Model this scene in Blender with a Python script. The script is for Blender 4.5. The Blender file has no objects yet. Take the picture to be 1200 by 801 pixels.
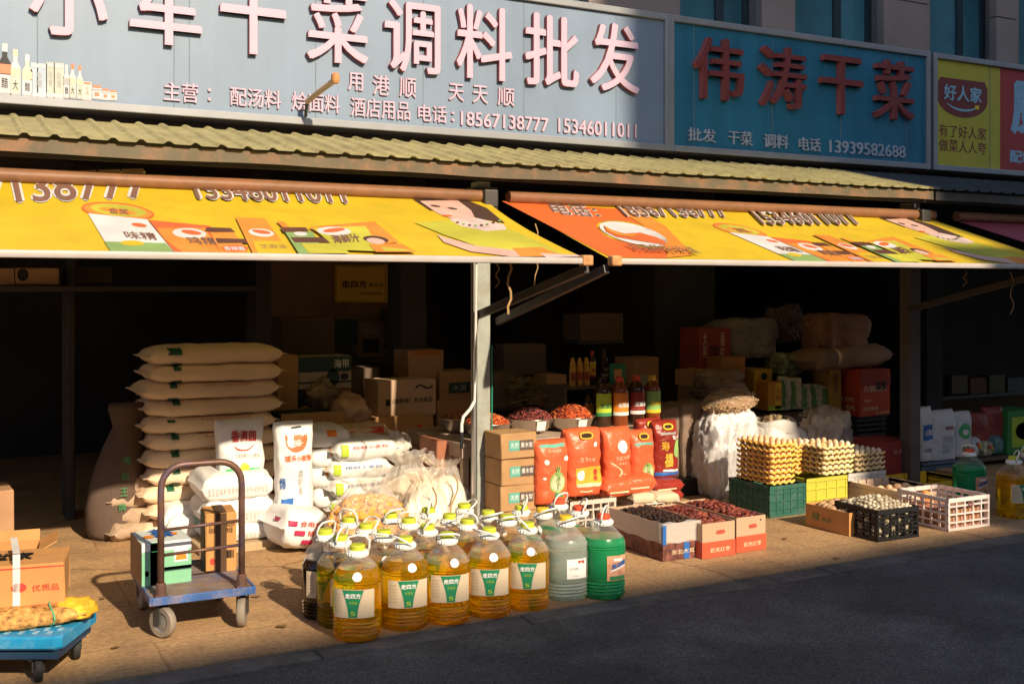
import bpy, bmesh, math, random
from mathutils import Vector, Matrix, noise
random.seed(7)
C = bpy.context.scene.collection
S = bpy.context.scene

# ------------------------------------------------------------------ camera
FPX, CAMH, HOR = 1300.0, 1.70, 335.0
TH = math.atan(FPX / 2400.0)
cam = bpy.data.cameras.new('camera')
cam.lens = 36.0 * FPX / 1200.0
cam.sensor_width = 36.0
cam.shift_y = -(400.5 - HOR) / 1200.0
cam.clip_start = .05
cam.clip_end = 500
camo = bpy.data.objects.new('camera', cam)
camo.location = (0, 0, CAMH)
camo.rotation_euler = (math.radians(90), 0, -TH)
C.objects.link(camo)
S.camera = camo

# ------------------------------------------------------------------ light
SUN_EL, SUN_AZ = math.radians(30.8), math.atan2(0.11, 1.0)
w = bpy.data.worlds.new('World')
S.world = w
w.use_nodes = True
nt = w.node_tree
sky = nt.nodes.new('ShaderNodeTexSky')
sky.sky_type = 'NISHITA'
sky.sun_disc = False
sky.sun_elevation = SUN_EL
sky.sun_rotation = math.pi - SUN_AZ
nt.links.new(sky.outputs[0], nt.nodes['Background'].inputs[0])
nt.nodes['Background'].inputs[1].default_value = 0.115
sun = bpy.data.lights.new('sun', 'SUN')
sun.energy = 4.2
sun.angle = math.radians(0.9)
sun.color = (1.0, 0.82, 0.585)
suno = bpy.data.objects.new('sun', sun)
d = Vector((-0.11, 1.0, -0.6))
suno.rotation_euler = d.to_track_quat('-Z', 'Y').to_euler()
suno.location = (5, -10, 12)
C.objects.link(suno)
S.view_settings.view_transform = 'Standard'
S.view_settings.look = 'None'
S.view_settings.exposure = 0.66
S.view_settings.gamma = 1.0
S.cycles.use_denoising = True
S.cycles.max_bounces = 10
S.cycles.transparent_max_bounces = 24
S.cycles.sample_clamp_indirect = 4.0

# ------------------------------------------------------------------ helpers
FV = (math.sin(TH), math.cos(TH))
RV = (math.cos(TH), -math.sin(TH))
def ray(u, v):
    a = (u - 600.0) / FPX
    return (FV[0] + a * RV[0], FV[1] + a * RV[1], (HOR - v) / FPX)
def G(u, v, z=0.0):
    d = ray(u, v); t = (z - CAMH) / d[2]
    return Vector((d[0] * t, d[1] * t, z))
def P(u, v, Y):
    d = ray(u, v); t = Y / d[1]
    return Vector((d[0] * t, Y, CAMH + d[2] * t))
def PX(u, Y):
    return P(u, HOR, Y).x
def PL(u, v, p0, n):
    d = Vector(ray(u, v)); o = Vector((0, 0, CAMH))
    t = (p0 - o).dot(n) / d.dot(n)
    return o + d * t

MATS = {}
def mat(name, rgb, rough=0.6, metal=0.0, var=0.12, scale=5.0, bump=0.0, bscale=60.0, spec=0.4,
        dirt=None, dscale=2.5, damt=0.5, trans=0.0, ior=1.45, emis=0.0, sss=0.0, coat=0.0):
    if name in MATS: return MATS[name]
    m = bpy.data.materials.new(name); m.use_nodes = True
    t = m.node_tree; b = t.nodes['Principled BSDF']; L = t.links.new
    b.inputs['Roughness'].default_value = rough
    b.inputs['Metallic'].default_value = metal
    b.inputs['Specular IOR Level'].default_value = spec
    b.inputs['IOR'].default_value = ior
    b.inputs['Transmission Weight'].default_value = trans
    b.inputs['Coat Weight'].default_value = coat
    if emis:
        b.inputs['Emission Color'].default_value = (*rgb, 1); b.inputs['Emission Strength'].default_value = emis
    tc = t.nodes.new('ShaderNodeTexCoord')
    n = t.nodes.new('ShaderNodeTexNoise'); n.inputs['Scale'].default_value = scale; n.inputs['Detail'].default_value = 6
    L(tc.outputs['Object'], n.inputs['Vector'])
    r = t.nodes.new('ShaderNodeValToRGB')
    r.color_ramp.elements[0].position = 0.3; r.color_ramp.elements[1].position = 0.72
    r.color_ramp.elements[0].color = (*[max(0, c * (1 - var)) for c in rgb], 1)
    r.color_ramp.elements[1].color = (*[min(1, c * (1 + var)) for c in rgb], 1)
    L(n.outputs['Fac'], r.inputs['Fac'])
    out = r.outputs['Color']
    if dirt:
        n2 = t.nodes.new('ShaderNodeTexNoise'); n2.inputs['Scale'].default_value = dscale; n2.inputs['Detail'].default_value = 9
        n2.inputs['Roughness'].default_value = 0.7
        L(tc.outputs['Object'], n2.inputs['Vector'])
        r2 = t.nodes.new('ShaderNodeValToRGB'); r2.color_ramp.elements[0].position = 0.48; r2.color_ramp.elements[1].position = 0.68
        r2.color_ramp.elements[1].color = (damt, damt, damt, 1)
        L(n2.outputs['Fac'], r2.inputs['Fac'])
        mx = t.nodes.new('ShaderNodeMixRGB'); L(r2.outputs['Color'], mx.inputs['Fac']); L(out, mx.inputs['Color1'])
        mx.inputs['Color2'].default_value = (*dirt, 1); out = mx.outputs['Color']
    L(out, b.inputs['Base Color'])
    if bump:
        n3 = t.nodes.new('ShaderNodeTexNoise'); n3.inputs['Scale'].default_value = bscale; n3.inputs['Detail'].default_value = 5
        L(tc.outputs['Object'], n3.inputs['Vector'])
        bp = t.nodes.new('ShaderNodeBump'); bp.inputs['Strength'].default_value = bump; bp.inputs['Distance'].default_value = 0.01
        L(n3.outputs['Fac'], bp.inputs['Height']); L(bp.outputs['Normal'], b.inputs['Normal'])
    MATS[name] = m
    return m
def clear_mat(name, rgb=(1, 1, 1), body=0.12, gloss=0.25, rough=0.12, bump=0.0, bscale=25):
    """thin clear film: mostly see-through, some gloss, some milky scatter"""
    if name in MATS: return MATS[name]
    m = bpy.data.materials.new(name); m.use_nodes = True
    t = m.node_tree; L = t.links.new
    for nd in list(t.nodes):
        if nd.type != 'OUTPUT_MATERIAL': t.nodes.remove(nd)
    o = [x for x in t.nodes if x.type == 'OUTPUT_MATERIAL'][0]
    tr = t.nodes.new('ShaderNodeBsdfTransparent'); tr.inputs[0].default_value = (*rgb, 1)
    pb = t.nodes.new('ShaderNodeBsdfPrincipled'); pb.inputs['Base Color'].default_value = (*[min(1, c * 0.85) for c in rgb], 1)
    pb.inputs['Roughness'].default_value = rough
    lw = t.nodes.new('ShaderNodeLayerWeight'); lw.inputs['Blend'].default_value = 0.35
    ma = t.nodes.new('ShaderNodeMath'); ma.operation = 'MULTIPLY_ADD'; ma.use_clamp = True
    L(lw.outputs['Facing'], ma.inputs[0]); ma.inputs[1].default_value = gloss; ma.inputs[2].default_value = body
    mx = t.nodes.new('ShaderNodeMixShader'); L(ma.outputs[0], mx.inputs[0]); L(tr.outputs[0], mx.inputs[1]); L(pb.outputs[0], mx.inputs[2])
    if bump:
        tc = t.nodes.new('ShaderNodeTexCoord'); n3 = t.nodes.new('ShaderNodeTexNoise'); n3.inputs['Scale'].default_value = bscale; n3.inputs['Detail'].default_value = 4
        L(tc.outputs['Object'], n3.inputs['Vector'])
        bp = t.nodes.new('ShaderNodeBump'); bp.inputs['Strength'].default_value = bump; bp.inputs['Distance'].default_value = 0.02
        L(n3.outputs['Fac'], bp.inputs['Height']); L(bp.outputs['Normal'], pb.inputs['Normal'])
    L(mx.outputs[0], o.inputs[0])
    MATS[name] = m
    return m

def obj(name, bm, m, parent=None, smooth=False, loc=None, rz=0.0, keep=False):
    me = bm
    if isinstance(bm, bmesh.types.BMesh):
        me = bpy.data.meshes.new(name)
        bmesh.ops.recalc_face_normals(bm, faces=bm.faces) if not keep else None
        bm.to_mesh(me); bm.free()
        if smooth:
            for p in me.polygons: p.use_smooth = True
            if smooth != 'full':
                try: me.set_sharp_from_angle(angle=math.radians(38))
                except Exception: pass
        for k in (m if isinstance(m, (list, tuple)) else [m]): me.materials.append(k)
    o = bpy.data.objects.new(name, me); C.objects.link(o)
    if parent: o.parent = parent
    if loc is not None: o.location = loc
    if rz: o.rotation_euler = (0, 0, rz)
    return o
def tag(o, label, cat, group=None, kind=None):
    if label: o['label'] = label
    if cat: o['category'] = cat
    if group: o['group'] = group
    if kind: o['kind'] = kind
    return o
def thing(name, label, cat, loc=(0, 0, 0), rz=0.0, group=None):
    o = bpy.data.objects.new(name, None); C.objects.link(o)
    o.empty_display_size = 0.1
    o.location = loc; o.rotation_euler = (0, 0, rz)
    return tag(o, label, cat, group)
def structure(name, bm, m, **k):
    o = obj(name, bm, m, **k); o['kind'] = 'structure'; return o
def dup(root, loc, rz=None, label=None, group=None, scale=None):
    r = root.copy(); C.objects.link(r); r.location = loc
    if rz is not None: r.rotation_euler = (r.rotation_euler[0], r.rotation_euler[1], rz)
    if label: r['label'] = label
    if group: r['group'] = group
    if scale: r.scale = scale if hasattr(scale, '__len__') else (scale,) * 3
    for ch in list(root.children):
        c = ch.copy(); C.objects.link(c); c.parent = r
        for g in ch.children:
            e = g.copy(); C.objects.link(e); e.parent = c
    return r

def NB(): return bmesh.new()
def box(bm, c, s, rz=0.0, bev=0.0, mi=0, M=None):
    r = bmesh.ops.create_cube(bm, size=1.0)
    vs = r['verts']
    bmesh.ops.scale(bm, vec=s, verts=vs)
    if bev:
        es = list({e for v in vs for e in v.link_edges})
        rr = bmesh.ops.bevel(bm, geom=es, offset=bev, segments=2, profile=0.5, affect='EDGES')
        vs = list({v for f in rr['faces'] for v in f.verts} | {v for v in vs if v.is_valid})
        # collect the whole island
        st = list(vs); seen = set(st)
        while st:
            x = st.pop()
            for e in x.link_edges:
                y = e.other_vert(x)
                if y not in seen: seen.add(y); st.append(y)
        vs = list(seen)
    if rz: bmesh.ops.rotate(bm, cent=(0, 0, 0), matrix=Matrix.Rotation(rz, 3, 'Z'), verts=vs)
    if M is not None: bmesh.ops.transform(bm, matrix=M, verts=vs)
    bmesh.ops.translate(bm, vec=c, verts=vs)
    for f in {f for v in vs for f in v.link_faces}: f.material_index = mi
    return vs
def bx(bm, x0, x1, y0, y1, z0, z1, bev=0.0, mi=0):
    return box(bm, ((x0 + x1) / 2, (y0 + y1) / 2, (z0 + z1) / 2), (abs(x1 - x0), abs(y1 - y0), abs(z1 - z0)), bev=bev, mi=mi)
def lathe(bm, prof, seg=24, cx=0.0, cy=0.0, z0=0.0, mi=0, sq=0.0, ring_=False):
    """prof = [(r, z)...]; sq > 0 squares the section"""
    rings = []
    for r, z in prof:
        ring = []
        for i in range(seg):
            a = 2 * math.pi * i / seg
            k = 1.0
            if sq:
                c, s = abs(math.cos(a)), abs(math.sin(a))
                k = (c ** (2 + sq * 4) + s ** (2 + sq * 4)) ** (-1 / (2 + sq * 4))
            ring.append(bm.verts.new((cx + r * k * math.cos(a), cy + r * k * math.sin(a), z0 + z)))
        rings.append(ring)
    for a, b in list(zip(rings, rings[1:])) + ([(rings[-1], rings[0])] if ring_ else []):
        for i in range(seg):
            f = bm.faces.new((a[i], a[(i + 1) % seg], b[(i + 1) % seg], b[i])); f.material_index = mi
    if ring_: return
    for ring, fl in ((rings[0], True), (rings[-1], False)):
        try:
            f = bm.faces.new(ring[::-1] if fl else ring); f.material_index = mi
        except Exception: pass
def tube(bm, pts, r, seg=8, closed=False, mi=0, cap=True):
    pts = [Vector(p) for p in pts]; n = len(pts); rings = []
    rr = r if hasattr(r, '__len__') else [r] * n
    prev = None
    for i, p in enumerate(pts):
        if closed: t = pts[(i + 1) % n] - pts[i - 1]
        else: t = pts[min(i + 1, n - 1)] - pts[max(i - 1, 0)]
        t.normalize()
        if prev is None:
            a = Vector((0, 0, 1)) if abs(t.z) < 0.9 else Vector((1, 0, 0))
            x = t.cross(a).normalized()
        else:
            x = (prev - t * prev.dot(t)).normalized()
        prev = x; y = t.cross(x)
        rings.append([bm.verts.new(p + (x * math.cos(2 * math.pi * k / seg) + y * math.sin(2 * math.pi * k / seg)) * rr[i]) for k in range(seg)])
    pr = list(zip(rings, rings[1:])) + ([(rings[-1], rings[0])] if closed else [])
    for a, b in pr:
        for k in range(seg):
            f = bm.faces.new((a[k], a[(k + 1) % seg], b[(k + 1) % seg], b[k])); f.material_index = mi
    if cap and not closed:
        bm.faces.new(rings[0][::-1]).material_index = mi; bm.faces.new(rings[-1]).material_index = mi
def poly(bm, pts, thick=None, n=None, mi=0):
    vs = [bm.verts.new(p) for p in pts]
    f = bm.faces.new(vs); f.material_index = mi
    return f
def arc(cx, cz, rx, rz, a0=0, a1=360, n=24):
    return [(cx + rx * math.cos(math.radians(a0 + (a1 - a0) * i / n)), cz + rz * math.sin(math.radians(a0 + (a1 - a0) * i / n))) for i in range(n + (0 if a1 - a0 >= 360 else 1))]

_TXT = {}
def text_geo(s, bold=0.0, ext=0.0, res=3):
    """flat text geometry in its own unit box: list of verts (x, z, y) and faces, box from 0..1"""
    k = (s, bold, ext, res)
    if k in _TXT: return _TXT[k]
    cu = bpy.data.curves.new('txt', 'FONT'); cu.body = s; cu.size = 1.0; cu.offset = bold; cu.extrude = ext; cu.resolution_u = res
    o = bpy.data.objects.new('txt', cu); C.objects.link(o)
    dg = bpy.context.evaluated_depsgraph_get()
    me = bpy.data.meshes.new_from_object(o.evaluated_get(dg))
    V = [tuple(v.co) for v in me.vertices]; Fc = [tuple(p.vertices) for p in me.polygons]
    bpy.data.objects.remove(o); bpy.data.curves.remove(cu); bpy.data.meshes.remove(me)
    x0 = min(v[0] for v in V); x1 = max(v[0] for v in V); y0 = min(v[1] for v in V); y1 = max(v[1] for v in V)
    w_, h_ = max(x1 - x0, 1e-6), max(y1 - y0, 1e-6)
    V = [((v[0] - x0) / w_, (v[1] - y0) / h_, v[2]) for v in V]
    _TXT[k] = (V, Fc, w_, h_)
    return _TXT[k]
def put_text(bm, s, f, bold=0.02, ext=0.0, mi=0, side=None, res=3):
    """f(a, b, c) maps the unit box (a right, b up, c outward) to a point"""
    V, Fc, w_, h_ = text_geo(s, 0.0, ext, res)
    if bold > .026: sh = [(0, 0), (1, 0), (-1, 0), (0, 1), (0, -1), (.7, .7), (-.7, .7), (.7, -.7), (-.7, -.7)] if side is not None else [(0, 0), (1, 0), (-1, 0), (0, 1), (0, -1)]
    elif bold > 0: sh = [(.7, 0), (-.7, 0), (0, .7)]
    else: sh = [(0, 0)]
    for k, (sx, sy) in enumerate(sh):
        da, db = bold * sx / w_, bold * sy / h_
        ka, kb = 1 / (1 + 2 * bold / w_), 1 / (1 + 2 * bold / h_)
        vs = []
        for v in V:
            a_, b_ = .5 + (v[0] - .5 + da) * ka, .5 + (v[1] - .5 + db) * kb; q = Vector(f(a_, b_, v[2] + ext))
            if k:      # each bolder copy a hair in front of the last
                n_ = (Vector(f(a_ + .02, b_, v[2] + ext)) - q).cross(Vector(f(a_, b_ + .02, v[2] + ext)) - q)
                q = q + n_.normalized() * (.0005 * k)
            vs.append(bm.verts.new(q))
        for q in Fc:
            try: fc = bm.faces.new([vs[i] for i in q])
            except Exception: continue
            fc.material_index = mi
            if side is not None:
                z = [V[i][2] for i in q]
                if max(z) - min(z) > 1e-5: fc.material_index = side
    return w_ / h_
def face_map(o, ax, az, x0, x1, z0, z1, off=0.0):
    """map of the unit text box onto a flat face: origin o, axes ax / az (unit vectors), outward offset"""
    o, ax, az = Vector(o), Vector(ax), Vector(az); n = ax.cross(az)
    return lambda a, b, c: o + ax * (x0 + (x1 - x0) * a) + az * (z0 + (z1 - z0) * b) + n * (off + c)
def fm_front(x0, x1, z0, z1, y, off=0.002):     # face looking to -Y
    return face_map((0, y, 0), (1, 0, 0), (0, 0, 1), x0, x1, z0, z1, off)
def fm_left(y0, y1, z0, z1, x, off=0.002):      # face looking to -X (text runs from y1 to y0)
    return face_map((x, 0, 0), (0, -1, 0), (0, 0, 1), -y1, -y0, z0, z1, off)
def fm_top(x0, x1, y0, y1, z, off=0.002):
    return face_map((0, 0, z), (1, 0, 0), (0, 1, 0), x0, x1, y0, y1, off)
def quad(bm, f, a0=0, a1=1, b0=0, b1=1, c=0.0, mi=0, nx=1, nz=1):
    g = [[bm.verts.new(f(a0 + (a1 - a0) * i / nx, b0 + (b1 - b0) * j / nz, c)) for i in range(nx + 1)] for j in range(nz + 1)]
    for j in range(nz):
        for i in range(nx):
            bm.faces.new((g[j][i], g[j][i + 1], g[j + 1][i + 1], g[j + 1][i])).material_index = mi
def shape(bm, f, pts, c=0.0, mi=0):
    vs = [bm.verts.new(f(a, b, c)) for a, b in pts]
    try: bm.faces.new(vs).material_index = mi
    except Exception: pass
def tri_shape(bm, f, pts, c=0.0, mi=0):
    vs = [bm.verts.new(f(a, b, c)) for a, b in pts]
    fc = bm.faces.new(vs); fc.material_index = mi
    bmesh.ops.triangulate(bm, faces=[fc])
def jitter(bm, amp, sc, seed=0.0, verts=None):
    for v in (verts or bm.verts):
        n = noise.noise_vector(v.co * sc + Vector((seed * 3.1, seed * 7.7, seed * 1.3)))
        v.co += n * amp

# ------------------------------------------------------------------ materials
CARD = mat('cardboard', (.44, .26, .12), .8, var=.12, scale=9, bump=.15, bscale=120, dirt=(.30, .17, .08), damt=.35)
CARD2 = mat('cardboard_orange', (.55, .27, .09), .75, var=.1, scale=9, bump=.12, bscale=120, dirt=(.36, .18, .07), damt=.3)
CARDIN = mat('cardboard_inside', (.30, .18, .09), .85, var=.15)
CARDD = mat('cardboard_brown', (.42, .24, .13), .85, var=.15, bump=.1)
WHITE = mat('white_print', (.82, .80, .78), .55, var=.05)
WSACK = mat('white_woven_plastic', (.78, .77, .76), .5, var=.05, bump=.35, bscale=45, dirt=(.55, .5, .45), damt=.3)
TSACK = mat('tan_woven_plastic', (.84, .65, .45), .6, var=.05, bump=.3, bscale=60, dirt=(.72, .53, .35), damt=.35)
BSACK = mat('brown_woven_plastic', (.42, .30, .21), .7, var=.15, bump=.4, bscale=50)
RED = mat('red_print', (.55, .06, .04), .5, var=.06)
ORED = mat('orange_red_film', (.74, .13, .05), .34, var=.10, bump=.7, bscale=26, spec=.5)
DRED = mat('dark_red_film', (.28, .03, .02), .3, var=.25, bump=.8, bscale=28)
GREEN = mat('green_print', (.05, .25, .10), .5, var=.08)
TEALP = mat('teal_print', (.12, .42, .34), .55, var=.05)
BLACKP = mat('black_print', (.02, .02, .02), .5, var=.1)
BLUEP = mat('blue_print', (.03, .14, .45), .5, var=.1)
YELP = mat('yellow_print', (.80, .55, .04), .5, var=.08)
ORAP = mat('orange_print', (.80, .25, .03), .5, var=.08)
LIMEP = mat('lime_print', (.45, .60, .05), .5, var=.08)
GREYP = mat('grey_print', (.35, .35, .35), .5, var=.1)
STEEL = mat('worn_steel', (.5, .5, .5), .4, metal=.9, var=.12, dirt=(.2, .14, .1), damt=.4)
def streak_nodes(m, sx=9.0, sz=.5, lo=.72, hi=1.04):
    """rain streaks and grime runs down a face"""
    t = m.node_tree; L = t.links.new; b = t.nodes['Principled BSDF']
    src = b.inputs['Base Color'].links[0].from_socket
    tc = t.nodes.new('ShaderNodeTexCoord'); mp = t.nodes.new('ShaderNodeMapping'); mp.inputs['Scale'].default_value = (sx, sx, sz); L(tc.outputs['Object'], mp.inputs['Vector'])
    n = t.nodes.new('ShaderNodeTexNoise'); n.inputs['Scale'].default_value = 1.0; n.inputs['Detail'].default_value = 7; n.inputs['Roughness'].default_value = .65; L(mp.outputs['Vector'], n.inputs['Vector'])
    r = t.nodes.new('ShaderNodeValToRGB'); r.color_ramp.elements[0].position = .34; r.color_ramp.elements[1].position = .58
    r.color_ramp.elements[0].color = (lo, lo, lo, 1); r.color_ramp.elements[1].color = (hi, hi, hi, 1); L(n.outputs['Fac'], r.inputs['Fac'])
    mu = t.nodes.new('ShaderNodeMixRGB'); mu.blend_type = 'MULTIPLY'; mu.inputs['Fac'].default_value = 1
    L(src, mu.inputs['Color1']); L(r.outputs['Color'], mu.inputs['Color2']); L(mu.outputs['Color'], b.inputs['Base Color'])
DSTEEL = mat('dark_steel', (.09, .09, .09), .5, metal=.6, var=.2, dirt=(.12, .06, .03), damt=.4)
# ================================================================== ground
road_m = mat('asphalt', (.072, .066, .060), .85, var=.30, scale=.9, bump=.9, bscale=70, dirt=(.15, .138, .125), dscale=1.3, damt=.75)
pave_m = mat('dusty_concrete', (.46, .285, .140), .85, var=.16, scale=1.6, bump=.35, bscale=45, dirt=(.25, .155, .085), dscale=2.6, damt=.8)
def pave_nodes(m):
    t = m.node_tree; L = t.links.new; b = t.nodes['Principled BSDF']
    src = b.inputs['Base Color'].links[0].from_socket
    tc = t.nodes.new('ShaderNodeTexCoord')
    v = t.nodes.new('ShaderNodeTexVoronoi'); v.feature = 'DISTANCE_TO_EDGE'; v.inputs['Scale'].default_value = .45
    n = t.nodes.new('ShaderNodeTexNoise'); n.inputs['Scale'].default_value = 3.0; n.inputs['Detail'].default_value = 8
    mx = t.nodes.new('ShaderNodeMixRGB'); mx.inputs['Fac'].default_value = .12
    L(tc.outputs['Object'], n.inputs['Vector']); L(tc.outputs['Object'], mx.inputs['Color1']); L(n.outputs['Color'], mx.inputs['Color2'])
    L(mx.outputs['Color'], v.inputs['Vector'])
    r = t.nodes.new('ShaderNodeValToRGB'); r.color_ramp.elements[0].position = .001; r.color_ramp.elements[1].position = .006
    r.color_ramp.elements[0].color = (.55, .5, .45, 1); r.color_ramp.elements[1].color = (1, 1, 1, 1)
    L(v.outputs['Distance'], r.inputs['Fac'])
    mu = t.nodes.new('ShaderNodeMixRGB'); mu.blend_type = 'MULTIPLY'; mu.inputs['Fac'].default_value = 1
    L(src, mu.inputs['Color1']); L(r.outputs['Color'], mu.inputs['Color2']); L(mu.outputs['Color'], b.inputs['Base Color'])
def grit_nodes(m, scale, lo, hi, joints=None):
    """fine stones and grit, and slab joints if asked"""
    t = m.node_tree; L = t.links.new; b = t.nodes['Principled BSDF']
    src = b.inputs['Base Color'].links[0].from_socket
    tc = t.nodes.new('ShaderNodeTexCoord')
    n = t.nodes.new('ShaderNodeTexNoise'); n.inputs['Scale'].default_value = scale; n.inputs['Detail'].default_value = 3
    L(tc.outputs['Object'], n.inputs['Vector'])
    r = t.nodes.new('ShaderNodeValToRGB'); r.color_ramp.elements[0].position = .36; r.color_ramp.elements[1].position = .68
    r.color_ramp.elements[0].color = (lo, lo, lo, 1); r.color_ramp.elements[1].color = (hi, hi, hi, 1)
    L(n.outputs['Fac'], r.inputs['Fac'])
    mu = t.nodes.new('ShaderNodeMixRGB'); mu.blend_type = 'MULTIPLY'; mu.inputs['Fac'].default_value = 1
    L(src, mu.inputs['Color1']); L(r.outputs['Color'], mu.inputs['Color2']); src = mu.outputs['Color']
    if joints:
        mp = t.nodes.new('ShaderNodeMapping'); mp.inputs['Rotation'].default_value = (0, 0, .02); L(tc.outputs['Object'], mp.inputs['Vector'])
        n2 = t.nodes.new('ShaderNodeTexNoise'); n2.inputs['Scale'].default_value = 7; L(tc.outputs['Object'], n2.inputs['Vector'])
        mx = t.nodes.new('ShaderNodeMixRGB'); mx.inputs['Fac'].default_value = .018; L(mp.outputs['Vector'], mx.inputs['Color1']); L(n2.outputs['Color'], mx.inputs['Color2'])
        k = t.nodes.new('ShaderNodeTexBrick'); L(mx.outputs['Color'], k.inputs['Vector'])
        k.inputs['Scale'].default_value = 1.0; k.inputs['Brick Width'].default_value = joints; k.inputs['Row Height'].default_value = joints * .75; k.inputs['Mortar Size'].default_value = .006; k.inputs['Mortar Smooth'].default_value = .3
        k.inputs['Color1'].default_value = (1, 1, 1, 1); k.inputs['Color2'].default_value = (.92, .91, .90, 1); k.inputs['Mortar'].default_value = (.72, .68, .64, 1)
        m2 = t.nodes.new('ShaderNodeMixRGB'); m2.blend_type = 'MULTIPLY'; m2.inputs['Fac'].default_value = 1
        L(src, m2.inputs['Color1']); L(k.outputs['Color'], m2.inputs['Color2']); src = m2.outputs['Color']
    L(src, b.inputs['Base Color'])
pave_nodes(pave_m); grit_nodes(pave_m, 38, .80, 1.15, .9); grit_nodes(road_m, 130, .45, 1.75)
KERB = 5.05
bm = NB(); bx(bm, -60, 80, -60, KERB - .16, -.3, -.012)
structure('road', bm, road_m)
bm = NB(); bx(bm, -60, 80, KERB, 40, -.3, 0)
structure('pavement', bm, pave_m)
kerb_m = mat('worn_kerb_concrete', (.105, .092, .080), .88, var=.3, scale=3.5, bump=.6, bscale=30, dirt=(.26, .22, .18), dscale=3.2, damt=.65)
bm = NB()
x = -20.0
while x < 40:
    L_ = random.uniform(.95, 1.15)
    bx(bm, x, x + L_ - .008, KERB - .16, KERB - .002, -.3, -.003 - random.uniform(0, .006), bev=.006)
    x += L_
structure('kerb', bm, kerb_m)

# ================================================================== shop building
tile = mat('brown_facade_tile', (.26, .20, .175), .6, var=.15, scale=2, bump=.15, bscale=30)
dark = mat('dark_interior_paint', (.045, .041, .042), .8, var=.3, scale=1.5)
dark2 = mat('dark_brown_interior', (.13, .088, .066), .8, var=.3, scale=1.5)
winf = mat('dark_window_frame', (.03, .05, .06), .4, var=.1)
pane_m = mat('blue_window_glass', (.05, .16, .20), .05, var=.5, scale=1.3, spec=1.0)
SY = 7.60           # sign plane
b = thing('shop_building', 'brown tiled shop building with blue glazed windows above the shop signs', 'building', (4, 8.2, 0))
def L(p): return Vector(p) - Vector((4, 8.2, 0))
def part(name, bm, m, parent=b, **k):
    bmesh.ops.translate(bm, vec=-Vector((4, 8.2, 0)), verts=bm.verts); return obj(name, bm, m, parent, **k)
FY = 8.0
wins = [(797, 888), (932, 1032), (1090, 1166), (1194, 1290), (590, 690), (400, 490)]
spans = sorted((PX(a, FY), PX(c, FY)) for a, c in wins)
bm = NB(); x = -8.0
for a, c in spans:
    bx(bm, x, a, FY, FY + .3, 2.7, 9.0); bx(bm, a + .001, c - .001, FY + .005, FY + .3, 2.7, 3.75); bx(bm, a + .001, c - .001, FY + .005, FY + .3, 5.6, 9.0)
    x = c
bx(bm, x, 26, FY, FY + .3, 2.7, 9.0)
part('wall', bm, tile)
for a, c in spans:
    bm = NB(); z0, z1 = 3.75, 5.6; y = FY + .12
    t_ = .07
    bx(bm, a, a + t_, y, y + .08, z0, z1); bx(bm, c - t_, c, y, y + .08, z0, z1)
    bx(bm, a + t_, c - t_, y, y + .08, z0, z0 + t_); bx(bm, a + t_, c - t_, y, y + .08, z1 - t_, z1)
    mid = (a + c) / 2 + .1
    bx(bm, mid - .045, mid + .045, y, y + .08, z0 + t_, z1 - t_)
    wf = part('window', bm, winf)
    bm = NB(); bx(bm, a + .02, c - .02, y + .03, y + .05, z0 + .02, z1 - .02)
    bmesh.ops.translate(bm, vec=-Vector((4, 8.2, 0)), verts=bm.verts)
    obj('pane', bm, pane_m, wf)
for a, c in ((893, 931), (1036, 1089), (1168, 1192)):
    bm = NB(); a, c = PX(a, FY - .1), PX(c, FY - .1)
    for k in range(8):
        bx(bm, a, c, FY - .1, FY - .002, 2.7 + k * .62, 2.7 + k * .62 + .612, bev=.006)
    part('pilaster', bm, tile)
bm = NB()
bx(bm, -8, 26, 12.0, 12.2, 0, 2.9); bx(bm, -8.2, -8, 7.9, 12.2, 0, 2.9); bx(bm, 26, 26.2, 7.9, 12.2, 0, 2.9)
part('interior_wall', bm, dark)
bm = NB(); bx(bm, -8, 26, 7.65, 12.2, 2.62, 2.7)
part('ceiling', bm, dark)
# shop-front columns and shutter frames
for u0, u1 in ((78, 88), (300, 318), (470, 500)):
    a, c = PX(u0, 8.6), PX(u1, 8.6)
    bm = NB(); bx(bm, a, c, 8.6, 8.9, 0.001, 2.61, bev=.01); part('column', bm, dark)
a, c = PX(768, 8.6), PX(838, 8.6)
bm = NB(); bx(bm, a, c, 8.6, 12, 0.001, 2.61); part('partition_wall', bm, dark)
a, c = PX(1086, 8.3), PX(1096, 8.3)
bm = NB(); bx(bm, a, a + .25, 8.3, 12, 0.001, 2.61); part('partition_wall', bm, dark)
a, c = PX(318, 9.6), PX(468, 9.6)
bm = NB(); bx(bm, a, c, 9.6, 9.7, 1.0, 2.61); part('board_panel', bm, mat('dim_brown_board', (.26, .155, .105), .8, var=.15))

# opposite side of the street, behind the camera (casts the shade)
opp = mat('opposite_plaster', (.20, .19, .18), .8, var=.15)
ob = thing('opposite_building', 'two storey plaster building across the street', 'building', (6, -8, 0))
bm = NB(); bx(bm, -46, 2.6, -12, 2, -.03, 6.76); obj('wall', bm, opp, ob, loc=(0, 0, 0))
bm = NB(); bx(bm, 2.95, 30, 1.6, 1.998, -.03, 14.5); bx(bm, 2.02, 2.945, 1.6, 2.2, 6.77, 9.0); obj('added_shade_wing', bm, opp, ob)  # thin unseen slabs added and shaped to shade the far right goods
bb = thing('added_sun_blocker', 'added unseen panel on posts, shading the right shop signs', 'sun blocker', (6.72, -6.2, 6.76))  # unseen panel added to keep sun off the upper right signs
bm = NB(); bx(bm, 0, 24, -.1, .1, 4.28, 9.5); obj('panel', bm, opp, bb)
for x in (3.4, 9, 15, 21): 
    bm = NB(); bx(bm, x, x + .12, .11, .25, 0, 9.3); obj('post', bm, DSTEEL, bb)

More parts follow.
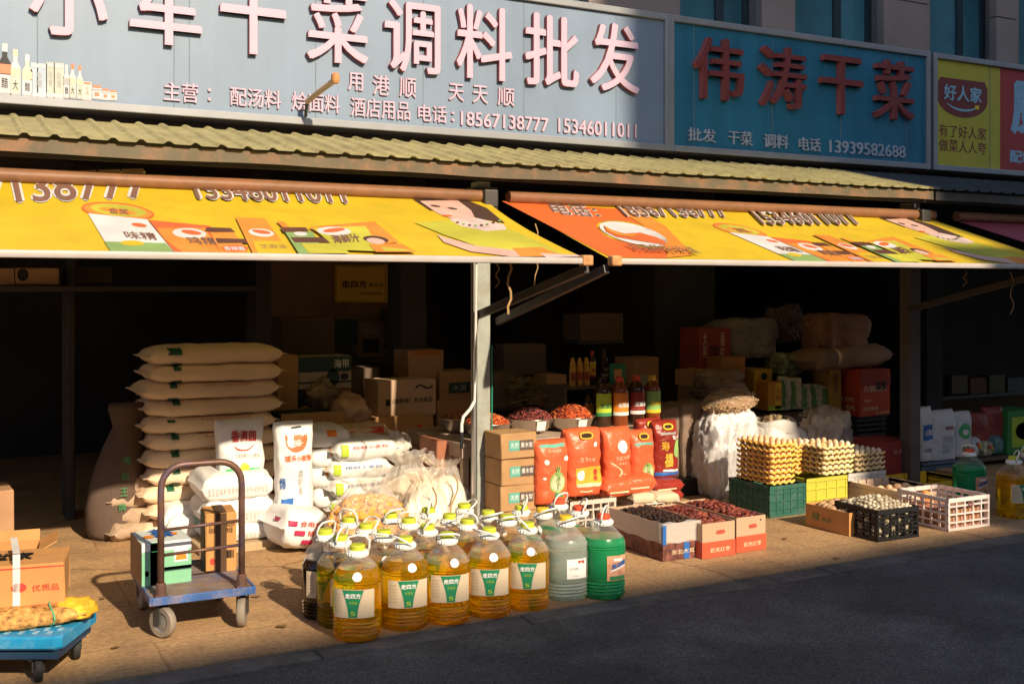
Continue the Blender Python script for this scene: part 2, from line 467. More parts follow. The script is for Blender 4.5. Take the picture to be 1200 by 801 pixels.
# ================================================================== signs
sign_m = mat('pale_blue_sign_panel', (.185, .250, .345), .42, var=.05, scale=3, dirt=(.15, .205, .28), dscale=.8, damt=.5, spec=.6)
blue_m = mat('teal_blue_sign_panel', (.020, .155, .255), .45, var=.08, scale=3, dirt=(.018, .13, .20), dscale=1.2, damt=.6)
streak_nodes(sign_m, 3.2, .5, .91, 1.02); streak_nodes(blue_m, 4, .4, .80, 1.05)
frame_m = mat('aluminium_sign_frame', (.30, .31, .33), .4, metal=.3, var=.12, dirt=(.22, .22, .22), damt=.45)
seam_m = mat('sign_seam', (.16, .22, .25), .7)
pink_m = mat('pink_letter_face', (.50, .37, .47), .45, var=.03)
pink_s = mat('red_letter_side', (.42, .11, .10), .5, var=.1)
redl_m = mat('red_letter_face', (.18, .034, .032), .5, var=.08)
def sign_pt(u, v): return P(u, v, SY)
def sf(u0, u1, vt, vb, y=SY):
    """unit box on the sign plane from its left/right pixel columns; (vt, vb) = (top, bottom) rows at each end"""
    a0, a1 = PX(u0, y), PX(u1, y)
    zt = (P(u0, vt[0], y).z + P(u1, vt[1], y).z) / 2; zb = (P(u0, vb[0], y).z + P(u1, vb[1], y).z) / 2
    return lambda a, b, c: Vector((a0 + (a1 - a0) * a, y - .001 - c, zb + (zt - zb) * b))
def sign(name, label, x0, x1, z0, z1, m, seams):
    t = thing(name, label, 'sign', ((x0 + x1) / 2, SY, z0))
    ox = (x0 + x1) / 2
    bm = NB(); bx(bm, x0 - ox, x1 - ox, 0, .22, 0, z1 - z0); obj('panel', bm, m, t)
    bm = NB(); f = .055
    bx(bm, x0 - ox, x1 - ox, -.03, .24, -f, -.001, bev=.006); bx(bm, x0 - ox, x1 - ox, -.03, .24, z1 - z0 + .001, z1 - z0 + f, bev=.006)
    for s in (x0 - ox - f, x1 - ox): bx(bm, s + .001, s + f - .001, -.028, .238, -f, z1 - z0 + f, bev=.006)
    obj('frame', bm, frame_m, t)
    for s in seams:
        bm = NB(); bx(bm, s - ox - .003, s - ox + .003, -.003, .01, .002, z1 - z0 - .002); obj('seam', bm, seam_m, t)
    return t
def on(t, name, bm, m, **k):
    bmesh.ops.translate(bm, vec=-t.location, verts=bm.verts)
    return obj(name, bm, m, t, **k)
ZB, ZT = 2.89, 3.93
xa, xb = -1.4, PX(781, SY) - .03
t = sign('shop_sign', 'long pale shop sign with big pink raised characters and painted bottles', xa, xb, ZB, ZT, sign_m,
         [PX(u, SY) for u in (44, 204, 222, 370, 496, 614, 722)])
# eight big characters: left, right, top row, bottom row in pixels
for s, u0, u1, vt, vb in (('小', 33, 126, -56, 46), ('军', 150, 236, -40, 56), ('干', 256, 334, -26, 67), ('菜', 357, 430, -16, 77),
                          ('调', 448, 514, 2, 88), ('料', 532, 598, 8, 96), ('批', 612, 676, 18, 104), ('发', 688, 747, 28, 110)):
    bm = NB(); put_text(bm, s, sf(u0, u1, (vt, vt), (vb, vb)), bold=.020, ext=.020, side=1)
    on(t, 'character', bm, [pink_m, pink_s])
def line(t, rows, m, bold=.020, ext=.007, name='lettering', side=None):
    for s, u0, u1, vt, vb in rows:
        bm = NB(); put_text(bm, s, sf(u0, u1, vt, vb), bold=bold, ext=ext, side=side); on(t, name, bm, m)
line(t, [('主营', 191, 232, (97, 97), (119, 122)), ('：', 243, 247, (104, 104), (119, 119)), ('配汤料', 269, 329, (102, 106), (124, 129)), ('烩面料', 341, 398, (107, 112), (130, 134)),
         ('酒店用品', 410, 480, (114, 119), (137, 142)), ('电话', 489, 523, (122, 125), (143, 145)), (':', 528, 532, (131, 131), (143, 143)), ('18567138777', 539, 642, (131, 138), (148, 155)), ('15346011011', 653, 745, (139, 145), (156, 163))],
     [pink_m, pink_s], side=1)
line(t, [('用', 407, 425, (85, 86), (106, 108)), ('港', 436, 456, (88, 89), (112, 113)), ('顺', 467, 487, (91, 92), (114, 116)),
         ('天', 525, 543, (98, 99), (118, 120)), ('天', 553, 571, (100, 101), (121, 123)), ('顺', 582, 602, (103, 104), (124, 126))], [pink_m, pink_s], side=1)
# painted row of bottles and packets
bott = [  # u0, u1, top, bottom, cap colour, body colour, kind
    (-24, -2, 48, 113, 'w', 'r', 0), (-2, 13, 51, 112, 'w', 'k', 0), (12, 24, 58, 113, 'o', 'w', 0), (26, 38, 64, 114, 'w', 'c', 0), (36, 55, 74, 115, 'b', 'b', 1), (54, 64, 73, 115, 'c', 'c', 1), (63, 75, 74, 116, 'c', 'c', 1),
    (74, 82, 76, 116, 'w', 'k2', 0), (81, 89, 75, 116, 'r', 'w', 0), (90, 97, 77, 117, 'r', 'w', 0), (97, 107, 96, 118, 'r', 'p', 1), (108, 119, 100, 117, 'r', 'w', 2), (119, 128, 104, 118, 'r', 'w', 2), (128, 137, 106, 118, 'r', 'p', 2)]
cm = {'w': mat('sticker_white', (.50, .50, .53), .5), 'k': BLACKP, 'r': mat('sticker_red', (.8, .2, .1), .5), 'o': mat('sticker_peach', (.8, .5, .35), .5), 'c': mat('sticker_cream', (.44, .46, .40), .5), 'b': mat('sticker_ice_blue', (.38, .46, .54), .5),
      'p': mat('sticker_pink', (.8, .58, .5), .5), 'k2': GREYP}
mats_ = list(cm.values()); ix = {k: i for i, k in enumerate(cm)}
bm = NB()
for u0, u1, v0, v1, cc, bc, kd in bott:
    f = sf(u0, u1, (v0, v0), (v1, v1)); q = .004
    f2 = (lambda f: lambda a, b, c: f(a, b, c + .002))(f)
    if kd == 0:
        shape(bm, f2, [(0, 0), (1, 0), (1, .62), (.7, .74), (.7, .84), (.3, .84), (.3, .74), (0, .62)], 0, ix[bc if bc != 'k2' else 'w'])
        shape(bm, f2, [(.28, .84), (.72, .84), (.72, 1), (.28, 1)], 0, ix[cc])
        quad(bm, f2, .03, .97, .42, .6, .0015, ix['r' if bc in ('k', 'r') else 'k2' if bc == 'k2' else 'o'])
        quad(bm, f2, .03, .97, .04, .40, .0015, ix['w' if bc != 'w' else 'c'])
        quad(bm, f2, .0, 1, 0, .05, .003, ix['k2'])
        put_text(bm, '大' if bc == 'w' else '醋', lambda a, b, c: f2(.25 + .5 * a, .14 + .2 * b, .003), bold=.01, mi=ix['k'])
    elif kd == 1:
        quad(bm, f2, 0, 1, 0, 1, 0, ix[bc])
        quad(bm, f2, .1, .9, .86, .97, .0015, ix[cc if cc != bc else 'w'])
        put_text(bm, '味\n精', lambda a, b, c: f2(.3 + .4 * a, .3 + .45 * b, .0015), bold=.0, mi=ix['k2'])
        quad(bm, f2, .05, .95, .03, .14, .0015, ix['w'])
    else:
        quad(bm, f2, 0, 1, 0, .8, 0, ix[bc]); quad(bm, f2, .1, .9, .8, 1, 0, ix[cc]); quad(bm, f2, 0, 1, .62, .72, .0015, ix['k2']); quad(bm, f2, .25, .75, .25, .5, .0015, ix['r']); quad(bm, f2, 0, 1, 0, .1, .0015, ix['k2'])
on(t, 'bottle_picture', bm, mats_)
# small lamp arm on the sign
la = thing('sign_lamp_arm', 'short orange lamp arm sticking up from the bottom of the pale sign', 'lamp arm', P(360, 128, SY - .06))
bm = NB(); o = la.location
tube(bm, [P(358, 137, SY - .05) - o, P(360, 118, SY - .1) - o], .012); obj('bracket', bm, DSTEEL, la)
rust_o = mat('orange_rust_paint', (.55, .26, .10), .6, var=.3, scale=20)
bm = NB(); tube(bm, [P(360, 119, SY - .12) - o, P(376, 106, SY - .3) - o, P(391, 95, SY - .45) - o], .02); obj('arm', bm, mat('pale_wood_arm', (.55, .38, .24), .6, var=.2), la)
bm = NB(); lathe(bm, [(.018, -.03), (.03, -.01), (.03, .03), (.012, .045)], 10); obj('tip', bm, rust_o, la, smooth=True, loc=P(393, 93, SY - .46) - o)

xc, xd = PX(786, SY) + .02, PX(1088, SY) - .05
t = sign('shop_sign', 'teal blue shop sign with four dark red raised characters', xc, xd, ZB, ZT, blue_m, [PX(u, SY) for u in (813, 905, 985, 1062)])
for s, u0, u1, vt, vb in (('伟', 810, 868, 46, 119), ('涛', 886, 941, 56, 128), ('干', 958, 1007, 67, 136), ('菜', 1021, 1067, 72, 142)):
    bm = NB(); put_text(bm, s, sf(u0, u1, (vt, vt), (vb, vb)), bold=.014, ext=.028, side=1)
    on(t, 'character', bm, [redl_m, pink_s])
palel = mat('pale_letter', (.36, .40, .48), .5)
line(t, [('批发', 805, 838, (149, 152), (165, 168)), ('干菜', 852, 881, (152, 155), (169, 172)), ('调料', 894, 923, (156, 159), (173, 175)), ('电话', 935, 961, (160, 163), (177, 178)), ('13939582688', 971, 1060, (165, 170), (180, 185))], palel)

xe, xf = PX(1095, SY) + .02, PX(1172, SY)
yel_m = mat('yellow_sign_film', (.46, .40, .04), .5, var=.06, dirt=(.45, .40, .06), damt=.4)
dr_m = mat('dark_red_sign_film', (.36, .035, .035), .5, var=.06)
t = sign('shop_sign', 'yellow and dark red sign with a red round bottomed logo above two lines', xe, 13.5, ZB, ZT, yel_m, [PX(1160, SY)])
bm = NB(); bx(bm, xf, 13.49, SY - .0006, SY + .01, ZB + .002, ZT - .002); on(t, 'red_panel', bm, dr_m)
lf = sf(1098, 1157, (91, 96), (135, 141))
lf2 = lambda a, b, c: lf(a, b, c + .002)
bm = NB(); tri_shape(bm, lf2, [(0, .82), (.06, 1), (.94, 1), (1, .82)] + [(.5 + .5 * math.cos(math.radians(-x)), .5 - .5 * math.sin(math.radians(x))) for x in range(0, 181, 15)], 0, 0)
put_text(bm, '好人家', lambda a, b, c: lf2(.12 + .76 * a, .42 + .42 * b, .003), bold=.03, mi=1)
for i in range(12):
    a0, a1 = math.radians(205 + i * 11), math.radians(205 + (i + 1) * 11)
    shape(bm, lf2, [(.5 + .34 * math.cos(q), .46 + r * math.sin(q)) for q, r in ((a0, .30), (a1, .30), (a1, .24), (a0, .24))], .003, 1)
quad(bm, lf2, .74, .82, .26, .36, .004, 2)
paleb = mat('pale_blue_letter', (.26, .46, .58), .5)
on(t, 'logo', bm, [redl_m, paleb, YELP])
line(t, [('有了好人家', 1100, 1156, (146, 149), (161, 164)), ('做菜人人夸', 1100, 1156, (163, 166), (177, 182))], redl_m, ext=.0)
line(t, [('厨', 1184, 1236, (95, 99), (157, 162)), ('配制', 1183, 1212, (175, 178), (190, 193))], paleb, ext=.0, bold=.04)
# ================================================================== canopy
YP = 6.65          # line of the posts
CY0, CZ0, CY1, CZ1 = 6.42, 2.50, 7.56, 2.76
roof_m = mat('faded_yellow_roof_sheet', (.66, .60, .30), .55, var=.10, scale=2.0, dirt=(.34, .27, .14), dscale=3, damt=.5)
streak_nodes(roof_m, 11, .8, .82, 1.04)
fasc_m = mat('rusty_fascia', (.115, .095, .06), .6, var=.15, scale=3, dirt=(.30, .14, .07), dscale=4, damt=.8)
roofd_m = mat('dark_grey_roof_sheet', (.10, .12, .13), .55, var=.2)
def canopy(label, x0, x1, m, fm, pitch=.150, seed=1):
    t = thing('canopy_roof', label, 'canopy', (x0, CY0, CZ0))
    rnd = random.Random(seed); bm = NB()
    cols = []; x = 0.0
    while x < x1 - x0:
        for dx, dz in ((0, 0), (.02, .016), (.04, .016), (.06, 0)):
            cols.append((x + dx, dz))
        x += pitch
    g = []
    for j in range(6):
        f = j / 5.0; row = []
        for i, (px, dz) in enumerate(cols):
            w_ = noise.noise(Vector((px * .8, f * 2, seed))) * .006
            e = rnd.uniform(-.007, .007) if j == 0 else 0
            row.append(bm.verts.new((px + .03 * f, (CY1 - CY0) * f + e * .6, (CZ1 - CZ0) * f + dz + w_ + e * .25)))
        g.append(row)
    for j in range(5):
        for i in range(len(cols) - 1):
            bm.faces.new((g[j][i], g[j][i + 1], g[j + 1][i + 1], g[j + 1][i]))
    r = bmesh.ops.solidify(bm, geom=bm.faces[:], thickness=.003)
    obj('roof_sheet', bm, m, t)
    bm = NB(); n = int((x1 - x0) / .25); lo, hi = [], []
    for i in range(n + 1):
        px = (x1 - x0) * i / n; w_ = noise.noise(Vector((px * 1.3, seed, 3))) * .012
        lo.append((px, .035, -.085 + w_)); hi.append((px, .035, -.012 + w_ * .3))
    for i in range(n):
        for a, c in ((.035, .05),):
            vs = [bm.verts.new(q) for q in ((lo[i][0], a, lo[i][2]), (lo[i + 1][0], a, lo[i + 1][2]), (hi[i + 1][0], a, hi[i + 1][2]), (hi[i][0], a, hi[i][2]))]
            bm.faces.new(vs)
    bmesh.ops.remove_doubles(bm, verts=bm.verts, dist=.0005)
    bmesh.ops.solidify(bm, geom=bm.faces[:], thickness=.015)
    obj('fascia', bm, fm, t)
    bm = NB()
    for yy, zz in ((.12, -.05), (.6, .05), (1.08, .16)):
        bx(bm, 0, x1 - x0, yy, yy + .05, zz - .05, zz)
    obj('purlin', bm, DSTEEL, t)
    return t
xm = PX(1098, CY0)
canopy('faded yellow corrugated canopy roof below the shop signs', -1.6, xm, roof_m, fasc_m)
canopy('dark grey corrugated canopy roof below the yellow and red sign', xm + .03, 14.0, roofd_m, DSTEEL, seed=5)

# ================================================================== posts
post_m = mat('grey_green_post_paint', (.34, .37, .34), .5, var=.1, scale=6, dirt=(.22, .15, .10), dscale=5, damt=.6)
def post(label, u, m, wdt=.10, cable=False):
    x = PX(u, YP)
    t = thing('canopy_post', label, 'post', (x, YP, 0))
    bm = NB(); bx(bm, -wdt / 2, wdt / 2, 0, wdt, 0.002, 2.40, bev=.006); obj('shaft', bm, m, t)
    bm = NB(); bx(bm, -.09, .09, -.04, .14, 2.20, 2.36, bev=.01); bx(bm, -.05, .05, -.12, -.03, 2.22, 2.34, bev=.01); obj('bracket', bm, DSTEEL, t)
    bm = NB(); bx(bm, -.1, .1, -.05, .15, .001, .012); obj('base_plate', bm, DSTEEL, t)
    return t
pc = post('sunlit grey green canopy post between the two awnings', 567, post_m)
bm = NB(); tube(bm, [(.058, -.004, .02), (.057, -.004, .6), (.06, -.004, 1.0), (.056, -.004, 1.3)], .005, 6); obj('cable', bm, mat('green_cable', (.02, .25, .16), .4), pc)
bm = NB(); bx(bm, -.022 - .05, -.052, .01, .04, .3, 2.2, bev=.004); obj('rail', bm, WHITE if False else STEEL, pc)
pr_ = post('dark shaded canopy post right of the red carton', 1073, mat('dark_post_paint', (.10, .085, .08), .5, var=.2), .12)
# crank rod hanging on the centre post
cr = thing('awning_crank', 'thin white bent crank rod leaning on the centre post', 'crank', P(545, 520, YP - .12))
o = cr.location
bm = NB(); tube(bm, [P(558, 310, YP - .06) - o, P(557, 440, YP - .07) - o, P(556, 470, YP - .08) - o], .009, 8); obj('rod', bm, mat('white_rod_paint', (.7, .7, .68), .4), cr, smooth=True)
bm = NB(); tube(bm, [P(556, 470, YP - .08) - o, P(551, 479, YP - .1) - o, P(543, 488, YP - .12) - o, P(541, 497, YP - .12) - o, P(541, 506, YP - .12) - o], .011, 8); obj('bend', bm, MATS['white_rod_paint'], cr, smooth=True)
bm = NB(); tube(bm, [P(541, 506, YP - .12) - o, P(541, 525, YP - .12) - o], .013, 8); obj('grip', bm, BLACKP, cr, smooth=True)

# ================================================================== awnings
AY0, AZ0, AY1, AZ1 = 5.35, 1.85, 6.60, 2.262        # front edge .. under the tube
AN = Vector((0, -(AZ1 - AZ0), (AY1 - AY0))).normalized()     # upward normal
AP0 = Vector((0, AY0, AZ0))
def aw(u, v, off=.0025): return PL(u, v, AP0, AN) + AN * off
yelf = mat('yellow_awning_fabric', (.56, .385, .014), .62, var=.07, scale=1.2, bump=.9, bscale=3.2, dirt=(.48, .34, .02), dscale=1.0, damt=.5)
streak_nodes(yelf, 5, 5, .90, 1.03)
oraf = mat('orange_awning_fabric', (.66, .125, .025), .6, var=.08, scale=1.0)
brown_pr = mat('brown_lettering', (.20, .10, .07), .6)
wht_pr = mat('white_awning_print', (.58, .56, .54), .6)
skin_pr = mat('skin_tone_print', (.58, .36, .29), .6, var=.12, scale=6)
hair_pr = mat('dark_hair_print', (.06, .03, .02), .6)
redp = mat('red_orange_print', (.62, .12, .03), .6)
grnp = mat('leaf_green_print', (.20, .32, .10), .6)
limep = mat('yellow_green_print', (.45, .42, .04), .6, var=.2, scale=3)
orap = mat('orange_awning_print', (.60, .22, .03), .6, var=.15, scale=6)
brnp = mat('dark_brown_jar_print', (.10, .035, .02), .6)
pale_pr = mat('pale_pink_print', (.56, .42, .38), .6, var=.2, scale=9)
PR = [yelf, oraf, brown_pr, wht_pr, skin_pr, hair_pr, redp, grnp, limep, orap, brnp, pale_pr]
YE, OR, BR, WH, SK, HA, RD, GN, LM, OG, BN, PK = range(12)
tube_m = mat('orange_brown_roller_tube', (.21, .10, .05), .5, var=.15, scale=12, dirt=(.3, .12, .05), damt=.5)
barm = mat('white_front_bar', (.46, .42, .40), .45, var=.08, dirt=(.45, .36, .28), dscale=6, damt=.6)
def awning(label, x0, x1, fab, y0=AY0, z0=AZ0, curve=0.0):
    t = thing('awning', label, 'awning', ((x0 + x1) / 2, YP, AZ1)); o = t.location
    bm = NB(); nx, ny = 24, 6; g = []
    for j in range(ny + 1):
        f = j / ny; row = []
        for i in range(nx + 1):
            a = i / nx
            x = x0 + (x1 - x0) * a
            if curve: x -= curve * 4 * f * (1 - f) * max(0, a - .8) * 5
            p = Vector((x, y0 + (AY1 - y0) * f, z0 + (AZ1 - z0) * f))
            row.append(bm.verts.new(p - o))
        g.append(row)
    for j in range(ny):
        for i in range(nx): bm.faces.new((g[j][i], g[j][i + 1], g[j + 1][i + 1], g[j + 1][i]))
    fo = obj('fabric', bm, fab, t, keep=True)
    bm = NB(); tube(bm, [(x0 - o.x, YP - .045 - o.y, 2.30 - o.z), (x1 - o.x, YP - .045 - o.y, 2.30 - o.z)], .043, 16); obj('roller_tube', bm, tube_m, t, smooth=True)
    bm = NB(); bx(bm, x0 - o.x, x1 - o.x, y0 - .03 - o.y, y0 + .005 - o.y, z0 - .026 - o.z, z0 + .010 - o.z, bev=.009); obj('front_bar', bm, barm, t, smooth=True)
    return t, fo, o
def decal(parent, name, items, o, mats=PR, layer=.0032):
    bm = NB()
    for k, it in enumerate(items):
        off = .003 + layer * k
        if it[0] == 'p': tri_shape(bm, lambda a, b, c: aw(a, b, off) - o, it[1], 0, it[2])
        elif it[0] == 'e':
            _, cx, cy, rx, ry, rot, mi = it
            cr_, sr_ = math.cos(math.radians(rot)), math.sin(math.radians(rot)); pts = []
            for q in range(28):
                a = 2 * math.pi * q / 28; ex, ey = rx * math.cos(a), ry * math.sin(a)
                pts.append((cx + ex * cr_ - ey * sr_, cy + ex * sr_ + ey * cr_))
            tri_shape(bm, lambda a, b, c: aw(a, b, off) - o, pts, 0, mi)
        else:   # text over a pixel parallelogram: bl, br, tl
            _, s, bl, br, tl, mi, bold = it
            put_text(bm, s, lambda a, b, c: aw(bl[0] + (br[0] - bl[0]) * a + (tl[0] - bl[0]) * b, bl[1] + (br[1] - bl[1]) * a + (tl[1] - bl[1]) * b, off) - o, bold=bold, mi=mi)
    return obj(name, bm, mats, parent, keep=True)
XL1, XR0, XR1 = PX(689, AY0), PX(716, AY0), 7.66
t, fo, o = awning('yellow awning with printed food packets and a woman, left of the centre post', -1.2, XL1, yelf, curve=.06)
decal(t, 'lettering', [('t', '18567138777', (-120, 244), (178, 234), (-128, 208), WH, .06), ('t', '18567138777', (-120, 244), (177, 234), (-128, 208), BR, .02),
                       ('t', '15346011011', (231, 236), (409, 241), (222, 213), WH, .06), ('t', '15346011011', (231, 236), (408, 241), (222, 213), BR, .02)], o)
pk = [
    ('e', 138, 248, 43, 10, 6, RD), ('e', 138, 248, 40, 8.6, 6, OG), ('e', 139, 247, 33, 6.6, 6, LM), ('e', 138, 248, 22, 3, 8, OG), ('t', '金奖', (128, 251), (152, 253), (126, 244), BR, .02),
    ('p', [(103, 251), (172, 258), (205, 298), (130, 296)], WH), ('p', [(122, 284), (194, 286), (204, 297), (130, 296)], GN), ('e', 155, 286, 14, 3, 2, YE), ('t', '味精', (149, 281), (186, 283), (143, 272), BR, .02), ('e', 163, 265, 9, 2.2, 8, RD),
    ('p', [(174, 259), (246, 266), (262, 300), (206, 299)], RD), ('p', [(184, 269), (240, 268), (258, 298), (214, 297), (192, 281)], OG), ('e', 222, 275, 20, 6, 4, WH), ('e', 224, 274, 12, 2.6, 8, RD), ('t', '鸡精', (222, 288), (256, 289), (216, 279), BR, .02),
    ('p', [(242, 268), (270, 269), (276, 274), (240, 273)], BN), ('p', [(246, 274), (274, 274), (292, 299), (258, 298)], OG), ('p', [(252, 281), (288, 282), (290, 287), (255, 287)], BN), ('e', 275, 293, 16, 4, 0, RD), ('t', '香辣酱', (264, 296), (288, 296), (261, 291), WH, .02),
    ('p', [(276, 257), (310, 258), (340, 299), (296, 299)], OG), ('e', 306, 275, 15, 4.5, 6, WH), ('e', 306, 274, 11, 2.2, 8, RD), ('p', [(296, 285), (330, 285), (344, 300), (302, 300)], YE), ('t', '芝麻油', (306, 294), (336, 294), (303, 289), BR, .0),
    ('p', [(324, 262), (332, 262), (340, 270), (332, 270)], OG), ('p', [(328, 269), (358, 269), (362, 274), (332, 275)], BN), ('p', [(334, 275), (366, 274), (380, 300), (350, 300)], GN), ('p', [(340, 281), (382, 281), (386, 287), (345, 287)], BN), ('e', 352, 277, 8, 2.4, 4, WH), ('p', [(352, 288), (396, 288), (410, 300), (362, 300)], LM),
    ('p', [(362, 269), (438, 262), (468, 287), (400, 293)], OG), ('p', [(366, 270), (428, 268), (448, 298), (396, 296)], LM), ('e', 391, 274, 20, 5, 2, WH), ('e', 391, 273, 13, 2.4, -6, RD), ('t', '海鲜汁', (392, 289), (424, 287), (386, 279), BR, .03),
    ('e', 440, 284, 15, 4, 6, HA), ('e', 440, 286, 11, 3.4, 8, SK), ('p', [(432, 290), (470, 289), (488, 299), (440, 299)], OG), ('p', [(446, 293), (476, 296), (486, 298), (450, 298)], LM)]
decal(t, 'packet_picture', pk, o, layer=.0004)
wm = [
    ('p', [(484, 234), (545, 234), (570, 244), (592, 262), (560, 256), (536, 248), (504, 247)], HA),
    ('p', [(492, 236), (536, 235), (552, 247), (556, 255), (532, 258), (512, 250)], SK), ('e', 510, 242, 6, 1.1, 8, HA), ('e', 530, 245, 6, 1.0, 8, HA), ('e', 524, 253.5, 6, 1.0, 4, RD), ('p', [(519, 247), (522, 247), (521, 250), (517, 250)], PK),
    ('p', [(524, 259), (580, 262), (640, 288), (660, 300), (610, 300), (566, 292), (520, 276), (486, 262)], LM),
    ('p', [(526, 258), (556, 256), (590, 264), (594, 270), (570, 272), (540, 266)], PK),
    ('p', [(512, 276), (520, 279), (556, 289), (650, 300), (600, 302), (552, 296), (520, 285)], SK),
    ('p', [(600, 292), (634, 291), (660, 301), (610, 302)], OG), ('p', [(632, 298), (676, 300), (684, 302), (640, 303)], PK)]
for x in range(8): wm.append(('e', 536 + x * 7, 262 + 4 * math.sin(x / 2), 1.8, 1, 0, GN if x % 2 else BN))
decal(t, 'woman_picture', wm, o, layer=.0005)

t2, fo, o = awning('orange to yellow awning with a swoosh logo, right of the centre post', XR0, XR1, yelf)
SW = [('p', [(592, 236), (790, 246), (806, 262), (778, 292), (740, 300), (714, 301)], OR), ('p', [(760, 244), (800, 246), (824, 270), (812, 288)], LM)]
SW[0] = ('p', [(588, 236), (722, 245), (752, 264), (782, 298), (780, 303), (716, 302)], OR)
SW[1] = ('p', [(722, 245), (748, 246), (780, 266), (812, 300), (780, 303), (782, 298), (752, 264)], OG)
pass
decal(t2, 'orange_field', SW, o)
swl = [('e', 742, 275, 44, 13, 14, YE), ('e', 742, 275, 41, 11, 14, WH),
       ('p', [(707, 266), (716, 271), (732, 275), (750, 274), (768, 279), (780, 285), (779, 288), (764, 286), (745, 283), (722, 279), (710, 273)], RD), ('p', [(707, 266), (716, 271), (732, 276), (748, 276), (740, 280), (722, 277), (711, 272)], OG)]
decal(t2, 'logo', swl, o)
decal(t2, 'lettering', [('t', '电话：', (650, 252), (706, 256), (640, 238), WH, .06), ('t', '电话：', (650, 252), (705, 256), (640, 238), BR, .02), ('t', '18567138777', (734, 256), (858, 257), (716, 238), WH, .06), ('t', '18567138777', (734, 256), (857, 257), (716, 238), BR, .02),
                        ('t', '15346011011', (894, 266), (1008, 266), (876, 248), WH, .06), ('t', '15346011011', (894, 266), (1007, 266), (876, 248), BR, .02), ('t', '好品质好味道', (745, 297), (822, 301), (730, 289), BR, .01)], o)
def shear(items):
    """the same artwork printed on the second awning: carried over through the fabric's own coordinates"""
    res = []
    def mv(u, v):
        p = aw(u, v, 0); q = Vector((p.x + SHX, p.y, p.z))
        d_ = q - Vector((0, 0, CAMH)); dep = d_.x * FV[0] + d_.y * FV[1]
        return (600 + FPX * (d_.x * RV[0] + d_.y * RV[1]) / dep, HOR - FPX * d_.z / dep)
    for it in items:
        if it[0] == 'p': res.append(('p', [mv(*q) for q in it[1]], it[2]))
        elif it[0] == 'e':
            _, cx, cy, rx, ry, rot, mi = it
            cr_, sr_ = math.cos(math.radians(rot)), math.sin(math.radians(rot)); pts = []
            for q in range(24):
                a = 2 * math.pi * q / 24; ex, ey = rx * math.cos(a), ry * math.sin(a)
                pts.append(mv(cx + ex * cr_ - ey * sr_, cy + ex * sr_ + ey * cr_))
            res.append(('p', pts, mi))
        else: res.append(('t', it[1], mv(*it[2]), mv(*it[3]), mv(*it[4]), it[5], it[6]))
    return res
SHX = aw(862, 268).x - aw(138, 248).x
decal(t2, 'packet_picture', shear(pk), o, layer=.0004)
decal(t2, 'woman_picture', shear(wm), o, layer=.0005)
dkred = mat('dark_red_awning_fabric', (.30, .05, .07), .6)
t3, fo, o = awning('dark red shaded awning at the far right behind the orange one', 7.95, 12.0, dkred, y0=5.7, z0=1.98)
# folding arms
def arm(parent, pts, w_=.03):
    o = parent.location; bm = NB()
    a, c = Vector(pts[0]) - o, Vector(pts[1]) - o
    d_ = (c - a); Lh = d_.length; q = d_.to_track_quat('X', 'Z').to_matrix().to_4x4()
    box(bm, (a + c) / 2, (Lh, w_, w_ * 1.5), M=q, bev=.004)
    return obj('arm', bm, DSTEEL, parent)
arm(t, [(XL1 - .06, YP, 1.50), (XL1 + .01, AY0 + .03, AZ0 - .05)], .035)
arm(t2, [(XR0 - .06, YP - .005, 1.46), (XR0 - .01, AY0 + .03, AZ0 - .05)], .035)
arm(t2, [(XR1 - .25, YP - .005, 1.50), (XR1 - .2, AY0 + .03, AZ0 - .05)], .035)
for tt, x in ((t, XL1 - .02), (t2, XR0 + .02)):
    bm = NB(); o = tt.location; box(bm, Vector((x, AY0 - .01, AZ0 - .005)) - o, (.07, .06, .06), bev=.01); obj('end_cap', bm, rust_o, tt)
# hanging strings
str_m = mat('frayed_straw_string', (.45, .28, .12), .8)
for u, v0, v1, Y, lab in ((597, 306, 368, AY0 + .2, 'thickest frayed string hanging under the left awning corner'), (583, 308, 336, AY0 + .25, 'short thin string hanging left of the thick frayed one'), (628, 262, 334, AY0 + .5, 'thin looped string hanging in the gap beside the orange awning'), (1186, 318, 368, AY0 + .3, 'thin pale string hanging from the far right awning end'), (1131, 318, 336, AY0 + .3, 'short thread under the right awning bar')):
    bm = NB(); n = 7
    pts = [P(u + 2.5 * math.sin(i * 1.7 + u), v0 + (v1 - v0) * i / n, Y) for i in range(n + 1)]
    tube(bm, [p - pts[0] for p in pts], .007 if 'thickest' in lab else .0035, 5)
    tag(obj('hanging_string', bm, str_m, loc=pts[0]), lab, 'string', 'strings hanging under the awnings')
# ================================================================== builders
def spot(u0, u1, vb, vt, z0=0.0, Y=None):
    """front face of a box seen between pixel columns/rows -> (x centre, Y, z0, width, height)"""
    p = G(u0, vb, z0) if Y is None else P(u0, vb, Y)
    if Y is not None: z0 = p.z
    x1 = PX(u1, p.y); h = P((u0 + u1) / 2, vt, p.y).z - P((u0 + u1) / 2, vb, p.y).z
    return (p.x + x1) / 2, p.y, z0, x1 - p.x, h
ORD = ['first', 'second', 'third', 'fourth', 'fifth', 'sixth', 'seventh', 'eighth', 'ninth', 'tenth', 'eleventh', 'twelfth']
TAPE = mat('brown_packing_tape', (.42, .24, .09), .3, var=.1)
TAPED = mat('dark_packing_tape', (.10, .055, .03), .35, var=.1)

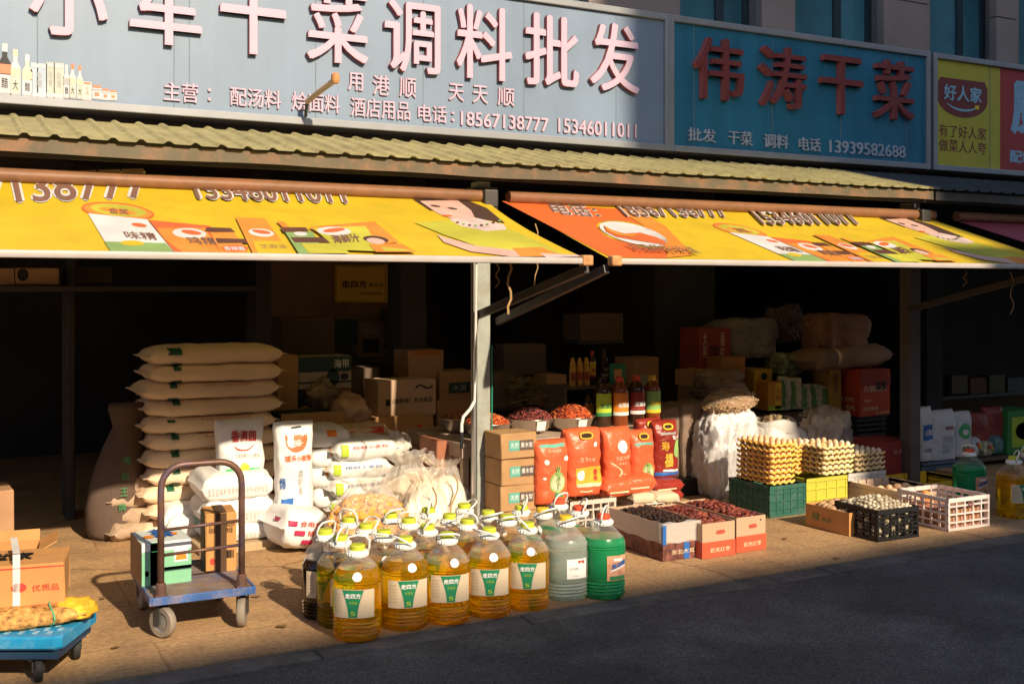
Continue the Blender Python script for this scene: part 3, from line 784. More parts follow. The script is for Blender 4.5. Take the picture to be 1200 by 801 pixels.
def carton(name, label, loc, w, d, h, m=CARD, rz=0.0, prints=(), tape=None, group=None, cat='carton', flaps=None, seam=True):
    """origin = middle of the front bottom edge; prints: (text, material, face, a0, a1, b0, b1[, bold])"""
    t = thing(name, label, cat, loc, rz, group)
    bm = NB()
    if flaps is None:
        vs = bx(bm, -w / 2, w / 2, 0, d, 0, h, bev=min(.006, h * .05))
        rnd = random.Random(label)
        for v in bm.verts:                           # slightly bulged, slightly crushed
            a = v.co.x / w; b_ = v.co.z / h
            v.co += Vector((rnd.uniform(-.005, .005) * min(1, w * 3), rnd.uniform(-.005, .002), rnd.uniform(-.005, .004) * min(1, h * 4)))
        obj('body', bm, m, t)
        if seam:
            bm = NB(); bx(bm, -w / 2 + .004, w / 2 - .004, d / 2 - .002, d / 2 + .002, h - .001, h + .0015); obj('lid_seam', bm, CARDIN, t)
    else:
        th = .005
        bx(bm, -w / 2, w / 2, 0, th, 0, h); bx(bm, -w / 2, w / 2, d - th, d, 0, h)
        bx(bm, -w / 2, -w / 2 + th, th + .0005, d - th - .0005, 0, h); bx(bm, w / 2 - th, w / 2, th + .0005, d - th - .0005, 0, h)
        bx(bm, -w / 2 + th, w / 2 - th, th, d - th, 0, .006)
        obj('body', bm, m, t)
        for side, ang, ln in flaps:
            bm = NB(); a = math.radians(ang)
            if side == 'f': box(bm, (0, -math.cos(a) * ln / 2 + .002, h + math.sin(a) * ln / 2), (w - .01, ln, th), M=Matrix.Rotation(-a, 4, 'X'))
            if side == 'b': box(bm, (0, d + math.cos(a) * ln / 2 - .002, h + math.sin(a) * ln / 2), (w - .01, ln, th), M=Matrix.Rotation(a, 4, 'X'))
            if side == 'l': box(bm, (-w / 2 - math.cos(a) * ln / 2 + .002, d / 2, h + math.sin(a) * ln / 2), (ln, d - .01, th), M=Matrix.Rotation(a, 4, 'Y'))
            if side == 'r': box(bm, (w / 2 + math.cos(a) * ln / 2 - .002, d / 2, h + math.sin(a) * ln / 2), (ln, d - .01, th), M=Matrix.Rotation(-a, 4, 'Y'))
            obj('flap', bm, m, t)
    if tape:
        bm = NB(); tw = .028
        if 'T' in tape:
            quad(bm, fm_top(-w / 2, w / 2, d / 2 - tw, d / 2 + tw, h, .0035)); quad(bm, fm_left(d / 2 - tw, d / 2 + tw, h * .7, h, -w / 2, .003))
        if 'V' in tape: quad(bm, fm_front(-tw, tw, 0, h, 0, .004)); quad(bm, fm_top(-tw, tw, 0, d, h, .0045))
        obj('tape', bm, TAPED if 'D' in tape else TAPE, t)
    for pr in prints:
        s, pm, face, a0, a1, b0, b1 = pr[:7]; bold = pr[7] if len(pr) > 7 else .02
        if face == 'f': f = fm_front(-w / 2 + w * a0, -w / 2 + w * a1, h * b0, h * b1, 0, .004)
        elif face == 'l': f = fm_left(d * (1 - a1), d * (1 - a0), h * b0, h * b1, -w / 2, .004)
        else: f = fm_top(-w / 2 + w * a0, -w / 2 + w * a1, d * b0, d * b1, h, .004)
        bm = NB()
        if s == '#': quad(bm, f)                      # a printed panel
        elif s == '@': tri_shape(bm, f, [(.5 + .5 * math.cos(q * math.pi / 12), .5 + .5 * math.sin(q * math.pi / 12)) for q in range(24)])
        elif s == '|': [quad(bm, f, k / 16, k / 16 + random.choice((.02, .035, .045)), 0, 1) for k in range(16)]
        else:
            f2 = f; put_text(bm, s, lambda a, b, c: f2(a, b, c + .0012), bold=bold)
        obj('printing', bm, pm, t)
    return t

def sack_geo(L_, W, H, seed=0, e=3.3, p=7, wr=.010, flat=.0, seamw=.03, bend=0.0):
    bm = NB(); nL, nT = 30, 30; rings = []
    for i in range(nL + 1):
        s = -1 + 2 * i / nL; s = math.copysign(abs(s) ** .75, s)
        T = H / 2 * max(0, 1 - abs(s) ** p) ** .5 + .004
        wd = W / 2 * (.90 + .10 * max(0, 1 - abs(s) ** 3) ** .5)
        ring = []
        for k in range(nT):
            a = 2 * math.pi * k / nT; c, sn = math.cos(a), math.sin(a)
            y = wd * math.copysign(abs(c) ** (2 / e), c); z = T * math.copysign(abs(sn) ** (2 / e), sn)
            x = s * L_ / 2
            cr = wr * .8 * (abs(s) ** 3) * math.sin(y * 55 + seed + 3 * math.sin(x * 20)) * (1 - abs(s) ** 12)
            q = Vector((x, y, z)); nv = noise.noise_vector(q * 7 + Vector((seed * 5.3, seed, 1))) + .5 * noise.noise_vector(q * 19 + Vector((seed * 2.3, seed, 5)))
            q += nv * wr * (1 if abs(s) < .97 else .4); q.z += cr * (1 if sn > 0 else -1)
            if flat and q.z < -H * .5 * (1 - flat): q.z = -H * .5 * (1 - flat) + (q.z + H * .5 * (1 - flat)) * .15
            q.z += bend * (1 - s * s) + bend * .6 * noise.noise(Vector((x * 3, seed, 0)))
            ring.append(bm.verts.new(q))
        rings.append(ring)
    for a, b in zip(rings, rings[1:]):
        for k in range(nT): bm.faces.new((a[k], a[(k + 1) % nT], b[(k + 1) % nT], b[k]))
    for ring, sg in ((rings[0], -1), (rings[-1], 1)):     # stitched flap
        r2 = [bm.verts.new(v.co + Vector((sg * seamw, 0, 0))) for v in ring]
        for k in range(nT): bm.faces.new((ring[k], ring[(k + 1) % nT], r2[(k + 1) % nT], r2[k]))
        bm.faces.new(r2)
    return bm
def surf_sack(L_, W, H, e=3.3, p=7):
    """front (-y) bulge of a lying sack: unit map along length x height"""
    def f(x, z):
        s = max(-1, min(1, 2 * x / L_)); T = H / 2 * max(0, 1 - abs(s) ** p) ** .5 + .004
        wd = W / 2 * (.90 + .10 * max(0, 1 - abs(s) ** 3) ** .5)
        return -wd * max(0, 1 - min(1, abs(z / T)) ** e) ** (1 / e)
    return f
def lying_sack(label, loc, L_, W, H, m, rz=0.0, seed=0, group=None, name='sack', parts=True, tilt=0.0, prints=(), **k):
    t = thing(name, label, 'sack', loc, rz, group)
    t.rotation_euler = (0, tilt, rz)
    bm = sack_geo(L_, W, H, seed, **k); bmesh.ops.translate(bm, vec=(0, 0, H / 2), verts=bm.verts)
    obj('body', bm, m, t, smooth='full')
    sf_ = surf_sack(L_, W, H)
    for s, pm, x0, x1, z0, z1, bold in prints:
        bm = NB(); mp = lambda a, b, c: Vector((x0 + (x1 - x0) * a, sf_(x0 + (x1 - x0) * a, (z0 - .5 + (z1 - z0) * b) * H) - .009 - c, (z0 + (z1 - z0) * b) * H))
        if s == '#': quad(bm, mp, nx=4, nz=6)
        elif s == '-': quad(bm, mp, nx=10, nz=1)
        else: put_text(bm, s, lambda a, b, c: mp(a, b, c + .002), bold=bold)
        obj('printing', bm, pm, t)
    return t

def bag_fn(w, d, h, e=3.2, p=3.5, top=.012, flare=.0):
    def half(z):
        q = min(1, max(0, z / h)); T = d / 2 * max(0, 1 - q ** p) ** .5 + top * (q) + .002
        if q < .06: T *= .9 + .1 * q / .06
        W_ = w / 2 * (1 - .05 * math.sin(q * math.pi) + flare * q)
        return W_, T
    return half
def standing_bag(name, label, loc, w, d, h, m, rz=0.0, seed=0, group=None, prints=(), handle=None, tilt=0.0, cat='bag', wr=.010, flare=0.0, p=3.5):
    """origin = middle of the base"""
    t = thing(name, label, cat, loc, rz, group); t.rotation_euler = (tilt, 0, rz)
    half = bag_fn(w, d, h, flare=flare, p=p); bm = NB(); nz, nt, e = 26, 40, 3.2; rings = []
    def disp(q):
        q2 = noise.noise_vector(q * 9 + Vector((seed * 4.1, seed, 2))) + .6 * noise.noise_vector(q * 24 + Vector((seed, 3, seed * 2)))
        return q2 * wr
    for i in range(nz + 1):
        z = h * i / nz; W_, T = half(z); ring = []
        for k in range(nt):
            a = 2 * math.pi * k / nt; c, s = math.cos(a), math.sin(a)
            q = Vector((W_ * math.copysign(abs(c) ** (2 / e), c), T * math.copysign(abs(s) ** (2 / e), s), z))
            q += disp(q) * (0 if i == 0 else 1)
            if i == 0: q.z = 0
            ring.append(bm.verts.new(q))
        rings.append(ring)
    for a, b in zip(rings, rings[1:]):
        for k in range(nt): bm.faces.new((a[k], a[(k + 1) % nt], b[(k + 1) % nt], b[k]))
    bm.faces.new(rings[0][::-1]); bm.faces.new(rings[-1])
    obj('body', bm, m, t, smooth='full')
    def front(x, z):
        W_, T = half(z); y = -T * max(0.0, 1 - min(1, abs(x / W_)) ** e) ** (1 / e)
        q = Vector((x, y, z)); return q + disp(q)
    for kd in prints:
        s, pm, a0, a1, b0, b1 = kd[:6]; bold = kd[6] if len(kd) > 6 else .02; lay = kd[7] if len(kd) > 7 else 0
        bm = NB(); mp = lambda a, b, c: front((a0 + (a1 - a0) * a - .5) * w, (b0 + (b1 - b0) * b) * h) + Vector((0, -.003 - .0018 * lay - c, 0))
        if s == '#': quad(bm, mp, nx=10, nz=10)
        elif s == '@':
            pts = [(.5 + .5 * math.cos(q * math.pi / 12), .5 + .5 * math.sin(q * math.pi / 12)) for q in range(24)]
            c0 = bm.verts.new(mp(.5, .5, 0)); ring = [bm.verts.new(mp(*q, 0)) for q in pts]; rm = [bm.verts.new(mp(.5 + (q[0] - .5) * .5, .5 + (q[1] - .5) * .5, 0)) for q in pts]
            for k in range(24):
                bm.faces.new((c0, rm[k], rm[(k + 1) % 24])); bm.faces.new((rm[k], ring[k], ring[(k + 1) % 24], rm[(k + 1) % 24]))
        elif s == 'smile':
            for i in range(12):
                q0, q1 = math.radians(200 + i * 11.6), math.radians(200 + (i + 1) * 11.6); k0, k1 = math.sin(math.pi * i / 12) * .10 + .02, math.sin(math.pi * (i + 1) / 12) * .10 + .02
                bm.faces.new([bm.verts.new(mp(.5 + (.5 - dq) * math.cos(q), .95 + (.9 - dq) * math.sin(q), 0)) for q, dq in ((q0, 0), (q1, 0), (q1, k1), (q0, k0))])
        elif s == 'bowl':
            pts = [(0, 1), (0, .7)] + [(.5 - .5 * math.cos(math.radians(x)), .6 - .6 * math.sin(math.radians(x))) for x in range(10, 180, 17)] + [(1, .7), (1, 1)]
            c0 = bm.verts.new(mp(.5, .6, 0)); ring = [bm.verts.new(mp(*q, 0)) for q in pts]
            for k in range(len(ring)): bm.faces.new((c0, ring[k], ring[(k + 1) % len(ring)]))
        elif s == 'wave':
            for i in range(16):
                f0, f1 = i / 16, (i + 1) / 16
                g = lambda q: .5 + .4 * math.sin(q * 7 + seed)
                bm.faces.new([bm.verts.new(mp(*q, 0)) for q in ((g(f0) - .05, f0), (g(f0) + .05, f0), (g(f1) + .05, f1), (g(f1) - .05, f1))])
        elif s in ('eye', 'eyeb'): pass
        else: put_text(bm, s, lambda a, b, c: mp(a, b, c + .001), bold=bold)
        obj('printing', bm, pm, t)
    if handle:
        bm = NB(); W_, T = half(h * .9); pts = []
        for q in range(20):
            a = 2 * math.pi * q / 20
            pts.append(Vector((w * .17 * math.copysign(abs(math.cos(a)) ** .7, math.cos(a)), -half(h * .9 + h * .04 * math.sin(a))[1] - .009, h * .90 + h * .045 * math.copysign(abs(math.sin(a)) ** .8, math.sin(a)))))
        tube(bm, pts, .007, 8, closed=True); obj('handle', bm, handle, t, smooth='full')
        bm = NB(); tri_shape(bm, lambda a, b, c: Vector((a, 0, b)), [(q.x * .85, q.z) for q in pts])
        for v in bm.verts: v.co.y = -half(v.co.z)[1] - .0065
        obj('handle_hole', bm, mat('dark_handle_hole', (.03, .015, .01), .8), t)
    return t

def blob(rx, ry, rz_, seed=0, amp=.25, sc=3.0, sub=4, flat=True, pw=2.0, crease=.0):
    bm = NB(); bmesh.ops.create_icosphere(bm, subdivisions=sub, radius=1.0)
    for v in bm.verts:
        q = v.co.copy(); n = noise.noise(q * sc * .6 + Vector((seed * 3, seed, 7))); n2 = noise.noise(q * sc * 2.2 + Vector((seed, 9, seed)))
        n3 = abs(noise.noise(q * sc * 3.5 + Vector((seed, 2, seed * 3))))
        n4 = abs(noise.noise(q * sc * 7 + Vector((seed * 2, 4, seed)))); n5 = abs(noise.noise(q * sc * 13 + Vector((seed, 8, seed * 2))))
        k = 1 + amp * (n + .45 * n2) - crease * ((1 - min(1, n3 * 4)) + .55 * (1 - min(1, n4 * 4)) + .3 * (1 - min(1, n5 * 4)))
        if pw > 2:
            l = (abs(q.x) ** pw + abs(q.y) ** pw + abs(q.z) ** pw) ** (1 / pw); q = q / l
        q = q * k
        if flat and q.z < -.8: q.z = -.8
        v.co = Vector((q.x * rx, q.y * ry, (q.z + (.8 if flat else 1)) * rz_ / (1.8 if flat else 2)))
    return bm
def tied_bag(rx, ry, h, seed=0, neck=.80, fold=.10):
    """filled film bag gathered at the neck, with radial folds"""
    bm = NB(); NT, NZ = 96, 44; rings = []; rnd = random.Random(seed)
    ph = [(rnd.randint(7, 19), rnd.uniform(0, 6.28), rnd.uniform(.4, 1)) for _ in range(5)]
    for j in range(NZ + 1):
        f = j / NZ
        if f < .06: r = .82 + .18 * (f / .06) ** .5
        elif f < neck: q = (f - .06) / (neck - .06); r = 1 - .66 * q ** 2.4
        else: q = (f - neck) / (1 - neck); r = .34 + .36 * q ** .8
        amp = fold * (.25 + .75 * min(1, f / neck)) if f > .03 else 0
        ring = []
        for i in range(NT):
            a = 2 * math.pi * i / NT
            w_ = sum(k * (1 - 2 * abs(math.sin(n * a / 2 + p + f * 2.2))) for n, p, k in ph) / 2.5
            rr = r * (1 + amp * w_) + .10 * noise.noise(Vector((math.cos(a) * 1.6, math.sin(a) * 1.6, f * 3 + seed * 5)))
            q = Vector((rx * rr * math.cos(a), ry * rr * math.sin(a), h * f)); q += noise.noise_vector(q * 16 + Vector((seed, 0, 0))) * .006
            if j == 0: q.z = 0
            if j == NZ: q.z += .03 * noise.noise(Vector((a * 3, seed, 1)))
            ring.append(bm.verts.new(q))
        rings.append(ring)
    for p_, q_ in zip(rings, rings[1:]):
        for i in range(NT): bm.faces.new((p_[i], p_[(i + 1) % NT], q_[(i + 1) % NT], q_[i]))
    bm.faces.new(rings[0][::-1])
    return bm
def heap(name, label, cat, loc, rx, ry, hz, mats_, n, size, seed=0, sqr=False, long_=2.2, kind='stuff', rz=0.0, parent=None):
    """one mounded mass of many small pieces"""
    rnd = random.Random(seed); bm = NB()
    N = 14
    def hgt(a, b_): return hz * max(0, 1 - (max(abs(a), abs(b_)) if sqr else math.hypot(a, b_)) ** 2) ** (.5 if sqr else .8)
    ring = []
    if sqr:
        g = [[bm.verts.new((rx * (-1 + 2 * i / N), ry * (-1 + 2 * j / N), hgt(-1 + 2 * i / N, -1 + 2 * j / N) * .9)) for i in range(N + 1)] for j in range(N + 1)]
        for j in range(N):
            for i in range(N): bm.faces.new((g[j][i], g[j][i + 1], g[j + 1][i + 1], g[j + 1][i]))
    else:
        rr = [[bm.verts.new((rx * f * math.cos(a), ry * f * math.sin(a), hgt(f, 0) * .92)) for a in [2 * math.pi * k / 24 for k in range(24)]] for f in (.05, .3, .55, .8, 1)]
        bm.faces.new(rr[0])
        for p, q in zip(rr, rr[1:]):
            for k in range(24): bm.faces.new((p[k], p[(k + 1) % 24], q[(k + 1) % 24], q[k]))
    for _ in range(n):
        if sqr: a, b_ = rnd.uniform(-.98, .98), rnd.uniform(-.98, .98)
        else:
            r_, t_ = math.sqrt(rnd.random()) * .98, rnd.uniform(0, 2 * math.pi); a, b_ = r_ * math.cos(t_), r_ * math.sin(t_)
        s = size * rnd.uniform(.7, 1.3)
        r = bmesh.ops.create_icosphere(bm, subdivisions=1, radius=s)
        M_ = Matrix.Translation((a * rx, b_ * ry, hgt(a, b_) + rnd.uniform(-.3, .5) * s)) @ Matrix.Rotation(rnd.uniform(0, 6.28), 4, 'Z') @ Matrix.Rotation(rnd.uniform(-.7, .7), 4, 'Y') @ Matrix.Diagonal((long_ * rnd.uniform(.8, 1.2), 1, .8, 1))
        bmesh.ops.transform(bm, matrix=M_, verts=r['verts'])
        mi = rnd.randrange(len(mats_))
        for f in {f for v in r['verts'] for f in v.link_faces}: f.material_index = mi
    o = obj(name, bm, mats_, parent, smooth='full', loc=loc, rz=rz)
    return tag(o, label, cat, kind=kind)

def crate(name, label, loc, w, d, h, m, rz=0.0, nx=5, nz=3, prints=(), group=None, solid=False, ny=None, diag=False, backed=None):
    """open plastic crate; origin = middle of the front bottom edge"""
    t = thing(name, label, 'crate', loc, rz, group); bm = NB(); th = .016; bar = .010
    ny = ny or max(2, round(nx * d / w))
    def wall(x0, x1, n, mk):
        for k in range(n + 1):
            a = x0 + (x1 - x0) * k / n; ww = bar if 0 < k < n else bar * 1.6
            mk(a - ww / 2 if 0 < k < n else (a if k == 0 else a - ww), a + ww / 2 if 0 < k < n else (a + ww if k == 0 else a), 0, h, 0)
        for k in range(nz + 1):
            z = h * k / nz; ww = bar * .9 if 0 < k < nz else (.028 if k == nz else .018)
            z0 = z - ww / 2 if 0 < k < nz else (0 if k == 0 else h - ww)
            mk(x0, x1, z0, z0 + ww, .0025)
        if diag:
            for k in range(n):
                for j in range(nz):
                    if (k + j) % 2 == 0:
                        a0 = x0 + (x1 - x0) * k / n; a1 = x0 + (x1 - x0) * (k + 1) / n; mk(a0, a1, h * j / nz + h / nz * .3, h * j / nz + h / nz * .62, .001)
        if solid: mk(x0 + .004, x1 - .004, .004, h - .004, -.005)
    for y0, sg in ((0, 1), (d, -1)):
        wall(-w / 2, w / 2, nx, lambda a, c, z0, z1, o: bx(bm, a, c, y0 - sg * o, y0 + sg * (th - (0 if o >= 0 else .003)) , z0, z1))
    for x0, sg in ((-w / 2, 1), (w / 2, -1)):
        wall(th, d - th, ny, lambda a, c, z0, z1, o: bx(bm, x0 - sg * o + sg * .001, x0 + sg * th, a, c, z0, z1))
    obj('body', bm, m, t)
    bm = NB(); bx(bm, -w / 2 + th, w / 2 - th, th, d - th, .004, .014); obj('bottom', bm, m, t)
    for s, pm, a0, a1, b0, b1 in prints:
        bm = NB(); f = fm_front(-w / 2 + w * a0, -w / 2 + w * a1, h * b0, h * b1, 0, .006)
        if s == '#': quad(bm, f)
        else: put_text(bm, s, f, bold=.02)
        obj('printing', bm, pm, t)
    return t

# ---- jugs
amber = mat('amber_oil', (1.0, .60, .008), .015, bump=.5, bscale=16, trans=.88, ior=1.36, var=.04, spec=.5)
def oil_nodes(m, col, fac):
    """part of the light goes straight through, tinted by the oil"""
    t = m.node_tree; L = t.links.new
    o = [x for x in t.nodes if x.type == 'OUTPUT_MATERIAL'][0]; tr = t.nodes.new('ShaderNodeBsdfTransparent'); tr.inputs[0].default_value = (*col, 1)
    mx = t.nodes.new('ShaderNodeMixShader'); mx.inputs[0].default_value = fac
    L(t.nodes['Principled BSDF'].outputs[0], mx.inputs[1]); L(tr.outputs[0], mx.inputs[2]); L(mx.outputs[0], o.inputs[0])
oil_nodes(amber, (1.0, .72, .10), .06)
soy = mat('dark_soy_liquid', (.012, .006, .005), .12, var=.1, spec=.6)
greenl = mat('green_detergent_liquid', (.03, .42, .16), .18, var=.05, spec=.6, trans=.55, ior=1.33)
cloudy = mat('cloudy_white_liquid', (.70, .78, .70), .18, var=.04, trans=.72, ior=1.33)
shell = clear_mat('clear_bottle_plastic', (1, .99, .97), body=.03, gloss=.30, rough=.05)
capg = mat('lime_cap_plastic', (.50, .55, .05), .4)
capy = mat('yellow_cap_plastic', (.75, .50, .04), .4)
capr = mat('red_cap_plastic', (.65, .09, .04), .4)
ringw = mat('white_handle_plastic', (.80, .80, .76), .4, var=.04)
creaml = mat('cream_label_paper', (.62, .50, .35), .5, var=.08)
JH = .44
def jug_profile(R):
    pr = [(R * .90, 0), (R * .97, .012)]
    for k in range(4): z = .03 + k * .018; pr += [(R, z), (R * .935, z + .009)]
    pr += [(R, .105), (R, .265)]
    for k in range(2): z = .268 + k * .012; pr += [(R * .95, z), (R, z + .006)]
    pr += [(R * .97, .305), (R * .86, .325), (R * .66, .355), (R * .45, .378), (R * .33, .392), (R * .32, .412)]
    return pr
def jug(label, liq, cap, fill=.335, lab='oil', group=None, R=.118):
    t = thing('jug', label, 'jug', (0, 0, 0), 0, group)
    bm = NB(); lathe(bm, [(r, z) for r, z in jug_profile(R) if z > fill - .035], 40, sq=.10); [bm.faces.remove(f) for f in list(bm.faces) if len(f.verts) > 4]; obj('bottle', bm, shell, t, smooth='full')
    pr = [(r * .995, z) for r, z in jug_profile(R) if z < fill]; r_l = pr[-1][0]
    rtop = r_l * .93 if fill > .3 else r_l
    bm = NB(); lathe(bm, pr + [(rtop, fill), (rtop * .5, fill + .0005)], 40, sq=.10)
    for v in bm.verts:      # petal foot
        if v.co.z < .10:
            k = 1 - .05 * (1 - v.co.z / .10) * (.5 + .5 * math.cos(8 * math.atan2(v.co.y, v.co.x))); v.co.x *= k; v.co.y *= k
    obj('liquid', bm, liq, t, smooth=True)
    bm = NB(); lathe(bm, [(.036, .416), (.038, .418), (.038, .438), (.034, .443), (.001, .444)], 20); obj('cap', bm, cap, t, smooth=True)
    bm = NB(); lathe(bm, [(.034, .384), (.050, .386), (.054, .396), (.048, .416), (.039, .418)], 20)
    for k in range(20):
        a = 2 * math.pi * k / 20; box(bm, (.053 * math.cos(a), .053 * math.sin(a), .401), (.004, .004, .016), rz=0)
    co = obj('collar', bm, ringw, t, smooth=True)
    bm = NB()
    pts = [(-.052, 0, .404), (-.058, -.004, .435), (-.056, -.012, .462), (-.040, -.018, .482), (0, -.02, .488), (.040, -.018, .482), (.056, -.012, .462), (.058, -.004, .435), (.052, 0, .404)]
    tube(bm, pts, .0052, 8); obj('handle', bm, ringw, t, smooth='full')
    def cyl(a, b, c):   # a,b in metres around / up
        an = -math.pi / 2 + a / R; rr = R + .0035 + c; co_, si = abs(math.cos(an)), abs(math.sin(an)); kk = (co_ ** 2.4 + si ** 2.4) ** (-1 / 2.4)
        return Vector((rr * kk * math.cos(an), rr * kk * math.sin(an), b))
    if lab == 'oil':
        bm = NB(); quad(bm, lambda a, b, c: cyl(-.10 + .20 * a, .118 + .135 * b, c), nx=16); lb = obj('label', bm, creaml, t, smooth='full')
        bm = NB(); n = 14
        for i in range(n):
            f0, f1 = i / n, (i + 1) / n; g = lambda q: .020 + .030 * (q ** 1.6)
            for j in range(4):
                vs = [cyl(-g(f) + 2 * g(f) * jj / 4, .121 + .130 * f, .0012) for f, jj in ((f0, j), (f0, j + 1), (f1, j + 1), (f1, j))]
                bm.faces.new([bm.verts.new(v) for v in vs])
        obj('shield', bm, mat('bottle_green_print', (.02, .22, .10), .45), lb)
        bm = NB(); put_text(bm, '走四方', lambda a, b, c: cyl(-.036 + .072 * a, .212 + .024 * b, .0022), bold=.03); obj('lettering', bm, WHITE, lb)
        bm = NB(); put_text(bm, '大豆油', lambda a, b, c: cyl(-.018 + .036 * a, .185 + .013 * b, .0022), bold=.02)
        obj('small_lettering', bm, LIMEP, lb); bm = NB(); put_text(bm, '5', lambda a, b, c: cyl(-.012 + .024 * a, .13 + .02 * b, .0022), bold=.02); obj('small_lettering', bm, LIMEP, lb)
        bm = NB()
        for k in range(6): put_text(bm, '配料表说明', lambda a, b, c: cyl(-.092 + .036 * a, .225 - k * .016 + .008 * b, .0018), bold=.0)
        obj('fine_print', bm, mat('faint_brown_print', (.45, .32, .20), .6), lb)
        bm = NB(); c0 = (.012, .300); quad(bm, lambda a, b, c: Vector((0, 0, 0)), 0, 0, 0, 0) if False else None
        pts = []
        for q in range(20):
            aa = 2 * math.pi * q / 20; z = .312 + .021 * math.sin(aa); r_ = R * (.97 - max(0, z - .305) * 4.6)
            an = -math.pi / 2 + (.02 + .023 * math.cos(aa)) / R; pts.append(Vector(((r_ + .006) * math.cos(an), (r_ + .006) * math.sin(an), z)))
        poly(bm, pts); obj('round_sticker', bm, WHITE, t)
    elif lab == 'white':
        bm = NB(); quad(bm, lambda a, b, c: cyl(-.035 + .115 * a, .125 + .105 * b, c), nx=12); lb = obj('label', bm, WHITE, t, smooth='full')
        bm = NB(); put_text(bm, '罗锐', lambda a, b, c: cyl(.025 + .04 * a, .205 + .018 * b, .0015), bold=.03); obj('red_lettering', bm, RED, lb)
        bm = NB(); put_text(bm, '洗洁精', lambda a, b, c: cyl(-.022 + .05 * a, .172 + .014 * b, .0015), bold=.0); obj('lettering', bm, GREYP, lb); bm = NB(); put_text(bm, '净含量', lambda a, b, c: cyl(.0 + .03 * a, .136 + .007 * b, .0015), bold=.0); obj('lettering', bm, GREYP, lb)
    elif lab == 'green':
        bm = NB(); quad(bm, lambda a, b, c: cyl(-.025 + .12 * a, .105 + .135 * b, c), nx=12); lb = obj('label', bm, mat('orange_pink_label', (.75, .36, .22), .45, var=.4, scale=14), t, smooth='full')
        bm = NB(); put_text(bm, '洗洁精', lambda a, b, c: cyl(.0 + .085 * a, .165 + .028 * b + .025 * a, .002), bold=.04); obj('lettering', bm, BLUEP, lb)
        bm = NB(); quad(bm, lambda a, b, c: cyl(-.005 + .09 * a, .152 + .028 * a + .010 * b, .0015), nx=6); quad(bm, lambda a, b, c: cyl(.012 + .05 * a, .21 + .015 * b, .0015), nx=4); obj('white_stripe', bm, WHITE, lb)
        bm = NB(); quad(bm, lambda a, b, c: cyl(-.01 + .09 * a, .108 + .022 * b, .0015), nx=6); obj('green_stripe', bm, GREEN, lb)
    return t
# ================================================================== LEFT: platform dolly with its load
bluep = mat('blue_dolly_plastic', (.02, .27, .52), .38, var=.08, dirt=(.25, .42, .52), dscale=14, damt=.45)
rubber = mat('black_rubber', (.025, .024, .023), .7, var=.2)
hub_m = mat('grey_wheel_hub', (.30, .30, .30), .4, metal=.6, var=.2)
greyrub = mat('grey_tyre_rubber', (.22, .19, .16), .7, var=.2, dirt=(.35, .27, .18), damt=.5)
def caster(parent, x, y, R, wd=.03, rz=0.0, plate_z=.2, tm=rubber, hm=hub_m):
    bm = NB(); lathe(bm, [(R * .62, -wd / 2), (R * .93, -wd / 2), (R, -wd * .3), (R, wd * .3), (R * .93, wd / 2), (R * .62, wd / 2)], 28, ring_=True)
    M_ = Matrix.Rotation(rz, 4, 'Z') @ Matrix.Rotation(math.pi / 2, 4, 'Y')
    bmesh.ops.transform(bm, matrix=M_, verts=bm.verts)
    wh = obj('wheel', bm, tm, parent, smooth=True, loc=(x, y, R + .002))
    bm = NB(); lathe(bm, [(R * .1, -wd * .52), (R * .2, -wd * .5), (R * .52, -wd * .34), (R * .64, -wd * .5), (R * .64, wd * .5), (R * .52, wd * .34), (R * .2, wd * .5), (R * .1, wd * .52)], 24)
    bmesh.ops.transform(bm, matrix=M_, verts=bm.verts)
    obj('hub', bm, hm, wh, smooth=True)
    bm = NB(); Mz = Matrix.Rotation(rz, 4, 'Z')
    for s in (-1, 1):
        vs = box(bm, (s * (wd * .5 + .008), .012, (R + plate_z) / 2 - .0), (.005, .03, plate_z - R + .02))
    vs = box(bm, (0, .02, plate_z - .006), (wd + .05, .07, .008))
    bmesh.ops.transform(bm, matrix=Mz, verts=bm.verts)
    obj('fork', bm, DSTEEL, parent, loc=(x, y, 0))
    return wh
R0 = math.radians(-28)
pc0 = G(70, 747, .21)
t = thing('platform_dolly', 'low blue plastic platform dolly with grey casters', 'dolly', (pc0.x, pc0.y, 0), R0)
bm = NB(); W_, D_ = .62, .44
v0 = [(-W_, 0), (-.03, 0), (0, .03), (.005, D_ - .03), (-.02, D_), (-W_, D_)]
lo = [bm.verts.new((x * .97, y * .97 + .01, .155)) for x, y in v0]; mid = [bm.verts.new((x, y, .165)) for x, y in v0]; hi = [bm.verts.new((x, y, .205)) for x, y in v0]; hi2 = [bm.verts.new((x * .985 - .003, y * .96 + .01, .212)) for x, y in v0]
for a, c in ((lo, mid), (mid, hi), (hi, hi2)):
    for k in range(6): bm.faces.new((a[k], a[(k + 1) % 6], c[(k + 1) % 6], c[k]))
bm.faces.new(lo[::-1]); bm.faces.new(hi2)
obj('deck', bm, bluep, t)
bm = NB()
for i in range(19):
    for j in range(7):
        if (i + j) % 2: bx(bm, -W_ + .03 + i * .03, -W_ + .05 + i * .03, .05 + j * .05, .085 + j * .05, .2122, .2142)
obj('tread_pattern', bm, mat('worn_blue_white_tread', (.30, .46, .55), .5, var=.3, scale=20), t)
bm = NB(); bx(bm, -W_, -.02, .03, D_ - .03, .11, .153); obj('underframe', bm, mat('navy_underframe', (.02, .05, .10), .5), t)
for x, y in ((-.12, .07), (-.52, .06), (-.07, D_ - .08), (-.52, D_ - .08)): caster(t, x, y, .052, .03, .5, .108)
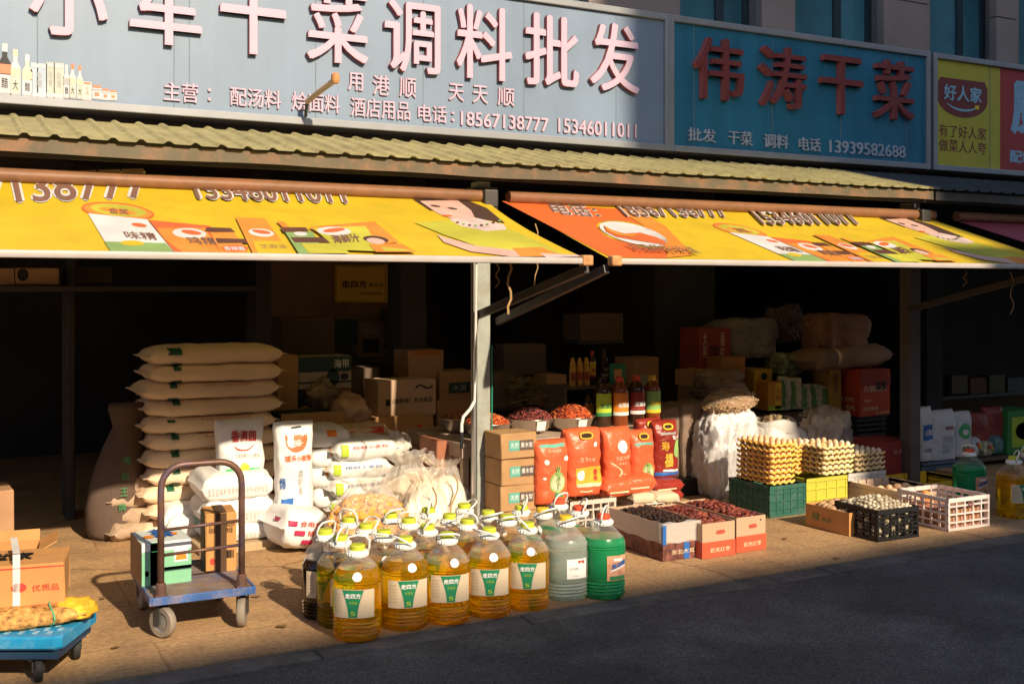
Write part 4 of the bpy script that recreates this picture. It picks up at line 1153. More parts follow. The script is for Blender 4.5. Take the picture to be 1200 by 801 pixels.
# net-wrapped bundle lying on the dolly
o_ = G(2, 724, .25)
t = thing('wrapped_bundle', 'rolled yellow net bundle tied with green cord on the blue dolly', 'bundle', (o_.x, o_.y, .213), R0 + .42)
bm = sack_geo(.62, .24, .075, 3, wr=.010, p=4); bmesh.ops.translate(bm, vec=(0, 0, .04), verts=bm.verts)
obj('roll', bm, mat('brown_speckled_netting', (.54, .27, .075), .7, var=.75, scale=34, bump=.6, bscale=60), t, smooth='full')
for sx in (-1, 1):
    bm = blob(.09, .10, .09, sx + 4, .3, sub=3); obj('net_end', bm, mat('yellow_netting', (.72, .42, .03), .6, var=.35, scale=25, bump=.6, bscale=50), t, smooth='full', loc=(sx * .30, 0, .005))
for x in (-.20, .20):
    bm = NB(); tube(bm, [(x + .01 * math.sin(k), .132 * math.cos(2 * math.pi * k / 16), .041 + .052 * math.sin(2 * math.pi * k / 16)) for k in range(16)], .004, 6, closed=True); obj('cord', bm, mat('green_cord', (.10, .38, .20), .5), t)
# big carton on the bundle
o_ = G(35, 712, .30)
big = carton('carton', 'big orange brown carton with white strap lying on the blue dolly', (o_.x - .20, o_.y + .10, .288), .70, .30, .19, CARD2, rz=R0 + .30,
       prints=[('干货食品有限', RED, 'f', .06, .60, .28, .45), ('@', RED, 'f', .69, .78, .36, .58), ('优质品', RED, 'f', .81, .97, .36, .52), ('#', RED, 'f', 0, 1, .90, .93), ('#', RED, 'f', 0, 1, .03, .05), ('香辣世家', BLACKP, 't', .25, .8, .25, .7, .03)])
bm = NB()
for f_ in (lambda a, b: (.14 + .03 * a, -.004, .237 * b), lambda a, b: (.14 + .03 * a - .05 * b, .34 * b, .2395)): quad(bm, lambda a, b, c: Vector(f_(a, b)))
obj('strap', bm, mat('white_plastic_strap', (.75, .72, .68), .4), big)
# open carton behind
o_ = P(12, 690, 6.35)
carton('open_carton', 'open carton with raised printed flap behind the strapped carton', (o_.x - .04, 6.35, 0.002), .36, .30, .30, CARD2, rz=-.12, flaps=[('b', 75, .06), ('r', 28, .10), ('l', -60, .1), ('f', -70, .10)],
       prints=[('@', GREEN, 'f', .62, .78, .42, .6), ('盐', GREEN, 'f', .25, .5, .55, .9, .02)])
x0, Y0, z0, w0, h0 = spot(-40, 17, 620, 576, Y=7.4)
carton('carton', 'plain brown carton in the shade at the far left edge', (x0, 7.4, 0.002), w0, .35, P(0, 576, 7.4).z, CARDD, rz=.05)

# ================================================================== hand trolley
rustp = mat('brown_rusty_tube', (.16, .085, .06), .45, metal=.3, var=.3, scale=14, dirt=(.05, .10, .28), dscale=6, damt=.35)
deckm = mat('worn_blue_deck_paint', (.05, .13, .36), .55, var=.3, scale=8, dirt=(.30, .22, .16), dscale=7, damt=.9)
pl, prr = P(178, 700, 5.47), P(296, 686, 5.47)
DW, DD, DZ = prr.x - pl.x, .66, .205
tx = (pl.x + prr.x) / 2
tro = thing('platform_trolley', 'worn platform trolley with rusty brown push handle and chipped blue deck', 'trolley', (tx, 5.47, 0), -.04)
bm = NB(); bx(bm, -DW / 2, DW / 2, 0, DD, DZ - .004, DZ, bev=.001); obj('deck', bm, mat('scuffed_deck_plywood', (.24, .17, .13), .7, var=.35, scale=9, dirt=(.08, .14, .30), dscale=5, damt=.8), tro)
bm = NB(); f = .032
bx(bm, -DW / 2, DW / 2, -.012, 0, DZ - f, DZ + .006, bev=.003); bx(bm, -DW / 2, DW / 2, DD, DD + .012, DZ - f, DZ + .006, bev=.003)
bx(bm, -DW / 2 - .012, -DW / 2, -.012, DD + .012, DZ - f, DZ + .006, bev=.003); bx(bm, DW / 2, DW / 2 + .012, -.012, DD + .012, DZ - f, DZ + .006, bev=.003)
for y in (.2, .44): bx(bm, -DW / 2, DW / 2, y, y + .03, DZ - f, DZ - .005)
obj('frame', bm, deckm, tro)
hx, HT = DW * .40, .835
hz_ = P(190, 546, 5.50).z
pts = [(-hx, .035, DZ + .004), (-hx, .035, hz_ - .12)] + [(-hx + .11 * (1 - math.cos(q * math.pi / 12)), .035, hz_ - .11 + .11 * math.sin(q * math.pi / 12)) for q in range(1, 7)]
pts += [(-p[0], p[1], p[2]) for p in pts[::-1]]
bm = NB(); tube(bm, pts, .0165, 12); obj('handle', bm, rustp, tro, smooth='full')
zr1, zr2 = P(230, 616, 5.5).z, P(230, 645, 5.5).z
for z in (zr1, zr2):
    bm = NB(); tube(bm, [(-hx + .016, .035, z - .006), (hx - .016, .035, z + .006)], .008, 8); obj('crossbar', bm, rustp, tro, smooth='full')
for sx in (-1, 1):
    bm = NB(); bx(bm, sx * hx - .03, sx * hx + .03, .005, .065, DZ + .001, DZ + .012); lathe(bm, [(.026, .012), (.024, .06), (.018, .065)], 12, sx * hx, .035, DZ); obj('handle_socket', bm, rustp, tro)
for x, y, a in ((-DW / 2 + .06, .05, .62), (DW / 2 - .04, .06, -.35), (-DW / 2 + .04, DD - .07, .1), (DW / 2 - .05, DD - .07, .2)): caster(tro, x, y, .076, .038, a, DZ - .032, greyrub)
# boxes riding on it
gw = mat('white_green_carton', (.62, .68, .64), .5, var=.06)
x0, Y0, z0, w0, h0 = spot(166, 224, 686, 636, Y=5.72)
gb = carton('carton', 'white and green printed carton with blue splash lid on the trolley', (x0, 5.72, DZ + .002), w0, .30, h0, gw, tape=None, seam=False, cat='carton',
       prints=[('#', mat('pale_green_print', (.22, .52, .32), .5), 'f', 0, 1, 0, .78), ('#', WHITE, 'f', 0, 1, .80, .98), ('#', mat('dark_green_tape', (.03, .16, .08), .3), 'f', .17, .31, 0, 1), ('#', mat('dark_green_tape', (.03, .16, .08)), 'f', .31, 1, .33, .40), ('@', RED, 'f', .06, .14, .22, .36), ('@', ORAP, 't', .12, .34, .30, .52), ('@', ORAP, 't', .60, .85, .40, .62), ('茶', BLUEP, 't', .30, .78, .25, .98, .10), ('@', RED, 'f', .38, .44, .64, .75), ('#', CARD, 'l', 0, 1, .02, 1)])
bm = NB(); quad(bm, fm_front(w0 * .15, w0 * .43, h0 * .5, h0 * .8, 0, .006)); obj('picture_panel', bm, WHITE, gb)
bm = NB(); tri_shape(bm, fm_front(w0 * .17, w0 * .41, h0 * .52, h0 * .78, 0, .008), [(0, .1), (1, .1), (.9, .5), (.6, .75), (.4, .75), (.1, .5)]); obj('picture', bm, ORAP, gb)
x0, Y0, z0, w0, h0 = spot(241, 277, 672, 604, Y=5.84)
carton('carton', 'taller orange brown carton with dark tape band on the trolley', (x0, 5.84, DZ + .002), w0, .21, h0, CARD2, rz=-.12, tape='VD', prints=[('@', RED, 'f', .14, .32, .12, .24), ('|', BLACKP, 'f', .66, .92, .22, .36), ('生产日期\n保质期', BLACKP, 'f', .10, .40, .66, .86, .0), ('食品名称\n净含量', BLACKP, 'f', .66, .94, .66, .86, .0), ('#', mat('dark_green_side', (.03, .09, .06), .5), 'l', .02, .98, .02, .98)])

# ================================================================== sack stacks
Ys = 7.62
xl, xr = PX(168, Ys), PX(331, Ys)
zt = P(250, 409, Ys).z
n = 11; hh = zt / n; rnd = random.Random(3)
grp = 'tan sacks in the tall stack'
shr = mat('dark_green_stamp', (.015, .10, .05), .5)
for k in range(n):
    dx = rnd.uniform(-.035, .035); ln = (xr - xl) - .03 + rnd.uniform(-.02, .02)
    i = n - 1 - k
    lab = 'topmost sack of the tall tan stack, with two green stamps' if i == 0 else '%s tan sack from the top of the tall stack behind the trolley' % ORD[i]
    lying_sack(lab, ((xl + xr) / 2 + dx, Ys + .27 + rnd.uniform(-.015, .015), k * hh), ln, .56, hh * 1.16, TSACK, rz=rnd.uniform(-.02, .02), seed=k + 1, group=grp, wr=.009,
               prints=[('#', shr, -.30, -.25, .70 if True else 0, .98, 0), ('#', shr, -.31, -.245, .02, .18, 0)] + ([('净含量 优质糯米 产地直销', mat('faint_red_brown_lettering', (.48, .24, .13), .6), -.08, .26, .70, .84, 0), ('-', MATS.get('faint_red_brown_lettering') or mat('faint_red_brown_lettering', (.48, .24, .13)), -.12, .30, .90, .93, 0)] if i in (2, 4, 5, 7) else []) if i else [('#', shr, -.34, -.25, .62, .95, 0), ('#', shr, -.31, -.245, .02, .18, 0)])
# crumpled sack ends at the left of the stack
for k in range(4):
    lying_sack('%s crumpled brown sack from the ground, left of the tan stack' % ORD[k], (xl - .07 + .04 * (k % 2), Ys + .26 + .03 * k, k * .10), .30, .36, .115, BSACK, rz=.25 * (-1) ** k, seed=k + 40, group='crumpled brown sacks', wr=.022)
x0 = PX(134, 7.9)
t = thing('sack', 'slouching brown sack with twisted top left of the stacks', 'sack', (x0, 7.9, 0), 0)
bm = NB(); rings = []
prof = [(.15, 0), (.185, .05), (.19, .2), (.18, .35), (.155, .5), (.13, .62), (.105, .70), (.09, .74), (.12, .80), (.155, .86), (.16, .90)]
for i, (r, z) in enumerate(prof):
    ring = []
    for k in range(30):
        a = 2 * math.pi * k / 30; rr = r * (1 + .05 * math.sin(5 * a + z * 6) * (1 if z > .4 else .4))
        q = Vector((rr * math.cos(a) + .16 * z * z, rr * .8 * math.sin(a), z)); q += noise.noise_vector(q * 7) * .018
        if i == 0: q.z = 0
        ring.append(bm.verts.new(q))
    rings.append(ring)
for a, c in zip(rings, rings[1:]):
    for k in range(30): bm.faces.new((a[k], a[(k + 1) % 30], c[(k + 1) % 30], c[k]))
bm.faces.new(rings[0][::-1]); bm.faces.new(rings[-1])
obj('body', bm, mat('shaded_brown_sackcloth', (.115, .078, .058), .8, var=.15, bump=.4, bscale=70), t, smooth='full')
for k in range(4):
    bm = NB(); put_text(bm, '面粉王牌'[k], lambda a, b, c: Vector((.0 + .05 * a + .012 * (3 - k), (-.135, -.155, -.165, -.168)[k] - c, .50 - k * .10 + .055 * b)), bold=.02)
    obj('character', bm, GREEN, t)
carton('carton', 'dark brown carton wedged between slouching sack and tan stack', (PX(160, 8.15), 8.15, .30), .16, .2, .16, CARDD)

# white packs in front of the stack
Yw = 7.12
board = mat('pale_plywood_board', (.46, .34, .20), .75, var=.2, scale=6, dirt=(.3, .2, .12), damt=.4)
xa_, xb_ = PX(232, Yw), PX(345, Yw)
zb_ = P(300, 634, Yw - .04).z
t = thing('low_stand', 'low plywood topped wire stand under the white bundles', 'stand', ((xa_ + xb_) / 2, Yw - .05, 0)); w_ = xb_ - xa_
bm = NB(); bx(bm, -w_ / 2, w_ / 2, 0, .5, zb_ - .085, zb_ - .002, bev=.004); obj('board', bm, board, t)
bm = NB()
for k in range(22): bx(bm, -w_ / 2 + .01 + k * (w_ - .03) / 21, -w_ / 2 + .018 + k * (w_ - .03) / 21, .02, .028, .012, zb_ - .088)
for k in range(10): bx(bm, w_ / 2 - .02, w_ / 2 - .012, .05 + k * .045, .058 + k * .045, .012, zb_ - .088)
bx(bm, -w_ / 2, w_ / 2, .015, .033, .002, .014); bx(bm, -w_ / 2, w_ / 2, .5, .515, .002, zb_ - .088)
obj('wire_grid', bm, DSTEEL, t)
film = clear_mat('milky_wrapping_film', (1, .98, .96), body=.22, gloss=.35, rough=.25, bump=.5, bscale=30)
xp0, xp1 = PX(238, Yw), PX(329, Yw)
zz = [P(280, v, Yw).z for v in (649, 617, 587, 557)]; zz[0] = zb_
for k in range(3):
    wk = (xp1 - xp0) * (1.0 - .04 * k)
    lying_sack('%s shrink wrapped white bundle from the bottom, below the upright white bag' % ORD[k], ((xp0 + xp1) / 2 + .02 * (1 - k), Yw + .23, zz[k]), wk, .46, (zz[k + 1] - zz[k]) * 1.08, WSACK, seed=60 + k, group='shrink wrapped white bundles', name='wrapped_bundle', wr=.014, p=9, seamw=.01, e=5)
    bm = NB(); rr = random.Random(k)
    for q in range(16):
        x = -wk * .42 + wk * .84 * q / 16
        put_text(bm, rr.choice(['面', '粉', '精', '制']), lambda a, b, c: Vector((x + .018 * a, -.252, (zz[k + 1] - zz[k]) * (.35 + .28 * b))), bold=0)
    root = [o for o in bpy.data.objects if o.get('label', '').startswith('%s shrink' % ORD[k])][0]
    obj('lettering', bm, mat('pale_grey_lettering', (.50, .47, .46), .6), root)
for k in range(2):   # sunlit tan sack ends, their glare painted as white sacks
    pass
for k, (u0, u1, vt, vb) in enumerate(((196, 246, 596, 622), (200, 244, 620, 650))):
    Yk = Ys - .12 - .05 * k; x0, _, z0, w0, h0 = spot(u0, u1, vb, vt, Y=Yk)
    lying_sack('%s lumpy sack painted sunlit white, low in front of the tan stack' % ('upper', 'lower')[k], (x0 + .03, Yk + .20, max(.0, z0)), w0 + .1, .42, h0 * 1.12, WSACK, seed=80 + k, rz=rnd.uniform(-.06, .06), group='sacks painted sunlit white at the foot of the stack', wr=.014,
               prints=[('#', mat('pale_green_stamp', (.35, .52, .42), .5), .0, .07, .6, .92, 0)])
carton('torn_paper_scrap', 'crumpled torn paper at the foot of the brown sacks', (0, 0, 0), .1, .1, .1) if False else None
o_ = G(170, 622); bm = blob(.10, .09, .16, 12, .5, 4, sub=4, crease=.15)
tag(obj('crumpled_paper', bm, mat('crumpled_brown_paper', (.48, .36, .28), .8, var=.3, scale=9), smooth=False, loc=(o_.x, o_.y + .1, 0)), 'crumpled torn brown paper wrapping beside the white and green carton', 'paper')

# upright white bags
x0, Y0, z0, w0, h0 = spot(262, 315, 560, 490, Y=7.14)
yel2, gr2 = YELP, mat('bright_green_print', (.08, .42, .16), .5)
zk = zz[3] - .01
standing_bag('flour_bag', 'upright white bag with smiling red swoosh on the bundles', (x0, 7.30, zk), w0 * 1.02, .17, P(290, 490, 7.30).z - zk, WSACK, seed=2, flare=.10, tilt=-.05,
             prints=[('香满园', RED, .24, .80, .60, .80, .03), ('smile', RED, .26, .76, .40, .60), ('多用途麦芯小麦粉', GREYP, .30, .86, .28, .36, .0), ('#', gr2, .12, .88, .02, .10, 0), ('@', yel2, .42, .62, .02, .20, 0, 1), ('优', DRED, .22, .30, .14, .22, .02)])
x0, Y0, z0, w0, h0 = spot(327, 371, 602, 497, Y=7.0)
standing_bag('flour_bag', 'tall narrow white bag with orange bowl mark and hand hole', (x0, 7.08, z0), w0, .16, h0, WSACK, seed=5, flare=.04, tilt=-.04,
             prints=[('bowl', mat('coral_print', (.78, .16, .06), .5), .22, .78, .66, .85), ('福', WHITE, .42, .60, .73, .80, .02, 1), ('福乐小麦粉', mat('coral_print', (.78, .16, .06)), .18, .88, .56, .63, .03), ('高\n筋\n面', GREYP, .50, .62, .20, .46, .0), ('#', BLUEP, .08, .40, .02, .16), ('爆', BLUEP, .06, .18, .26, .38, .02), ('#', BLACKP, .38, .66, .925, .945, 0)])
lb_ = G(352, 642, .02)
x0, Y0, z0, w0, h0 = spot(328, 380, 640, 602, Y=6.78)
lying_sack('white lying bag with small red printed tabs beside the jugs', (x0, 6.98, max(.02, z0 - .05)), w0 * 1.1, .40, h0 * 1.25, WSACK, seed=91, rz=.12, tilt=.18, wr=.010,
           prints=[('#', mat('crimson_print', (.45, .03, .10), .5), -.16, -.09, .60, .72, 0), ('食用盐', RED, -.07, .08, .60, .74, .02), ('#', mat('crimson_print', (.45, .03, .10)), -.10, -.03, .38, .50, 0), ('精制盐', RED, -.01, .13, .38, .52, .02), ('#', mat('crimson_print', (.45, .03, .10)), -.04, .03, .16, .28, 0)])
# white sacks in the middle
rowsA = [(362, 408, 529, 507), (362, 406, 552, 529), (363, 404, 577, 552), (364, 404, 600, 577)]
rowsB = [(398, 466, 545, 521), (396, 462, 566, 545), (394, 458, 590, 566), (396, 456, 614, 590)]
wb = 'white flour sacks behind the clear plastic bags'
for k, (u0, u1, vb, vt) in enumerate(rowsA):
    x0, Y0, z0, w0, h0 = spot(u0, u1, vb, vt, Y=7.42)
    lying_sack('%s white sack from the top of the pile beside the narrow bag' % ORD[k], (x0 + .02, 7.68, z0 if k < 3 else max(0, z0)), w0 * 1.12, .50, h0 * 1.15, WSACK, rz=.10 if k % 2 else -.03, seed=100 + k, group=wb, prints=[('#', ORAP, -.02, .05, .62, .9, 0), ('-', YELP, -.12, .12, .0, .08, 0)])
for k, (u0, u1, vb, vt) in enumerate(rowsB):
    x0, Y0, z0, w0, h0 = spot(u0, u1, vb, vt, Y=7.30)
    lying_sack('%s white sack from the top of the pile behind the clear bags' % ORD[k], (x0, 7.58, z0 if k < 3 else max(0, z0)), w0 * 1.08, .50, h0 * 1.15, WSACK, rz=-.08 if k % 2 else .04, seed=110 + k, group=wb, prints=[('精制小麦粉', RED if k == 0 else BLUEP, -.12, .15, .60, .74, .0), ('-', YELP, -.2, .2, .0, .06, 0), ('#', LIMEP, -.20, -.15, .3, .8, 0)])
x0, Y0, z0, w0, h0 = spot(408, 458, 525, 503, Y=7.62)
lying_sack('tan sack with a red printed top lying on the white sacks', (x0, 7.85, z0), w0 * 1.15, .42, h0 * 1.1, mat('pale_tan_sack', (.60, .46, .30), .6, var=.1, bump=.3), seed=120, rz=.03, prints=[('-', RED, -.15, .12, .62, .92, 0)])
x0, Y0, z0, w0, h0 = spot(458, 492, 535, 507, Y=7.35)
bm = blob(w0 / 2, .14, h0, 33, .25, 3, crease=.1); tag(obj('plastic_bag', bm, mat('shiny_silver_white_film', (.62, .57, .52), .22, var=.15, bump=.6, bscale=16, spec=.7), smooth='full', loc=(x0, 7.5, z0 - .01)), 'shiny silvery white bag right of the top white sacks', 'bag')
# tray and bag over the sacks
x0, Y0, z0, w0, h0 = spot(330, 412, 508, 486, Y=7.85)
t = thing('cardboard_tray', 'long shallow cardboard tray lying above the white sacks', 'tray', (x0, 7.85, z0 + .005)); bm = NB(); N = 20
for i in range(N):
    a0, a1 = -w0 / 2 + w0 * i / N, -w0 / 2 + w0 * (i + 1) / N; q = lambda a: .012 * math.sin(a * 38)
    bm.faces.new([bm.verts.new(v) for v in ((a0, q(a0), 0), (a1, q(a1), 0), (a1, q(a1), h0), (a0, q(a0), h0))])
bmesh.ops.remove_doubles(bm, verts=bm.verts, dist=.0004); bmesh.ops.solidify(bm, geom=bm.faces[:], thickness=-.006); obj('wall', bm, CARD, t)
bm = NB(); bx(bm, -w0 / 2, w0 / 2, .02, .3, 0, .008); bx(bm, -w0 / 2, w0 / 2, .3, .306, 0, h0); obj('base', bm, CARD, t)
bm = NB(); bx(bm, -w0 / 2 + .01, w0 / 2 - .01, .021, .298, h0 * .4, h0 * .96); obj('contents', bm, mat('dark_green_leaves', (.03, .06, .03), .8, var=.5, scale=30), t)
x0, Y0, z0, w0, h0 = spot(398, 440, 503, 468, Y=7.8)
bm = blob(w0 / 2 * 1.1, .16, h0 * 1.05, 21, .25, 2.6, crease=.06); tag(obj('plastic_bag', bm, mat('peach_filled_film', (.56, .36, .24), .3, var=.2, scale=6, bump=.5, bscale=18, spec=.6), smooth='full', loc=(x0, 7.98, z0 + .01), rz=.3), 'knotted plastic bag of peach coloured powder on the tray', 'bag')
x0, Y0, z0, w0, h0 = spot(366, 408, 490, 452, Y=8.0)
bm = blob(w0 / 2, .12, h0 * 1.15, 23, .35, 2.8, crease=.12); tag(obj('plastic_bag', bm, mat('olive_clear_film', (.22, .16, .10), .2, var=.4, scale=9, bump=.7, bscale=16, spec=.7), smooth='full', loc=(x0, 8.2, z0)), 'dim crumpled clear plastic bag behind the peach powder bag', 'bag')
# ================================================================== back of the shop, cartons in the dusk
def bcarton(label, u0, u1, vb, vt, Y, d=.3, m=CARDD, **k):
    x0, _, z0, w0, h0 = spot(u0, u1, vb, vt, Y=Y)
    return carton('carton', label, (x0, Y, z0), w0, d, h0, m, **k)
dgr = mat('dark_teal_carton', (.025, .06, .055), .6, var=.2)
# support bench behind the sacks
x0, x1 = PX(320, 8.15), PX(475, 8.15); zq = P(400, 491, 8.15).z
t = thing('back_bench', 'dark wooden bench behind the sacks holding cartons', 'bench', ((x0 + x1) / 2, 8.15, 0)); w_ = x1 - x0
bm = NB(); bx(bm, -w_ / 2, w_ / 2, 0, .8, zq - .05, zq - .004); obj('top', bm, dark2, t)
for sx in (-1, 1):
    bm = NB(); bx(bm, sx * w_ / 2 - .03, sx * w_ / 2 + .03, .05, .75, 0.002, zq - .052); obj('leg', bm, dark2, t)
bcarton('plain brown carton touching the right end of the tan stack', 325, 349, 491, 417, 8.2, m=CARD)
a = bcarton('dark green and white printed carton leaning over the tray', 350, 412, 456, 419, 8.22, .28, mat('cream_carton', (.40, .32, .24), .6), prints=[('#', dgr, 'f', 0, 1, .52, 1), ('#', dgr, 'f', 0, 1, .16, .22), ('@', dgr, 'f', .52, .76, .05, .60), ('海带', WHITE, 'f', .66, .95, .62, .9, .01), ('@', BLACKP, 'f', .78, .94, .25, .45)])
bcarton('black carton with a small tan label below the green carton', 341, 366, 488, 458, 8.22, .25, BLACKP, prints=[('#', CARD, 'f', .5, 1, 0, .4)])
bcarton('brown carton under the green and white one', 366, 412, 490, 457, 8.24, .25, CARDD)
wc = bcarton('open cream carton with a line of dark characters', 443, 511, 489, 447, 8.05, .30, mat('pale_carton', (.52, .36, .25), .7, var=.08), rz=.0, seam=False, prints=[('〈香酥果〉系列食品', BLACKP, 'f', .24, .93, .36, .50, .02), ('#', BLACKP, 'f', .13, .21, .30, .48), ('～', BLACKP, 'f', .62, .95, .72, .86, .02)])
bm = NB(); box(bm, (.0, -.05, .288), (.40, .10, .004), M=Matrix.Rotation(.3, 4, 'X')); obj('flap', bm, MATS['pale_carton'], wc) if False else bm.free()
bcarton('brown carton below the open cream carton', 440, 508, 517, 489, 8.0, .35, CARD, prints=[('@', RED, 'f', .7, .8, .3, .6)])
bcarton('lower brown carton below the cream carton', 438, 500, 545, 517, 7.98, .35, CARDD)
bcarton('brown carton with an orange torn top behind the cream carton', 478, 520, 443, 411, 8.4, .3, CARDD, prints=[('#', mat('dim_orange_print', (.45, .15, .04), .6), 'f', .1, .9, .82, 1)])
bcarton('brown carton with dark green label behind the table end', 515, 557, 470, 436, 8.35, .3, CARDD, prints=[('#', dgr, 'f', .25, .85, .25, .62), ('木耳', GREYP, 'f', .35, .75, .33, .54, .0)])
bcarton('brown carton below the green label one behind the table', 512, 558, 502, 470, 8.32, .3, CARDD)
bcarton('dark carton between the green carton and the cream carton', 412, 444, 490, 432, 8.5, .3, dark2)
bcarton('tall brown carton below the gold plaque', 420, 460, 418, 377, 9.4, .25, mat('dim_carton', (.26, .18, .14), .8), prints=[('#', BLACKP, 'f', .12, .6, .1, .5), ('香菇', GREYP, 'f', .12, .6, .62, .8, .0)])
bcarton('black carton left of the tall one below the gold plaque', 389, 419, 405, 375, 9.42, .25, dgr)
bcarton('long brown carton on the high shelf at the upper left corner', -30, 17, 334, 314, 8.5, .3, CARDD)
bcarton('brown carton with a dark round spot on the high shelf', 18, 69, 333, 314, 8.5, .3, CARDD, prints=[('@', BLACKP, 'f', .04, .30, .2, .98)])
bcarton('dim wide carton on the high shelf right of the spotted one', 82, 131, 331, 313, 8.8, .3, dark2)
x0, x1, zq = PX(-60, 8.45), PX(300, 8.45), P(40, 335, 8.45).z
bm = NB(); bx(bm, x0, x1, 8.45, 8.9, zq - .04, zq - .003); tag(obj('high_shelf', bm, dark, None), 'dark high shelf board across the left shop front', 'shelf')
x0, x1, zq = PX(380, 9.35), PX(470, 9.35), P(420, 418, 9.35).z
bm = NB(); bx(bm, x0, x1, 9.33, 9.59, zq - .03, zq - .003); tag(obj('wall_shelf', bm, dark, None), 'dark wall shelf under the tall carton below the plaque', 'shelf')
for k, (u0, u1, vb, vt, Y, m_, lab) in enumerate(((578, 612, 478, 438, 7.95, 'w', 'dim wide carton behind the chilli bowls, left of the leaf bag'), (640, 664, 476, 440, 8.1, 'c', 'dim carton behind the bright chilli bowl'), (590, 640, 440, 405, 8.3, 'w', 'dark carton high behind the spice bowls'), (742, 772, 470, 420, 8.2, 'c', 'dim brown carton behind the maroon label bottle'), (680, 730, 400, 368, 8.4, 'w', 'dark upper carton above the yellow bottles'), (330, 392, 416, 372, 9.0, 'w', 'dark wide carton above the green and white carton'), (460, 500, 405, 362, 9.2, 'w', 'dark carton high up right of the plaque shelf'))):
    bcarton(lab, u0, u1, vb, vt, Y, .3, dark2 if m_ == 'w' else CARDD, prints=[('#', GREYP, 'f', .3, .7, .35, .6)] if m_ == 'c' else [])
    x0, x1, zq = PX(u0 - 3, Y), PX(u1 + 3, Y), P(u0, vb, Y).z
    bm = NB(); bx(bm, x0, x1, Y + .005, Y + .33, zq - .025, zq - .003); tag(obj('ledge', bm, dark), 'dark ledge under the ' + lab.split(',')[0], 'shelf')
x0, _, z0, w0, h0 = spot(604, 646, 478, 446, Y=7.75)
bm = NB(); rnd = random.Random(2)
for k in range(60):
    a = rnd.uniform(-.5, .5); q = Matrix.Translation((rnd.uniform(-w0 / 2, w0 / 2) * .9, rnd.uniform(0, .2), rnd.uniform(.02, h0))) @ Matrix.Rotation(a, 4, 'Y') @ Matrix.Rotation(rnd.uniform(-.6, .6), 4, 'Z')
    box(bm, q.translation, (rnd.uniform(.08, .2), .018, .006), M=q.to_3x3().to_4x4())
tag(obj('dried_leaf_bundle', bm, [mat('dim_olive_leaf', (.22, .17, .07), .7, var=.4, scale=8)], loc=(x0, 7.75, z0)), 'untidy bundle of dim dried leaves behind the peppercorn bowl', 'dried leaves')
# gold plaque
x0, _, z0, w0, h0 = spot(395, 452, 352, 313, Y=9.55)
t = thing('wall_plaque', 'gold framed plaque with dark characters on the dark back board', 'plaque', (x0, 9.57, z0))
gold = mat('gold_plaque', (.95, .55, .09), .35, metal=.0, var=.06)
bm = NB(); bx(bm, -w0 / 2, w0 / 2, 0, .02, 0, h0); obj('panel', bm, gold, t)
bm = NB(); f = .02
for a_ in ((-w0 / 2 - f, w0 / 2 + f, -f, -.001), (-w0 / 2 - f, w0 / 2 + f, h0 + .001, h0 + f)): bx(bm, a_[0], a_[1], -.015, .02, a_[2], a_[3])
for s in (-w0 / 2 - f, w0 / 2): bx(bm, s + .001, s + f - .001, -.014, .019, 0, h0)
obj('frame', bm, mat('gold_frame', (.65, .36, .05), .35, metal=.5), t)
bm = NB(); put_text(bm, '走四方', fm_front(-w0 * .40, w0 * .12, h0 * .38, h0 * .60, 0, .004), bold=.03); obj('lettering', bm, mat('dark_brown_lettering', (.08, .03, .01), .6), t); bm = NB(); put_text(bm, '食用油', fm_front(w0 * .16, w0 * .46, h0 * .40, h0 * .52, 0, .004), bold=0)
obj('lettering', bm, MATS['dark_brown_lettering'], t); bm = NB(); put_text(bm, '特约经销商', fm_front(-w0 * .02, w0 * .44, h0 * .16, h0 * .25, 0, .004), bold=0); obj('lettering', bm, mat('dark_brown_lettering', (.08, .03, .01), .6), t)

# ================================================================== clear bags among the jugs and sacks
puff = mat('orange_puffed_snack', (.75, .36, .07), .6, var=.25, scale=18)
x0, Y0 = PX(431, 6.55), 6.55; ztop = P(431, 566, 6.55).z
t = thing('snack_bag', 'clear plastic bag full of orange puffed snacks behind the jugs', 'bag', (x0, 6.55, 0))
rnd = random.Random(5); bm = NB()
bmesh.ops.create_icosphere(bm, subdivisions=2, radius=1, matrix=Matrix.Translation((0, 0, ztop * .42)) @ Matrix.Diagonal((.24, .14, ztop * .40, 1)))
for k in range(420):
    a, ph = rnd.uniform(0, 6.28), math.acos(rnd.uniform(-.9, 1)); q = Vector((math.sin(ph) * math.cos(a) * .25, math.sin(ph) * math.sin(a) * .15, ztop * .42 + math.cos(ph) * ztop * .41))
    r = bmesh.ops.create_icosphere(bm, subdivisions=1, radius=rnd.uniform(.018, .03), matrix=Matrix.Translation(q) @ Matrix.Rotation(rnd.uniform(0, 3), 4, 'X') @ Matrix.Diagonal((1.4, 1, .8, 1)))
so = obj('puffed_snack', bm, puff, t, smooth='full'); so['kind'] = 'stuff'
bagc = clear_mat('crinkled_clear_film', (1, .98, .95), body=.16, gloss=.30, rough=.10, bump=.9, bscale=14)
bm = tied_bag(.29, .19, ztop * 1.10, 8, .90, .10); obj('film', bm, bagc, t, smooth='full')
milky = clear_mat('milky_plastic_film', (1, .95, .88), body=.24, gloss=.45, rough=.10, bump=1.0, bscale=18)
